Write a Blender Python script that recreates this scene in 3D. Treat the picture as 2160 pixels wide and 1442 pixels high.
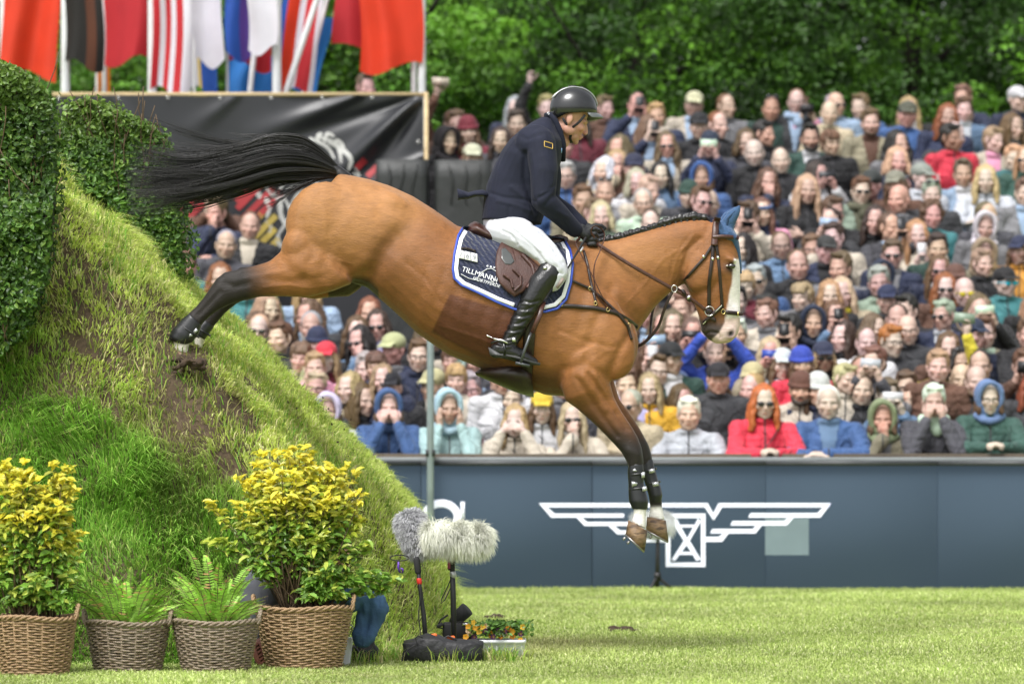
import bpy, bmesh, math, random
import numpy as np
from mathutils import Vector, Matrix, Euler
R = math.radians
rng = np.random.default_rng(7)
random.seed(7)
scene = bpy.context.scene
col = scene.collection
for o in list(bpy.data.objects): bpy.data.objects.remove(o)

# ------------------------------------------------------------------ camera
F = 8400.0      # focal length in photo pixels (photo 2160 wide)
HC = 1.10       # camera height
HZ = 929.0      # horizon row
cam = bpy.data.cameras.new('camera')
camo = bpy.data.objects.new('camera', cam); col.objects.link(camo)
camo.location = (0, 0, HC); camo.rotation_euler = (R(90), 0, 0)
cam.sensor_width = 36.0; cam.lens = 36.0*F/2160.0
cam.shift_y = (HZ-721.0)/2160.0
cam.clip_start = 0.5; cam.clip_end = 600
cam.dof.use_dof = True; cam.dof.focus_distance = 20.4; cam.dof.aperture_fstop = 2.7
scene.camera = camo

# ------------------------------------------------------------------ world, sun, exposure
SUN_EL, SUN_AZ = R(58), R(208)      # sun high behind the camera, a little to the left
w = bpy.data.worlds.new('World'); scene.world = w; w.use_nodes = True
nt = w.node_tree; nt.nodes.clear()
sky = nt.nodes.new('ShaderNodeTexSky'); sky.sky_type = 'NISHITA'; sky.sun_disc = False
sky.sun_elevation = SUN_EL; sky.sun_rotation = SUN_AZ
sky.air_density = 1.0; sky.dust_density = 4.0; sky.ozone_density = 0.6
hs = nt.nodes.new('ShaderNodeHueSaturation'); hs.inputs['Saturation'].default_value = 0.18
bg = nt.nodes.new('ShaderNodeBackground'); bg.inputs['Strength'].default_value = 0.15
wo = nt.nodes.new('ShaderNodeOutputWorld')
nt.links.new(sky.outputs[0], hs.inputs['Color']); nt.links.new(hs.outputs[0], bg.inputs['Color']); nt.links.new(bg.outputs[0], wo.inputs['Surface'])
sl = bpy.data.lights.new('sun', 'SUN'); sl.energy = 1.8; sl.angle = R(24); sl.color = (1.0, 0.985, 0.965)
so = bpy.data.objects.new('sun', sl); col.objects.link(so)
so.rotation_euler = Vector((math.sin(SUN_AZ)*math.cos(SUN_EL), math.cos(SUN_AZ)*math.cos(SUN_EL), math.sin(SUN_EL))).to_track_quat('Z', 'Y').to_euler()
so.location = (-5, -10, 20)
scene.view_settings.view_transform = 'Standard'; scene.view_settings.look = 'None'
scene.view_settings.exposure = 0.72; scene.view_settings.gamma = 1.0
scene.view_settings.use_curve_mapping = False
scene.render.resolution_x = 1024; scene.render.resolution_y = 683
scene.cycles.max_bounces = 6; scene.cycles.diffuse_bounces = 3; scene.cycles.transparent_max_bounces = 4

# ------------------------------------------------------------------ helpers
def P(px, py, Y):
    return Vector(((px-1080.0)/F*Y, Y, HC-(py-HZ)/F*Y))
def tag(o, label=None, cat=None, group=None, kind=None):
    if label: o['label'] = label
    if cat: o['category'] = cat
    if group: o['group'] = group
    if kind: o['kind'] = kind
    return o
def empty(name, loc, label=None, cat=None, group=None, rz=0.0):
    o = bpy.data.objects.new(name, None); col.objects.link(o)
    o.location = loc; o.rotation_euler = (0, 0, rz); o.empty_display_size = .1
    tag(o, label, cat, group); return o
def adopt(o, parent):
    """parent o (built in world coordinates) under an Empty without rotation"""
    o.parent = parent; o.matrix_parent_inverse = Matrix.Translation(-Vector(parent.location)); return o

class Geo:
    """collects vertices / faces (with per face material index)"""
    def __init__(s): s.V = []; s.F = []; s.M = []; s.n = 0
    def add(s, V, Fc, m=0):
        V = np.asarray(V, float); s.V.append(V)
        for f in Fc: s.F.append(tuple(int(i)+s.n for i in f)); s.M.append(m)
        s.n += len(V); return s
    def verts(s): return np.concatenate(s.V) if s.V else np.zeros((0, 3))
    def xf(s, M):
        M = np.array(M); V = s.verts(); V = V@M[:3, :3].T+M[:3, 3]; s.V = [V]; return s
    def loft(s, rings, cap=True, m=0, closed=False):
        rings = [np.asarray(r, float) for r in rings]; n = len(rings[0]); k = len(rings)
        V = np.concatenate(rings); Fc = []
        for i in range(k if closed else k-1):
            a = i*n; b = ((i+1) % k)*n
            for j in range(n):
                j2 = (j+1) % n; Fc.append((a+j, a+j2, b+j2, b+j))
        if cap and not closed:
            V = np.vstack([V, rings[0].mean(0), rings[-1].mean(0)]); c0 = k*n; c1 = c0+1; b = (k-1)*n
            for j in range(n):
                j2 = (j+1) % n; Fc.append((c0, j2, j)); Fc.append((c1, b+j, b+j2))
        return s.add(V, Fc, m)
    def tube(s, pts, rad, n=8, m=0, cap=True, closed=False, flat=None, up=(0, 0, 1)):
        """swept tube; rad scalar or list; flat=(a,b) makes an elliptic strap section (across, thick)"""
        pts = [Vector(p) for p in pts]; k = len(pts)
        if not hasattr(rad, '__len__'): rad = [rad]*k
        rings = []; prev = None
        for i, p in enumerate(pts):
            if closed: t = pts[(i+1) % k]-pts[i-1]
            else: t = pts[min(i+1, k-1)]-pts[max(i-1, 0)]
            if t.length < 1e-9: t = Vector((0, 0, 1))
            t.normalize()
            if prev is None:
                u = Vector(up); u = u-t*u.dot(t)
                if u.length < 1e-3: u = Vector((0, 1, 0)); u = u-t*u.dot(t)
            else: u = prev-t*prev.dot(t)
            u.normalize(); prev = u; v = t.cross(u)
            a = rad[i]*(flat[0] if flat else 1); b = rad[i]*(flat[1] if flat else 1)
            rings.append([p+u*(a*math.cos(2*math.pi*j/n))+v*(b*math.sin(2*math.pi*j/n)) for j in range(n)])
        return s.loft([[tuple(q) for q in r] for r in rings], cap=cap and not closed, m=m, closed=closed)
    def ell(s, c, r, nu=16, nv=10, m=0, rot=None):
        V = []; Fc = []
        for i in range(1, nv):
            th = math.pi*i/nv
            for j in range(nu):
                ph = 2*math.pi*j/nu; V.append((r[0]*math.sin(th)*math.cos(ph), r[1]*math.sin(th)*math.sin(ph), r[2]*math.cos(th)))
        V.append((0, 0, r[2])); V.append((0, 0, -r[2])); t = len(V)-2
        for i in range(nv-2):
            for j in range(nu):
                j2 = (j+1) % nu; Fc.append((i*nu+j, (i+1)*nu+j, (i+1)*nu+j2, i*nu+j2))
        for j in range(nu):
            j2 = (j+1) % nu; Fc.append((t, j, j2)); Fc.append((t+1, (nv-2)*nu+j2, (nv-2)*nu+j))
        V = np.array(V)
        if rot is not None: V = V@np.array(rot.to_3x3() if hasattr(rot, 'to_3x3') else rot).T
        return s.add(V+np.array(c, float), Fc, m)
    def cap(s, a, ra, b, rb, n=12, m=0):
        """tapered capsule"""
        a = Vector(a); b = Vector(b); d = b-a; L = max(d.length, 1e-6); t = d/L
        u = Vector((0, 0, 1)) if abs(t.z) < .9 else Vector((1, 0, 0)); u = (u-t*u.dot(t)).normalized(); v = t.cross(u)
        rings = []
        for e, (c, r, sg) in enumerate(((a, ra, -1), (b, rb, 1))):
            angs = [80, 55, 30, 0] if e == 0 else [0, 30, 55, 80]
            for g in angs:
                rr = r*math.cos(R(g)); q = c+t*(sg*r*math.sin(R(g)))
                rings.append([tuple(q+u*(rr*math.cos(2*math.pi*j/n))+v*(rr*math.sin(2*math.pi*j/n))) for j in range(n)])
        return s.loft(rings, m=m)
    def chain(s, pts, rad, n=12, m=0):
        for i in range(len(pts)-1): s.cap(pts[i], rad[i], pts[i+1], rad[i+1], n, m)
        return s
    def box(s, c, d, m=0, rot=None):
        V = np.array([[x, y, z] for x in (-.5, .5) for y in (-.5, .5) for z in (-.5, .5)])*np.array(d)
        if rot is not None: V = V@np.array(rot.to_3x3() if hasattr(rot, 'to_3x3') else rot).T
        return s.add(V+np.array(c, float), [(0, 1, 3, 2), (4, 6, 7, 5), (0, 4, 5, 1), (2, 3, 7, 6), (0, 2, 6, 4), (1, 5, 7, 3)], m)
    def prism(s, poly, Y0, Y1, m=0):
        """polygon in x,z extruded along y"""
        n = len(poly); V = [(x, Y0, z) for x, z in poly]+[(x, Y1, z) for x, z in poly]
        Fc = [tuple(range(n)), tuple(range(2*n-1, n-1, -1))]+[(i, n+i, n+(i+1) % n, (i+1) % n) for i in range(n)]
        return s.add(V, Fc, m)
    def mesh(s, name, smooth=True):
        me = bpy.data.meshes.new(name); me.from_pydata(s.verts().tolist(), [], s.F)
        me.polygons.foreach_set('material_index', np.array(s.M, dtype=np.int32))
        me.polygons.foreach_set('use_smooth', np.full(len(s.F), smooth)); me.update(); return me
def link(name, me, mats, parent=None):
    o = bpy.data.objects.new(name, me); col.objects.link(o)
    if mats is not None and len(me.materials) == 0:
        for m in (mats if isinstance(mats, (list, tuple)) else [mats]): me.materials.append(m)
    if parent is not None: adopt(o, parent)
    return o
def build(geo, name, mats, parent=None, smooth=True, bevel=None, fixn=True):
    me = geo.mesh(name, smooth)
    if fixn:
        bm = bmesh.new(); bm.from_mesh(me); bmesh.ops.recalc_face_normals(bm, faces=bm.faces)
        bm.to_mesh(me); bm.free()
    o = link(name, me, mats, parent)
    if bevel:
        b = o.modifiers.new('b', 'BEVEL'); b.width = bevel; b.segments = 2; b.limit_method = 'ANGLE'
    return o
def remesh(geo, voxel, smooth=2, name='m', disp=None, post=None):
    """fuse overlapping closed shells into one continuous surface"""
    me = geo.mesh('tmp'); o = bpy.data.objects.new('tmp', me); col.objects.link(o)
    r = o.modifiers.new('r', 'REMESH'); r.mode = 'VOXEL'; r.voxel_size = voxel; r.adaptivity = 0; r.use_smooth_shade = True
    if smooth:
        s = o.modifiers.new('s', 'SMOOTH'); s.factor = 0.5; s.iterations = smooth
    dg = bpy.context.evaluated_depsgraph_get(); dg.update()
    out = bpy.data.meshes.new_from_object(o.evaluated_get(dg)); out.name = name
    bpy.data.objects.remove(o); bpy.data.meshes.remove(me)
    out.polygons.foreach_set('use_smooth', np.ones(len(out.polygons), dtype=bool))
    return out
def mverts(me):
    a = np.empty(len(me.vertices)*3); me.vertices.foreach_get('co', a); return a.reshape(-1, 3)
def mnorm(me):
    a = np.empty(len(me.vertices)*3); me.vertices.foreach_get('normal', a); return a.reshape(-1, 3)
def setverts(me, V): me.vertices.foreach_set('co', V.ravel()); me.update()
def vcol(me, C, name='Col'):
    """per vertex colour (linear) from Nx3"""
    a = me.color_attributes.new(name, 'FLOAT_COLOR', 'POINT')
    a.data.foreach_set('color', np.hstack([C, np.ones((len(C), 1))]).astype(np.float32).ravel())
def snoise(V, f, seed=0, oct=4):
    """cheap smooth pseudo noise in [-1,1] from warped sines, vectorised"""
    r = np.random.default_rng(seed); out = np.zeros(len(V)); amp = 1; tot = 0
    Q = V*f
    for k in range(oct):
        D = r.normal(size=(4, 3)); D /= np.linalg.norm(D, axis=1)[:, None]; ph = r.uniform(0, 6.28, 4)
        v = 0
        W = Q+0.6*np.sin(Q[:, [1, 2, 0]]*1.3+ph[:3])
        for i in range(4): v = v+np.sin(W@D[i]*2+ph[i])
        out += amp*v/2.5; tot += amp; amp *= .5; Q = Q*2.03+1.7
    return np.clip(out/tot*1.3, -1, 1)
def rawmesh(name, V, Fq, C=None, mat=None, parent=None, smooth=False):
    """fast mesh from numpy: Fq NxK faces (constant K)"""
    me = bpy.data.meshes.new(name); nV = len(V); nF, k = Fq.shape
    me.vertices.add(nV); me.vertices.foreach_set('co', np.asarray(V, np.float32).ravel())
    me.loops.add(nF*k); me.loops.foreach_set('vertex_index', Fq.astype(np.int32).ravel())
    me.polygons.add(nF); me.polygons.foreach_set('loop_start', np.arange(0, nF*k, k, dtype=np.int32))
    me.polygons.foreach_set('loop_total', np.full(nF, k, dtype=np.int32))
    me.polygons.foreach_set('use_smooth', np.full(nF, smooth)); me.update(calc_edges=True)
    if C is not None: vcol(me, C)
    return link(name, me, mat, parent)

# ------------------------------------------------------------------ materials
def _p(m): return m.node_tree.nodes['Principled BSDF']
def mat(name, c, rough=.6, var=.12, vscale=6.0, bump=0.0, bscale=60.0, metal=0.0, spec=.5, sheen=0.0, coat=0.0, c2=None, stretch=None, detail=4, sub=0.0, usecol=False, objcol=False, emit=None, trans=0.0):
    m = bpy.data.materials.new(name); m.use_nodes = True; n = m.node_tree.nodes; l = m.node_tree.links; b = n['Principled BSDF']
    b.inputs['Roughness'].default_value = rough; b.inputs['Metallic'].default_value = metal
    b.inputs['Specular IOR Level'].default_value = spec
    if sheen: b.inputs['Sheen Weight'].default_value = sheen; b.inputs['Sheen Roughness'].default_value = .4
    if coat: b.inputs['Coat Weight'].default_value = coat; b.inputs['Coat Roughness'].default_value = .08
    if sub:
        b.inputs['Subsurface Weight'].default_value = sub; b.inputs['Subsurface Scale'].default_value = .01
    tc = n.new('ShaderNodeTexCoord'); mp = n.new('ShaderNodeMapping'); l.new(tc.outputs['Object'], mp.inputs[0])
    if stretch: mp.inputs['Scale'].default_value = stretch
    no = n.new('ShaderNodeTexNoise'); no.inputs['Scale'].default_value = vscale; no.inputs['Detail'].default_value = detail
    l.new(mp.outputs[0], no.inputs['Vector'])
    if usecol:
        src = n.new('ShaderNodeVertexColor'); src.layer_name = 'Col'; cs = src.outputs['Color']
    elif objcol:
        src = n.new('ShaderNodeObjectInfo'); cs = src.outputs['Color']
    else:
        rgb = n.new('ShaderNodeRGB'); rgb.outputs[0].default_value = (*c, 1); cs = rgb.outputs[0]
    if c2 is not None:
        mx = n.new('ShaderNodeMix'); mx.data_type = 'RGBA'; ra = n.new('ShaderNodeMapRange')
        ra.inputs[1].default_value = .4; ra.inputs[2].default_value = .6
        l.new(no.outputs['Fac'], ra.inputs[0]); l.new(ra.outputs[0], mx.inputs[0]); l.new(cs, mx.inputs[6]); mx.inputs[7].default_value = (*c2, 1); cs = mx.outputs[2]
    if var:
        hv = n.new('ShaderNodeHueSaturation'); mr = n.new('ShaderNodeMapRange')
        mr.inputs[1].default_value = .3; mr.inputs[2].default_value = .7; mr.inputs[3].default_value = 1-var; mr.inputs[4].default_value = 1+var
        l.new(no.outputs['Fac'], mr.inputs[0]); l.new(mr.outputs[0], hv.inputs['Value']); l.new(cs, hv.inputs['Color']); cs = hv.outputs[0]
    l.new(cs, b.inputs['Base Color'])
    if bump:
        bn = n.new('ShaderNodeTexNoise'); bn.inputs['Scale'].default_value = bscale; bn.inputs['Detail'].default_value = 3
        l.new(mp.outputs[0], bn.inputs['Vector'])
        bp = n.new('ShaderNodeBump'); bp.inputs['Strength'].default_value = min(1, bump); bp.inputs['Distance'].default_value = .01
        l.new(bn.outputs['Fac'], bp.inputs['Height']); l.new(bp.outputs[0], b.inputs['Normal'])
    if emit:
        l.new(cs, b.inputs['Emission Color']); b.inputs['Emission Strength'].default_value = emit
    if trans:
        # thin leaf / grass translucency
        tr = n.new('ShaderNodeBsdfTranslucent'); ms = n.new('ShaderNodeMixShader'); ms.inputs[0].default_value = trans
        out = n['Material Output']; l.new(cs, tr.inputs['Color']); l.new(b.outputs[0], ms.inputs[1]); l.new(tr.outputs[0], ms.inputs[2]); l.new(ms.outputs[0], out.inputs['Surface'])
    return m

m_steel = mat('steel', (.75,.74,.72), rough=.2, metal=1, var=.05)
m_brass = mat('brass', (.75,.58,.25), rough=.25, metal=1, var=.1)
# ================================================================== SETTING
def smin(a, b, k):
    h = np.clip(.5+.5*(b-a)/k, 0, 1); return b*(1-h)+a*h-k*h*(1-h)
def bank_h(x, y):
    """height of the grass bank"""
    desc = np.interp(x, [-3.6,-2.95,-2.51,-1.9,-1.2,-.78,-.58,-.42,-.26], [3.0,2.92,2.56,2.02,1.32,.90,.68,.40,-.06])
    desc = desc-.10*np.clip(22-y, 0, 4)*np.clip((x+4)/3, .3, 1)
    flank = (y-19.42-.25*np.clip((x+1.8)/.5,0,1))*1.95+.02*np.sin(x*5)
    back = (24.6-y)*1.6
    left = (x+7.5)*1.2
    toe = (-.26-x-.27*np.clip(22-y,0,3)+.06*np.clip(y-22,0,3))*2.6
    h = smin(smin(smin(desc, flank, .35), back, .3), toe, .12)
    h = np.minimum(h, left)
    return h
def bank_full(x, y):
    V = np.stack([x, y, x*0], 1); h = bank_h(x, y)
    bump = snoise(V, 3.2, 41, 4)*.055+snoise(V, 10, 42, 3)*.025
    # hoof gouges running down the landing face
    g_ = np.exp(-((y-(20.35+.10*np.sin(x*3)))/.16)**2)*(.5+.5*np.sin(x*9+np.sin(x*4)*1.5))*np.clip((h-.25)*2, 0, 1)
    g2 = np.exp(-((y-(21.1+.15*np.sin(x*2.2)))/.13)**2)*(.5+.5*np.sin(x*7+1))*np.clip((h-.25)*2, 0, 1)
    dent = .02*np.exp(-((x+1.68)/.16)**2-((y-20.43)/.2)**2)+.12*np.exp(-((x+1.60)/.12)**2-((y-20.72)/.14)**2)
    return np.where(h > .02, h+bump*np.clip(h*3, 0, 1)-.09*g_-.07*g2-dent, h), g_, g2
def soilmask(x, y, h):
    V = np.stack([x, y, h], 1); n = snoise(V, 2.6, 51, 3)
    m = np.zeros(len(x))
    for (px_, py_, rx, ry, an) in [(150,535,75,22,48),(205,600,60,20,40),(262,650,50,18,40),(195,742,55,16,32),(240,860,60,24,62),(300,740,34,16,20),(385,750,52,22,28),(430,800,60,26,50),(475,850,60,28,42),(530,900,50,22,40),(490,985,44,24,45),(310,620,40,10,45),(165,640,40,12,50),(75,740,20,16,0),(560,960,30,10,45)]:
        qx = x/y*F+1080; qy = HZ-(h-HC)/y*F; a = R(an); dx = qx-px_; dy = qy-py_
        m = np.maximum(m, np.exp(-(((dx*math.cos(a)+dy*math.sin(a))/(rx*1.1))**2+((-dx*math.sin(a)+dy*math.cos(a))/(ry*1.15))**2)))
    return np.clip((m+n*.5-.53)*4, 0, 1)
m_earth = mat('bank_earth', (.12,.082,.048), rough=.95, var=.5, vscale=18, bump=1, bscale=45, c2=(.045,.030,.018))
gx = np.arange(-7.6, .35, .035); gy = np.arange(19.3, 24.8, .035); X, Y = np.meshgrid(gx, gy, indexing='ij'); x_, y_ = X.ravel(), Y.ravel()
h_, _, _ = bank_full(x_, y_); sm_ = soilmask(x_, y_, h_)
h_ = h_-sm_*.05*np.clip(h_*4, 0, 1)+sm_*snoise(np.stack([x_,y_,h_],1), 22, 9, 3)*.034
h_ = np.maximum(h_, -.05)
nx_, ny_ = X.shape; I = np.arange(nx_*ny_).reshape(nx_, ny_)
Fq = np.stack([I[:-1,:-1].ravel(), I[1:,:-1].ravel(), I[1:,1:].ravel(), I[:-1,1:].ravel()], 1)
bank = rawmesh('bank', np.stack([x_, y_, h_], 1), Fq, None, m_earth, None, True); tag(bank, kind='structure')
# ground sheet
m_ground = mat('turf', (.22,.29,.07), rough=.95, var=.3, vscale=1.2, bump=.6, bscale=30, c2=(.30,.36,.12))
gm = Geo(); gm.add([(-120,-30,0),(120,-30,0),(120,300,0),(-120,300,0)], [(0,1,2,3)]); tag(build(gm, 'ground', m_ground, fixn=False), kind='structure')

# grass blades (uncountable)
def grass(name, pts, hgt, C, lean, wid=.004, seg=2, mat_=None):
    """pts Nx3, hgt N, C Nx3 colours, lean Nx2"""
    n = len(pts); a = rng.uniform(0, 6.28, n); d = np.stack([np.cos(a), np.sin(a), a*0], 1)*wid*rng.uniform(.6,1.4,n)[:,None]
    L = np.hstack([lean, np.zeros((n,1))])
    b0 = pts-d; b1 = pts+d; up = np.zeros((n,3)); up[:,2] = 1
    ln = np.linalg.norm(lean, axis=1)
    mid = pts+(L*.35+up*.62)*hgt[:,None]; tip = pts+(L*1.0+up*np.clip(1-.35*ln, .25, 1)[:,None])*hgt[:,None]
    V = np.stack([b0, b1, mid+d*.75, mid-d*.75, tip], 1).reshape(-1, 3); i = np.arange(n)*5
    Q = np.stack([i, i+1, i+2, i+3], 1); T = np.stack([i+3, i+2, i+4, i+4], 1)
    me = bpy.data.meshes.new(name); me.vertices.add(len(V)); me.vertices.foreach_set('co', V.astype(np.float32).ravel())
    loops = np.concatenate([Q.ravel(), T[:,:3].ravel()]).astype(np.int32)
    me.loops.add(len(loops)); me.loops.foreach_set('vertex_index', loops)
    me.polygons.add(2*n); ls = np.concatenate([np.arange(n)*4, 4*n+np.arange(n)*3]).astype(np.int32); me.polygons.foreach_set('loop_start', ls)
    me.polygons.foreach_set('loop_total', np.concatenate([np.full(n,4), np.full(n,3)]).astype(np.int32)); me.update(calc_edges=True)
    Cv = np.repeat(C, 5, axis=0); Cv[4::5] *= 1.25; Cv[0::5] *= .85; Cv[1::5] *= .85
    vcol(me, np.clip(Cv, 0, 1)); o = link(name, me, mat_); return o
m_grass = mat('grass_blade', (1,1,1), rough=.55, var=.1, usecol=True, trans=.35, spec=.3)
def pickc(cols, w, n):
    cols = np.array(cols); k = rng.choice(len(cols), n, p=np.array(w)/sum(w)); return cols[k]*rng.uniform(.75,1.25,(n,1))
# the mown field
n = 520000; u = rng.uniform(0, 1, n)**.75; y_ = 17.4+u*12.2*1.0; y_ = 17.4+12.2*rng.uniform(0,1,n)**1.15; x_ = rng.uniform(-1,1,n)*(y_*.135+.9)
k = (bank_h(x_, y_) < .01); x_, y_ = x_[k], y_[k]; n = len(x_)
V = np.stack([x_,y_,x_*0],1); pn = snoise(V, 1.6, 61, 4); dry = snoise(V, 5, 62, 3)
worn = np.exp(-((x_+.15-(y_-20.5)*.05)/.55)**2-((y_-20.9)/1.1)**2)+.7*np.exp(-((x_-.35)/.5)**2-((y_-21.6)/.5)**2)
C = pickc([(.39,.48,.14),(.49,.56,.21),(.28,.39,.08),(.62,.64,.35)], [.4,.3,.2,.12], n)*(1+.22*pn)[:,None]
w_ = np.clip(worn*.6+np.clip(dry-.55,0,1)*.6, 0, .85)[:,None]; C = C*(1-w_)+np.array([.42,.38,.19])*rng.uniform(.6,1.3,(n,1))*w_
keep = rng.uniform(0,1,n) > worn*.35; V, C, pn, n = V[keep], C[keep], pn[keep], int(keep.sum())
ln = rng.normal(0,.55,(n,2))
tag(grass('field_grass', V, rng.uniform(.014,.036,n)*(1+.3*pn), C, ln, .0030, mat_=m_grass), 'short mown yellow green grass of the jumping arena', 'grass', kind='stuff')
# long grass on the bank
n = 370000; x_ = rng.uniform(-4.3, .15, n); y_ = 19.35+5.2*rng.uniform(0,1,n)**1.45
h_, g1, g2 = bank_full(x_, y_); k = h_ > -.02; x_, y_, h_ = x_[k], y_[k], np.maximum(h_[k], 0)
sm_ = soilmask(x_, y_, h_); sm_ = np.clip(sm_+1.2*np.exp(-((x_+1.69)/.15)**2-((y_-20.3)/.28)**2),0,1); k = rng.uniform(0,1,len(x_)) > sm_*.93; x_, y_, h_, sm_ = x_[k], y_[k], h_[k], sm_[k]; n = len(x_)
V = np.stack([x_, y_, h_-.006], 1)
eps = .03; gxx = (bank_h(x_+eps,y_)-bank_h(x_-eps,y_))/(2*eps); gyy = (bank_h(x_,y_+eps)-bank_h(x_,y_-eps))/(2*eps)
land = np.clip((1.75-gyy)/.9, 0, 1)      # 1 on the landing face, 0 on the steep flank
zn = snoise(V, 1.8, 71, 4); zf = snoise(V, 7, 72, 3)
crest = np.interp(x_, [-3.6,-2.95,-2.51,-1.9,-1.2,-.78,-.58,-.42,-.26], [3.0,2.92,2.56,2.02,1.32,.90,.68,.40,-.06])
lush = np.clip((crest-h_-.62+.22*zn+.10*zf)/.45, 0, 1)*np.clip(1.25-.25*(h_ > 1.1), 0, 1); lush = np.clip(lush+.15*(h_ < .5), 0, 1)[:,None]
Cy = pickc([(.56,.66,.15),(.70,.74,.30),(.44,.58,.10),(.74,.68,.38)], [.45,.25,.25,.12], n); Cg = pickc([(.20,.39,.05),(.28,.50,.08),(.14,.29,.035),(.44,.58,.14)], [.4,.3,.2,.12], n)
C = Cy*(1-lush)+Cg*lush; C *= (1.14*(1+.2*zf))[:,None]
edge = np.clip((y_-21.4)/.8, 0, 1)[:,None]*land[:,None]*.5; C = C*(1-edge)+pickc([(.33,.46,.07),(.40,.50,.10)], [.5,.5], n)*edge
dd = np.clip(sm_*1.1+np.clip(zf-.6,0,1)*.5, 0, .7)[:,None]; C = C*(1-dd)+np.array([.36,.29,.15])*rng.uniform(.5,1.2,(n,1))*dd
ln = rng.normal(0,.55,(n,2)); ln += np.stack([snoise(V,6,77,2), snoise(V,6,78,2)],1)*.7; ln[:,0] += .6*land-.05; ln[:,1] -= .15+.35*(1-land); ln += .35*np.stack([np.sin(x_*9+y_*5), np.cos(y_*8+x_*3)],1)
hg = rng.uniform(.03,.085,n)*(.68+.45*lush[:,0])*(1+.45*zn+.3*zf)*np.where(sm_ > .2, .7, 1)
tag(grass('bank_grass', V, hg, C, ln, .0032, mat_=m_grass), 'long wind-blown grass covering the slope of the bank', 'grass', kind='stuff')
def tuftset(name, label, xs, ys, nper, hr, cols, rad=.05):
    P_ = []; 
    for a, b in zip(xs, ys):
        q = rng.normal(0, rad, (nper,2))+np.array([a,b]); P_.append(q)
    q = np.concatenate(P_); hh, _, _ = bank_full(q[:,0], q[:,1]); hh = np.maximum(hh, 0); n = len(q)
    tag(grass(name, np.stack([q[:,0],q[:,1],hh-.01],1), rng.uniform(hr[0],hr[1],n), pickc(cols, [1]*len(cols), n), rng.normal(0,.5,(n,2)), .0028, mat_=m_grass), label, 'grass', kind='stuff')
kx = rng.uniform(-2.9,.0,420); tuftset('grass_tufts', 'longer tufts and dry straw sticking out of the bank', kx, 19.5+2.9*rng.uniform(0,1,420), 42, (.05,.13), [(.30,.42,.07),(.17,.36,.04),(.55,.50,.24),(.40,.48,.10)])

# leaves: generic scattered leaf geometry
def leaves(name, pos, nrm, size, C, mat_, parent=None, asp=.55, fold=.25, tdir=None):
    """each leaf: pointed oval of 4 faces folded on its midrib"""
    n = len(pos); nrm = nrm/np.linalg.norm(nrm, axis=1)[:,None]
    a = rng.normal(size=(n,3)) if tdir is None else tdir; t = a-nrm*np.sum(a*nrm,1)[:,None]; t /= np.linalg.norm(t,axis=1)[:,None]; b = np.cross(nrm, t)
    s = size[:,None]
    p0 = pos-t*s*.5; p3 = pos+t*s*.5-nrm*s*.10
    m1 = pos-t*s*.18; m2 = pos+t*s*.2
    l1 = m1+b*s*asp*.45+nrm*s*fold*.4; l2 = m2+b*s*asp*.42+nrm*s*fold*.36; r1 = m1-b*s*asp*.45+nrm*s*fold*.4; r2 = m2-b*s*asp*.42+nrm*s*fold*.36
    V = np.stack([p0,m1,m2,p3,l1,l2,r1,r2],1).reshape(-1,3); i = np.arange(n)[:,None]*8
    Fq = np.concatenate([i+np.array([[0,1,4,4]]), i+np.array([[1,2,5,4]]), i+np.array([[2,3,5,5]]), i+np.array([[0,6,1,1]]), i+np.array([[1,6,7,2]]), i+np.array([[2,7,3,3]])])
    tri = np.concatenate([i+np.array([[0,1,4]]), i+np.array([[1,2,5]]), i+np.array([[1,5,4]]), i+np.array([[2,3,5]]), i+np.array([[0,6,1]]), i+np.array([[1,6,7]]), i+np.array([[1,7,2]]), i+np.array([[2,7,3]])])
    return rawmesh(name, V, tri, np.repeat(C, 8, axis=0), mat_, parent, False)
m_leaf = mat('leaf', (1,1,1), rough=.42, var=.1, usecol=True, trans=.3, spec=.45)
m_twig = mat('twig', (.10,.065,.035), rough=.85, var=.3, vscale=30)
m_twigi = mat('hedge_inner', (.012,.018,.006), rough=.95, var=.4, vscale=14)
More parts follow.
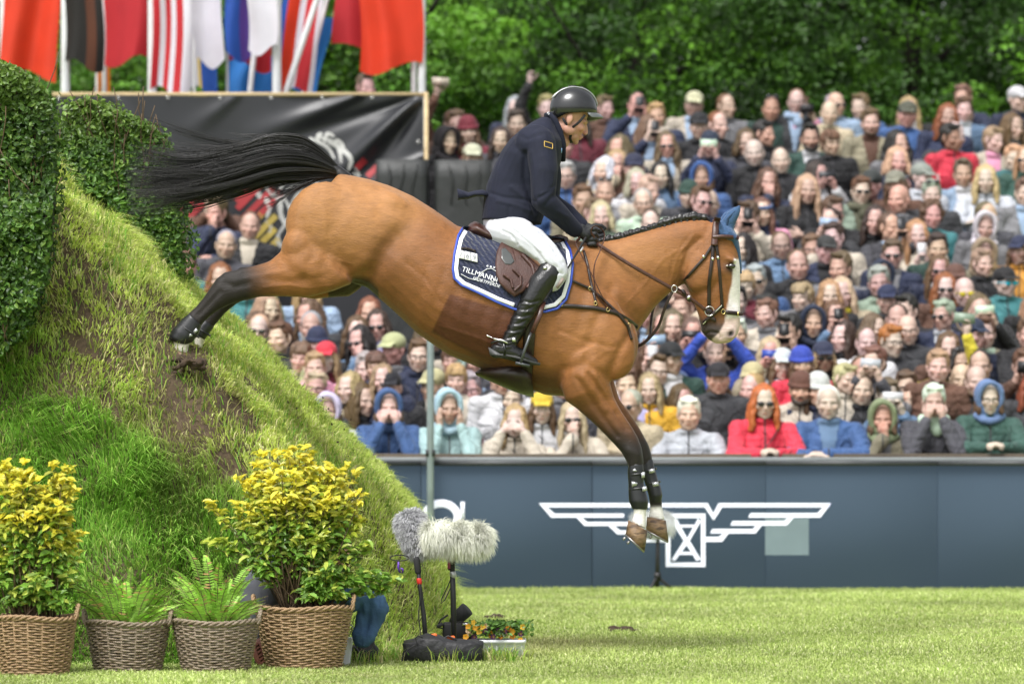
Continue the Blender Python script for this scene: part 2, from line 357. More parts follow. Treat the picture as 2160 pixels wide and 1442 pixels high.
def hedge(name, label, corners, Y0, Y1, nl, cols, size, seed):
    """clipped hedge: front outline (photo pixels at mid depth) extruded over Y0..Y1"""
    Ym = Y0; root = empty(name, (P(*corners[-1], Ym).x, (Y0+Y1)/2, 0), label, 'hedge', None)
    poly = [(P(x, y, Ym).x, P(x, y, Ym).z) for x, y in corners]
    xs = np.array([p[0] for p in poly]); zs = np.array([p[1] for p in poly]); cx, cz = xs.mean(), zs.mean()
    rr = np.random.default_rng(seed); n = nl
    # sample on outline perimeter walls + front + top; push noise
    def inside(px_, pz_):
        ins = np.zeros(len(px_), bool)
        for i in range(len(poly)):
            (ax, az), (bx, bz) = poly[i], poly[(i+1)%len(poly)]; c = ((az > pz_) != (bz > pz_)) & (px_ < (bx-ax)*(pz_-az)/(bz-az+1e-9)+ax); ins ^= c
        return ins
    nf = int(n*.62); X_ = rr.uniform(xs.min(), xs.max(), nf*3); Z_ = rr.uniform(zs.min(), zs.max(), nf*3); k = inside(X_, Z_); X_, Z_ = X_[k][:nf], Z_[k][:nf]
    dep = rr.exponential(.05, len(X_)); lump = snoise(np.stack([X_, Z_, Z_*0],1), 4.5, seed, 3)*.07
    Pf = np.stack([X_, Y0+dep+lump+.04, Z_], 1); Nf = np.tile([0,-1,.35], (len(X_),1))+rr.normal(0,.55,(len(X_),3))
    ne = n-nf; seg = rr.integers(0, len(poly), ne); t = rr.uniform(0,1,ne); A = np.array(poly)[seg]; B = np.array(poly)[(seg+1)%len(poly)]
    L = np.linalg.norm(B-A, axis=1); keepp = rr.uniform(0, L.max(), ne) < L; A, B, t = A[keepp], B[keepp], t[keepp]
    q = A+(B-A)*t[:,None]; nr = np.stack([B[:,1]-A[:,1], -(B[:,0]-A[:,0])],1); nr /= np.linalg.norm(nr,axis=1)[:,None]+1e-9
    cdir = q-np.array([cx,cz]); nr *= np.sign(np.sum(nr*cdir,1))[:,None]
    dp = rr.exponential(.05, len(q)); ly = rr.uniform(Y0, Y1, len(q)); lump = snoise(np.stack([q[:,0], ly, q[:,1]],1), 4.5, seed+1, 3)*.05
    q = q-nr*(dp+lump-.02)[:,None]; Pe = np.stack([q[:,0], ly, q[:,1]],1); Ne = np.stack([nr[:,0], nr[:,0]*0, nr[:,1]],1)+rr.normal(0,.5,(len(q),3))
    ni = int(n*.12); X_ = rr.uniform(xs.min(), xs.max(), ni*3); Z_ = rr.uniform(zs.min(), zs.max(), ni*3); k = inside(X_, Z_); X_, Z_ = X_[k][:ni], Z_[k][:ni]
    Pi = np.stack([X_, rr.uniform(Y0,Y1,len(X_)), Z_],1); Ni = rr.normal(size=(len(X_),3))
    Pa = np.concatenate([Pf,Pe,Pi]); Na = np.concatenate([Nf,Ne,Ni])
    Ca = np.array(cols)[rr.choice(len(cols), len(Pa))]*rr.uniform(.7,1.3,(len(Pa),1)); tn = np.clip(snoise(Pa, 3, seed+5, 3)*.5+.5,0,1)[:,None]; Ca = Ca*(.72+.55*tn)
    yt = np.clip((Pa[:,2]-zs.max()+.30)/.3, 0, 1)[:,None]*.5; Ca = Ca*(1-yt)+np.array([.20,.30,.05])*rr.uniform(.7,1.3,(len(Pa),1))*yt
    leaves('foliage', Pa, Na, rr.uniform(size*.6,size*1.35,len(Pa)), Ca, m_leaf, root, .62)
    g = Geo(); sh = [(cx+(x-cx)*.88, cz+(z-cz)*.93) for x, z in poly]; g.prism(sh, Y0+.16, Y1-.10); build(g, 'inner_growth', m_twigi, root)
    g = Geo()
    for _ in range(60):
        x0 = rr.uniform(xs.min()+.05, xs.max()-.05); z0 = rr.uniform(zs.min(), zs.max()-.2)
        if not inside(np.array([x0]), np.array([z0]))[0]: continue
        p = Vector((x0, Y0+.09, z0)); pts = [p]; d = Vector((rr.normal(0,.25), rr.normal(0,.1)-.05, 1))
        for _k in range(4): p = p+d*rr.uniform(.04,.09)+Vector((rr.normal(0,.012), -.006, 0)); pts.append(p)
        g.tube(pts, .0028, 5)
    build(g, 'twigs', m_twig, root)
hcols = [(.055,.125,.018),(.075,.17,.025),(.035,.085,.014),(.11,.22,.035),(.16,.27,.045)]
hedge('hedge', 'tall clipped dark green hedge at the near side of the bank top', [(-120,148),(0,128),(48,148),(98,190),(112,260),(112,400),(104,500),(95,580),(70,650),(30,715),(0,740),(-120,760)], 19.85, 20.3, 17000, [tuple(q*.92 for q in c) for c in hcols], .033, 5)
hedge('hedge', 'sloping clipped hedge on the far side of the bank below the black banner', [(128,236),(150,214),(185,208),(250,232),(300,256),(338,282),(352,330),(372,440),(382,560),(372,585),(300,500),(220,425),(118,370)], 21.9, 22.6, 14000, [tuple(q*1.15 for q in c) for c in hcols], .034, 6)

# LED advertising wall -------------------------------------------------
YB = 29.5
wall = empty('advertising_wall', (1.2, YB, 0), 'long slate blue LED advertising wall with a white winged hourglass emblem', 'LED wall')
m_led = mat('led_panel', (.026,.038,.051), rough=.95, var=.03, vscale=.9, emit=1.1, detail=2, spec=.08)
m_ledw = mat('led_white', (.82,.84,.95), rough=.5, var=.03, emit=.25)
nn = m_led.node_tree.nodes; ll = m_led.node_tree.links; tcn = nn.new('ShaderNodeTexCoord'); wv = nn.new('ShaderNodeTexWave'); wv.bands_direction = 'Z'; wv.inputs['Scale'].default_value = 26
bpn = nn.new('ShaderNodeBump'); bpn.inputs['Distance'].default_value = .004; bpn.inputs['Strength'].default_value = .06; ll.new(tcn.outputs['Object'], wv.inputs[0]); ll.new(wv.outputs['Fac'], bpn.inputs['Height']); ll.new(bpn.outputs[0], _p(m_led).inputs['Normal'])
m_frame = mat('wall_frame', (.035,.038,.042), rough=.5, var=.2)
m_railg = mat('rail_grey', (.22,.235,.25), rough=.45, var=.12, vscale=3)
ztop = P(0,982,YB).z
xs = [P(x,0,YB).x for x in (420, 888, 1249, 1615, 1978, 2340)]
for a, b in zip(xs, xs[1:]):
    g = Geo(); g.box(((a+b)/2, YB+.04, ztop/2), (b-a-.006, .08, ztop)); build(g, 'panel', m_led, wall)
    g = Geo(); g.box(((a+b)/2, YB+.03, ztop+.018), (b-a-.004, .14, .035)); build(g, 'top_frame', m_frame, wall)
    g = Geo(); g.box(((a+b)/2, YB+.10, ztop/2), (b-a+.0, .03, ztop-.01)); build(g, 'backing', m_frame, wall)
g = Geo(); g.box(((xs[0]+xs[-1])/2, YB+.02, P(0,967,YB).z-.004), (xs[-1]-xs[0], .09, .030)); build(g, 'coping', m_railg, wall, bevel=.005)
def logo(polys, name='emblem', m=m_ledw):
    g = Geo()
    for poly in polys: g.prism([(P(x,y,YB).x, P(x,y,YB).z) for x, y in poly], YB-.006, YB+.001)
    return build(g, name, m, wall, smooth=False)
def C1(pts): return [(1100+x/2.0377, 960+y/2.0377) for x, y in pts]
logo([C1(p) for p in [ # winged emblem outlines (strokes)
 [(75,205),(800,205),(824,250),(848,205),(1330,205),(1320,222),(862,222),(826,278),(788,222),(110,222)],
 [(75,205),(110,222),(142,250),(440,250),(440,266),(128,266)], [(1330,205),(1285,266),(975,266),(985,248),(1272,248),(1302,216)],
 [(232,262),(254,262),(282,286),(470,286),(470,302),(272,302)], [(1172,264),(1140,300),(898,300),(908,282),(1128,282),(1150,264)],
 [(372,300),(396,300),(424,322),(500,322),(500,338),(412,338)], [(1034,298),(1006,334),(812,334),(820,316),(994,316),(1012,298)],
 [(470,336),(498,336),(528,358),(620,358),(620,372),(516,372)], [(890,334),(862,370),(786,370),(786,350),(848,350),(868,334)],
 [(620,250),(790,250),(790,268),(640,268),(640,460),(772,460),(772,268),(790,268),(790,478),(620,478)],
 [(645,270),(665,270),(712,356),(760,270),(770,284),(722,366),(770,446),(752,452),(710,384),(660,452),(645,448),(698,366),(645,284)],
 [(668,414),(752,414),(744,426),(676,426)], [(665,298),(752,298),(744,308),(674,308)]]])
# last letter of the word on the wall: a serif capital S
g = Geo(); cx, cy = 931, 1121; pts = []
for t in np.linspace(-35, 205, 22): pts.append(P(cx+30*math.cos(R(t))*1.15, cy-30-30*math.sin(R(t)), YB-.003))
pts2 = [P(cx-22, cy-12, YB-.003), P(cx+5, cy+2, YB-.003), P(cx+32, cy+16, YB-.003)]
for t in np.linspace(40, -205, 24): pts2.append(P(cx+34*math.cos(R(t)), cy+32-26*math.sin(R(t)), YB-.003))
g.tube(pts+pts2, .028, 10, flat=(1,.10), up=(0,0,1))
g.prism([(P(x,y,YB).x, P(x,y,YB).z) for x, y in [(972,1058),(980,1058),(980,1092),(972,1092)]], YB-.008, YB+.001)
g.prism([(P(x,y,YB).x, P(x,y,YB).z) for x, y in [(892,1150),(899,1150),(899,1180),(892,1180)]], YB-.008, YB+.001); build(g, 'letter', m_ledw, wall)
for q, c in ((((1614,1092),(1706,1092),(1706,1170),(1614,1170)), (.13,.175,.19)),):
    g = Geo(); g.prism([(P(x,y,YB).x, P(x,y,YB).z) for x, y in q], YB-.003, YB+.001); build(g, 'faulty_tile', mat('led_faulty', c, rough=.5, var=.06, emit=.25), wall, smooth=False)
# spectators' rail planks behind the wall
rail = empty('wooden_rail', (2, YB+.28, 0), 'weathered wooden rail plank behind the LED wall that the front row leans on', 'rail')
m_wood = mat('weathered_wood', (.13,.105,.075), rough=.85, var=.35, vscale=5, stretch=(.3,4,8), bump=.5)
g = Geo(); g.box(((xs[0]+xs[-1])/2, YB+.28, .985), (xs[-1]-xs[0]+.4, .20, .035)); build(g, 'plank', m_wood, rail, bevel=.004)
for i in range(9):
    g = Geo(); g.box((xs[0]+.3+i*1.05, YB+.33, .46), (.09,.09,1.0)); build(g, 'post', m_wood, rail)

# slope the crowd stands on
def floor_z(y): return np.interp(y, [29.9, 30.35, 36.9, 37.6], [-.20, -.08, 2.52, 2.6])
m_terr = mat('terrace', (.06,.055,.045), rough=.95, var=.4, vscale=3, bump=.5)
ys = np.arange(29.75, 39.1, .33); prof = []
for i, y in enumerate(ys):
    z = float(floor_z(y+.16))-.02; prof += [(y, z), (y+.33, z)]
V = []; Fc = []
for x in (-6, 8): V += [(x, y, z) for y, z in prof]+[(x, ys[-1]+.33, -.4), (x, ys[0], -.4)]
k = len(prof)+2; Fc = [(i, (i+1)%k, k+(i+1)%k, k+i) for i in range(k)]+[tuple(range(k-1,-1,-1)), tuple(range(k, 2*k))]
g = Geo(); g.add(V, Fc); tag(build(g, 'terrace', m_terr, smooth=False), kind='structure')

# black banner in its wooden frame -------------------------------------
YN = 35.0
ban = empty('banner', (P(520,0,YN).x, YN, 0), 'wide black printed banner with silver lion and red and gold bars in a wooden frame', 'banner')
m_ban = mat('black_vinyl', (.022,.023,.027), rough=.38, var=.12, vscale=2, spec=.45)
x0, x1, z1, z0 = P(120,0,YN).x, P(893,0,YN).x, P(0,202,YN).z, 1.9
nxg, nzg = 130, 110; U, W = np.meshgrid(np.linspace(0,1,nxg), np.linspace(0,1,nzg), indexing='ij'); u, wv_ = U.ravel(), W.ravel()
X_ = x0+(x1-x0)*u; Z_ = z0+(z1-z0)*wv_
dpt = .02*np.sin(u*7)+.015*np.sin(u*19+wv_*4)
for (ax, ay, bx, by, wd, am) in [(893,202,735,345,.035,.10),(893,202,810,320,.03,-.07),(760,200,600,262,.03,.05),(893,202,680,270,.022,-.04),(240,205,300,330,.04,.03),(500,203,420,262,.03,.02),(893,330,760,400,.03,.03)]:
    A = P(ax,ay,YN); B = P(bx,by,YN); vx, vz = B.x-A.x, B.z-A.z; t = np.clip(((X_-A.x)*vx+(Z_-A.z)*vz)/(vx*vx+vz*vz),0,1.6); d = np.hypot(X_-A.x-t*vx, Z_-A.z-t*vz)
    dpt += am*np.exp(-(d/(wd*(1+t*2)))**2)*np.clip(1.6-t,0,1)
I = np.arange(nxg*nzg).reshape(nxg,nzg); Fq = np.stack([I[:-1,:-1].ravel(), I[1:,:-1].ravel(), I[1:,1:].ravel(), I[:-1,1:].ravel()],1)
rawmesh('sheet', np.stack([X_, YN-dpt, Z_],1), Fq, None, m_ban, ban, True)
def ban_y(x, z):
    i = int(np.clip((x-x0)/(x1-x0)*(nxg-1),0,nxg-1)); j = int(np.clip((z-z0)/(z1-z0)*(nzg-1),0,nzg-1)); return YN-dpt[i*nzg+j]
m_sil = mat('print_silver', (.42,.42,.40), rough=.4, var=.3, vscale=9); m_red = mat('print_red', (.36,.035,.04), rough=.4, var=.2, vscale=4); m_gold = mat('print_gold', (.38,.29,.065), rough=.4, var=.2, vscale=4)
def band(geo, pts, wpx, taper=True, n=8):
    q = []
    for i in range(len(pts)-1):
        p0, p1, p2, p3 = pts[max(i-1,0)], pts[i], pts[i+1], pts[min(i+2,len(pts)-1)]
        for k in range(n):
            f = k/n; q.append([.5*((2*p1[c])+(p2[c]-p0[c])*f+(2*p0[c]-5*p1[c]+4*p2[c]-p3[c])*f*f+(3*p1[c]-p0[c]-3*p2[c]+p3[c])*f**3) for c in (0,1)])
    q.append(list(pts[-1])); V = []; K = len(q)
    for i, (x, y) in enumerate(q):
        a = q[max(i-1,0)]; b = q[min(i+1,K-1)]; dx, dy = b[0]-a[0], b[1]-a[1]; L = math.hypot(dx,dy)+1e-6; w_ = wpx/2*(.62 if taper else 1)*(math.sin(math.pi*min(1,(i+1.5)/(K+1)))**.5 if taper else 1)
        for sg in (1,-1):
            p = P(x-dy/L*w_*sg, y+dx/L*w_*sg, YN); V.append((p.x, ban_y(p.x,p.z)-.010, p.z))
    geo.add(V, [(2*i, 2*i+1, 2*i+3, 2*i+2) for i in range(K-1)])
def barz(px_, py_, L, m, nm):
    g = Geo(); band(g, [(px_,py_),(px_+L*.5*.72,py_-L*.5*.72),(px_+L*.72,py_-L*.72)], 13, False); build(g, nm, m, ban, fixn=False)
for i, (x, y, L) in enumerate([(498,425,44),(500,440,80),(512,462,90),(530,470,90),(385,445,60),(395,462,50),(752,356,26),(775,372,44),(795,378,40)]): barz(x, y, L, m_red, 'red_bar')
for (x, y, L) in [(508,468,30),(512,492,60),(525,512,80),(528,535,56),(545,518,50),(552,540,50),(558,556,34),(400,485,40),(410,500,50)]: barz(x, y, L, m_gold, 'gold_bar')
g = Geo()
for pts, w_ in [([(705,335),(690,310),(655,292),(662,300)],12),([(720,345),(715,315),(700,298),(668,288)],14),([(735,360),(740,335),(715,310),(690,300)],16),([(668,300),(672,285),(680,282)],16),([(684,300),(690,282),(706,288)],14),([(700,305),(712,296),(724,310),(722,325)],12),
      ([(640,390),(612,400),(590,430),(600,470),(618,480)],16),([(655,400),(630,410),(615,440),(625,470)],14),([(540,388),(545,410),(568,430),(562,460)],18),([(555,380),(570,405),(592,430),(590,462)],14),([(570,400),(600,420),(612,450),(600,475),(588,495),(592,512),(606,520)],10),
      ([(600,480),(584,500),(590,518),(604,522)],9),([(640,380),(665,385),(680,400)],12),([(590,400),(600,385),(620,380)],10),([(560,465),(572,480),(566,492)],10),([(744,365),(758,372),(748,352)],10)]: band(g, pts, w_)
build(g, 'lion_print', m_sil, ban, fixn=False)
m_pine = mat('pine_batten', (.50,.38,.21), rough=.7, var=.2, vscale=6, stretch=(.4,3,3))
g = Geo(); g.box(((x0+x1)/2, YN+.03, z1+.012), (x1-x0+.08, .05, .035)); build(g, 'top_batten', m_pine, ban)
g = Geo(); g.box((x1+.025, YN+.0, z1/2), (.035, .05, z1+.06)); build(g, 'side_batten', m_pine, ban)
for x in (125, 250, 355, 465, 572, 680, 785):
    g = Geo(); q = P(x, 207, YN); g.tube([Vector((q.x+.010*math.cos(t), YN-.045, q.z+.010*math.sin(t))) for t in np.linspace(0,6.283,13)[:-1]], .0045, 6, closed=True); build(g, 'eyelet', m_steel, ban)
for z in (300,):
    g = Geo(); q = P(882, z, YN); g.tube([Vector((q.x+.012*math.cos(t), YN-.06, q.z+.012*math.sin(t))) for t in np.linspace(0,6.283,13)[:-1]], .0045, 6, closed=True); build(g, 'eyelet', m_steel, ban)
# two covered cabinets
m_cov = mat('black_cover', (.018,.020,.020), rough=.55, var=.2, vscale=5, bump=.9, bscale=8)
for k, (a, b, top) in enumerate(((790,905,336),(914,1040,337))):
    A = P(a,top,33.8); B = P(b,top,33.8); r = empty('covered_cabinet', ((A.x+B.x)/2, 34.05, 1.2), ['black covered loudspeaker cabinet nearest the banner','black covered loudspeaker cabinet just behind the rider'][k], 'covered cabinet', 'black covered cabinets behind the horse')
    nb = 24; V = []; g = Geo()
    zt = A.z; rings = []
    for i, z in enumerate(np.linspace(1.25, zt, 16)):
        f = i/15; w2 = (B.x-A.x)/2*(1.0-.06*(f-.5)); cxm = (A.x+B.x)/2; ring = []
        for j in range(28):
            t = 2*math.pi*j/28; c, s = math.cos(t), math.sin(t); cc = math.copysign(abs(c)**.28, c); ss = math.copysign(abs(s)**.28, s)
            fo = .003*math.sin(j*2.7+i*.8+k)*(1-f)+.002*math.sin(j*1.3-i*.5)
            ring.append((cxm+cc*(w2+fo), 34.05+ss*(.26+fo), z))
        rings.append(ring)
    g.loft(rings); build(g, 'cover', m_cov, r)
    for j in range(3):
        g = Geo(); u0 = A.x+(B.x-A.x)*(.25+.25*j); g.tube([Vector((u0+.02*math.sin(i*.9+j)+.03*i*(.3 if k else -.1), 33.785, zt-.04-.07*i)) for i in range(6)], [.004,.012,.014,.012,.008,.003], 6); build(g, 'fold', m_cov, r)
# steel post at the wall
po = empty('steel_post', P(908,1000,29.42)*1, 'thin grey steel post standing at the LED wall under the horse', 'post'); po.location.z = 0
g = Geo(); q = P(908,0,29.42); g.cap((q.x,29.42,.02), .027, (q.x,29.42,P(0,700,29.42).z), .027, 14); build(g, 'tube', mat('galvanised', (.24,.29,.29), rough=.4, metal=.4, var=.15), po)
g = Geo(); g.box((q.x,29.43,P(0,955,29.42).z), (.075,.07,.05)); build(g, 'clamp', m_frame, po)

# flag poles and flags ---------------------------------------------------
m_pole = mat('white_pole', (.62,.63,.65), rough=.4, var=.08)
def flag(px_, Y, poly_cols, label, bottom, wid, slant=0, seed=0, polew=9, poletop=-60, side=1, flagtop=-60, polex=None):
    Y += 2.6
    """bottom: photo y of cloth bottom; wid: px width of the hanging cloth; poly_cols: list of (fraction, colour)"""
    b0 = P(px_, 204, Y); root = empty('flagpole', (b0.x, Y, 2.0), label, 'flag', 'flags on poles behind the banner')
    t0 = P(px_+slant, poletop, Y); g = Geo(); yp_ = -.32 if slant > 20 else 0; t0.y += yp_; g.cap(Vector((b0.x-(slant/F*Y)*.3, Y+yp_, b0.z-.45)), polew/2/F*Y, t0, polew/2/F*Y*.9, 14); build(g, 'pole', m_pole, root)
    zt = P(0, flagtop, Y).z; zb = P(0, bottom, Y).z; W_ = wid/F*Y; rr = np.random.default_rng(seed); nu, nv = 64, 26; ph = rr.uniform(0,6.28,4)
    fx = P(polex if polex is not None else px_, 0, Y).x
    parts = {}
    for ci, (f0, f1, c) in enumerate(poly_cols):
        us = np.linspace(f0, f1, max(6, int(nu*(f1-f0))+2)); V = []; 
        for u_ in us:
            for v_ in np.linspace(0,1,nv):
                fold = .06*math.sin(u_*W_*13+ph[0]+v_*1.2)*(.4+.6*v_)+.02*math.sin(u_*W_*24+ph[1]+v_*2)
                x = fx+side*(u_*W_)+slant/F*Y*(1-v_)*.5+.02*math.sin(v_*4+ph[2]); z = zt+(zb-zt)*v_*(1-.07*math.sin(u_*5+ph[3]))
                V.append((x, Y-.10+fold, z))
        n1 = len(us); Fc = [(i*nv+j, (i+1)*nv+j, (i+1)*nv+j+1, i*nv+j+1) for i in range(n1-1) for j in range(nv-1)]
        g = Geo(); g.add(V, Fc); build(g, 'cloth' if len(poly_cols) == 1 else 'stripe', c, root, fixn=False)
def fm(n, c): return mat('flag_'+n, c, rough=.7, var=.10, vscale=2.5, trans=.35)
fred, fred2, fblk, fbrn, fwhite, fblue, fpurple, fsky, forange, fyel = fm('scarlet',(.72,.045,.012)), fm('red',(.55,.025,.035)), fm('black',(.012,.010,.009)), fm('brown',(.10,.030,.012)), fm('white',(.74,.72,.80)), fm('blue',(.02,.09,.42)), fm('purple',(.10,.05,.30)), fm('sky',(.03,.20,.60)), fm('orange',(.75,.22,.02)), fm('yellow',(.7,.5,.06))
flag(8, 33.4, [(0,1,fred)], 'scarlet flag hanging at the far left above the hedge', 162, 118, 0, 1, 18)
flag(138, 33.2, [(0,.55,fblk),(.55,.8,fbrn),(.8,1,fblk)], 'black and brown flag beside the scarlet flag', 142, 80, 0, 2, 20)
flag(220, 33.8, [(0,1,fred2)], 'plain red flag hanging between two white poles', 132, 92, 0, 3, 11)
flag(321, 33.2, [(0,.18,fred2),(.18,.32,fwhite),(.32,.46,fred2),(.46,.6,fwhite),(.6,.8,fred2),(.8,1,fwhite)], 'flag with red and white stripes', 200, 80, 0, 4, 20)
flag(205, 34.2, [(0,1,forange)], 'short orange flag showing below the black one', 200, 24, 0, 14, 8)
flag(410, 33.9, [(0,.55,fwhite),(.55,1,fwhite)], 'white flag in front of the blue one', 134, 62, 0, 5, 6)
flag(400, 34.4, [(0,.35,fwhite),(.35,.45,fyel),(.45,1,fblue)], 'lower white, gold and blue flag behind the white one', 200, 62, 0, 15, 6)
flag(584, 33.2, [(0,.6,fwhite),(.6,1,fwhite)], 'white flag hanging to the left of the central pole', 108, 62, 0, 7, 20, side=-1)
flag(480, 34.0, [(0,.5,fblue),(.5,1,fpurple)], 'blue and purple flag', 122, 62, 0, 6, 6)
flag(560, 34.6, [(0,.5,fsky),(.5,1,fsky)], 'sky blue flag low behind the slanting pole', 205, 100, 0, 8, 6, polex=482, flagtop=120)
flag(530, 34.2, [(0,.5,fred2),(.5,1,fred2)], 'small red flag above the sky blue one', 142, 92, 30, 18, 12, polex=483)
flag(600, 33.6, [(0,.15,fblue),(.15,.45,fred),(.45,.6,fwhite),(.6,.9,fred2),(.9,1,fwhite)], 'slanting red, white and blue flag', 205, 88, 95, 9, 14, polex=565)
flag(640, 34.3, [(0,1,fsky)], 'bright blue flag end hanging behind the slanting flag', 200, 74, 70, 19, 9, polex=594, flagtop=40)
flag(890, 33.2, [(0,1,fred)], 'scarlet flag hanging beside the right hand pole', 146, 132, 0, 10, 17, side=-1)
flag(873, 33.9, [(0,1,fred2)], 'darker red flag behind the scarlet one at right', 106, 168, 0, 20, 12, side=-1)

# trees beyond the crowd -----------------------------------------------------
m_bark = mat('bark', (.018,.014,.011), rough=.95, var=.3, vscale=8, bump=1, bscale=20)
m_tleaf = mat('tree_leaf', (1,1,1), rough=.5, var=.12, usecol=True, trans=.35, spec=.4)
def tree(x, y, top, rad, seed, label, cols, low=1.8, nl=12000, ls=.066):
    rr = np.random.default_rng(seed); root = empty('broadleaf_tree', (x, y, 0), label, 'tree', 'trees behind the spectators')
    g = Geo(); g.tube([(x,y,-.2),(x+.1,y,1.5),(x-.05,y+.1,top*.45),(x+.1,y,top*.75)], [.24,.19,.14,.06], 12)
    tips = []
    for k in range(11):
        a = k*2.4+rr.uniform(-.4,.4); zb = top*(.2+.55*k/11); L = rad*rr.uniform(.6,.95)
        e = Vector((x+L*math.cos(a), y+L*math.sin(a), zb+L*rr.uniform(.25,.7))); m_ = Vector((x+.4*L*math.cos(a), y+.4*L*math.sin(a), zb+.22*L))
        g.tube([(x,y,zb), m_, e], [.06,.035,.014], 7)
        for f in np.linspace(.35,1,4): tips.append(m_.lerp(e, f))
    build(g, 'trunk', m_bark, root)
    # leaf clumps
    nl = int(nl*3.0); nc = 190; cen = []; 
    for k in range(nc):
        d = rr.normal(size=3); d /= np.linalg.norm(d); r_ = rr.uniform(.35,1.0); d[1] = -abs(d[1]) if k % 3 == 0 else d[1]; cz = low+(top-low)*(.5+.5*d[2]*r_); cen.append([x+rad*d[0]*r_, y+rad*d[1]*r_, cz])
    cen = np.array(cen); which = rr.integers(0, nc, nl); cr = rr.uniform(.28,.62,nc)
    d = rr.normal(size=(nl,3)); d /= np.linalg.norm(d,axis=1)[:,None]; q = cen[which]+d*(cr[which]*rr.uniform(.55,1.05,nl)**.5)[:,None]*np.array([1.15,1,.62])
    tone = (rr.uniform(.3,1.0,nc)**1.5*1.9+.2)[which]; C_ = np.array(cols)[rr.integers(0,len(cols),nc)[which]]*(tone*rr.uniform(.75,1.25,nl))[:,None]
    nrm = d*.6+rr.normal(0,.5,(nl,3))+np.array([0,-.2,.6])
    leaves('crown', q, nrm, rr.uniform(ls*.6,ls*1.4,nl), C_, m_tleaf, root, .6)
tc1 = [(.030,.082,.008),(.044,.12,.010),(.020,.055,.006),(.075,.18,.013)]; tc2 = [(.075,.18,.014),(.045,.12,.010),(.10,.22,.018)]; tc3 = [(.022,.06,.008),(.035,.09,.010)]  # tc3: darker greens, shade put into the leaves of the second line
tree(-1.2, 41.5, 7.2, 2.3, 1, 'bright green leafy tree between the flags and the rider', tc2, 1.0, 15000)
tree(1.3, 43.0, 8.0, 2.4, 2, 'dark green leafy tree above the cream-capped spectator', tc1, 1.2, 15000)
tree(4.2, 42.2, 8.2, 2.5, 3, 'dark leafy tree above the back row on the right', tc1, 1.6, 15000)
tree(6.8, 43.5, 8.2, 2.4, 4, 'leafy tree at the right edge behind the man with headphones', tc1, 1.6, 11000)
tree(-4.4, 42.6, 7.4, 2.4, 5, 'leafy tree behind the flags at the left', tc2, .8, 12000)
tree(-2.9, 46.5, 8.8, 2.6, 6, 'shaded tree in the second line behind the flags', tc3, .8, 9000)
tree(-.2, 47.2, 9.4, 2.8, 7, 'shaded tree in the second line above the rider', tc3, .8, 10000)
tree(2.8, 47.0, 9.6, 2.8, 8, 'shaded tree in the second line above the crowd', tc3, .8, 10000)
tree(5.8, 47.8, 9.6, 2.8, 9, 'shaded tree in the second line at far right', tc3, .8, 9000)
tree(-6.6, 44.0, 8.0, 2.6, 10, 'leafy tree behind the scarlet flag at the far left', tc1, .8, 8000)
# dense wood behind everything, near-black leaves: shade of the gaps put into colour
nw = 48000; q = np.stack([rng.uniform(-14,15,nw), rng.uniform(50.5,53,nw), rng.uniform(0,11,nw)],1)
tag(leaves('woodland', q, rng.normal(0,.6,(nw,3))+np.array([0,-1,.5]), rng.uniform(.2,.38,nw), np.array([(.018,.045,.008)])*rng.uniform(.5,1.4,(nw,1)), m_tleaf, None, .7), 'dark dense woodland behind the nearer trees', 'woodland', kind='stuff')
# ================================================================== shared head
def head_geo(g, M, s=1.0, ears=True, jaw=1.0):
    """human head fused from smooth volumes; local frame: face -Y, up Z, origin between the ears; M places it"""
    h = Geo()
    h.ell((0,.012,.03), (.076,.096,.088), 24, 16)
    h.ell((0,-.026,-.030), (.065,.066,.080), 20, 14)
    h.ell((0,-.044,-.083), (.050*jaw,.040,.034), 16, 10); h.ell((0,-.074,-.102), (.022*jaw,.017,.017), 12, 8)
    for q in (-1, 1):
        h.ell((q*.049*jaw,-.012,-.062), (.021,.038,.032), 12, 8)
        h.ell((q*.042,-.064,-.030), (.024,.024,.022), 12, 8); h.ell((q*.012,-.104,-.044), (.008,.009,.008), 10, 8)
        h.cap((q*.012,-.087,.015), .010, (q*.046,-.072,.011), .010, 10)
        if ears:
            h.ell((q*.079,.014,-.010), (.010,.019,.032), 12, 10, rot=Euler((R(-12),0,q*R(22))).to_matrix())
            h.ell((q*.077,.008,-.035), (.008,.010,.012), 10, 8)
    h.cap((0,-.092,.000), .0085, (0,-.108,-.036), .0105, 12); h.ell((0,-.108,-.040), (.012,.010,.009), 12, 8)
    h.cap((-.018,-.090,-.068), .0070, (0,-.0965,-.066), .0085, 10); h.cap((.018,-.090,-.068), .0070, (0,-.0965,-.066), .0085, 10)
    h.cap((-.014,-.090,-.079), .0075, (.014,-.090,-.079), .0075, 10)
    V = h.verts()*s; Mx = np.array(M); V = V@Mx[:3,:3].T+Mx[:3,3]
    g.add(V, h.F)
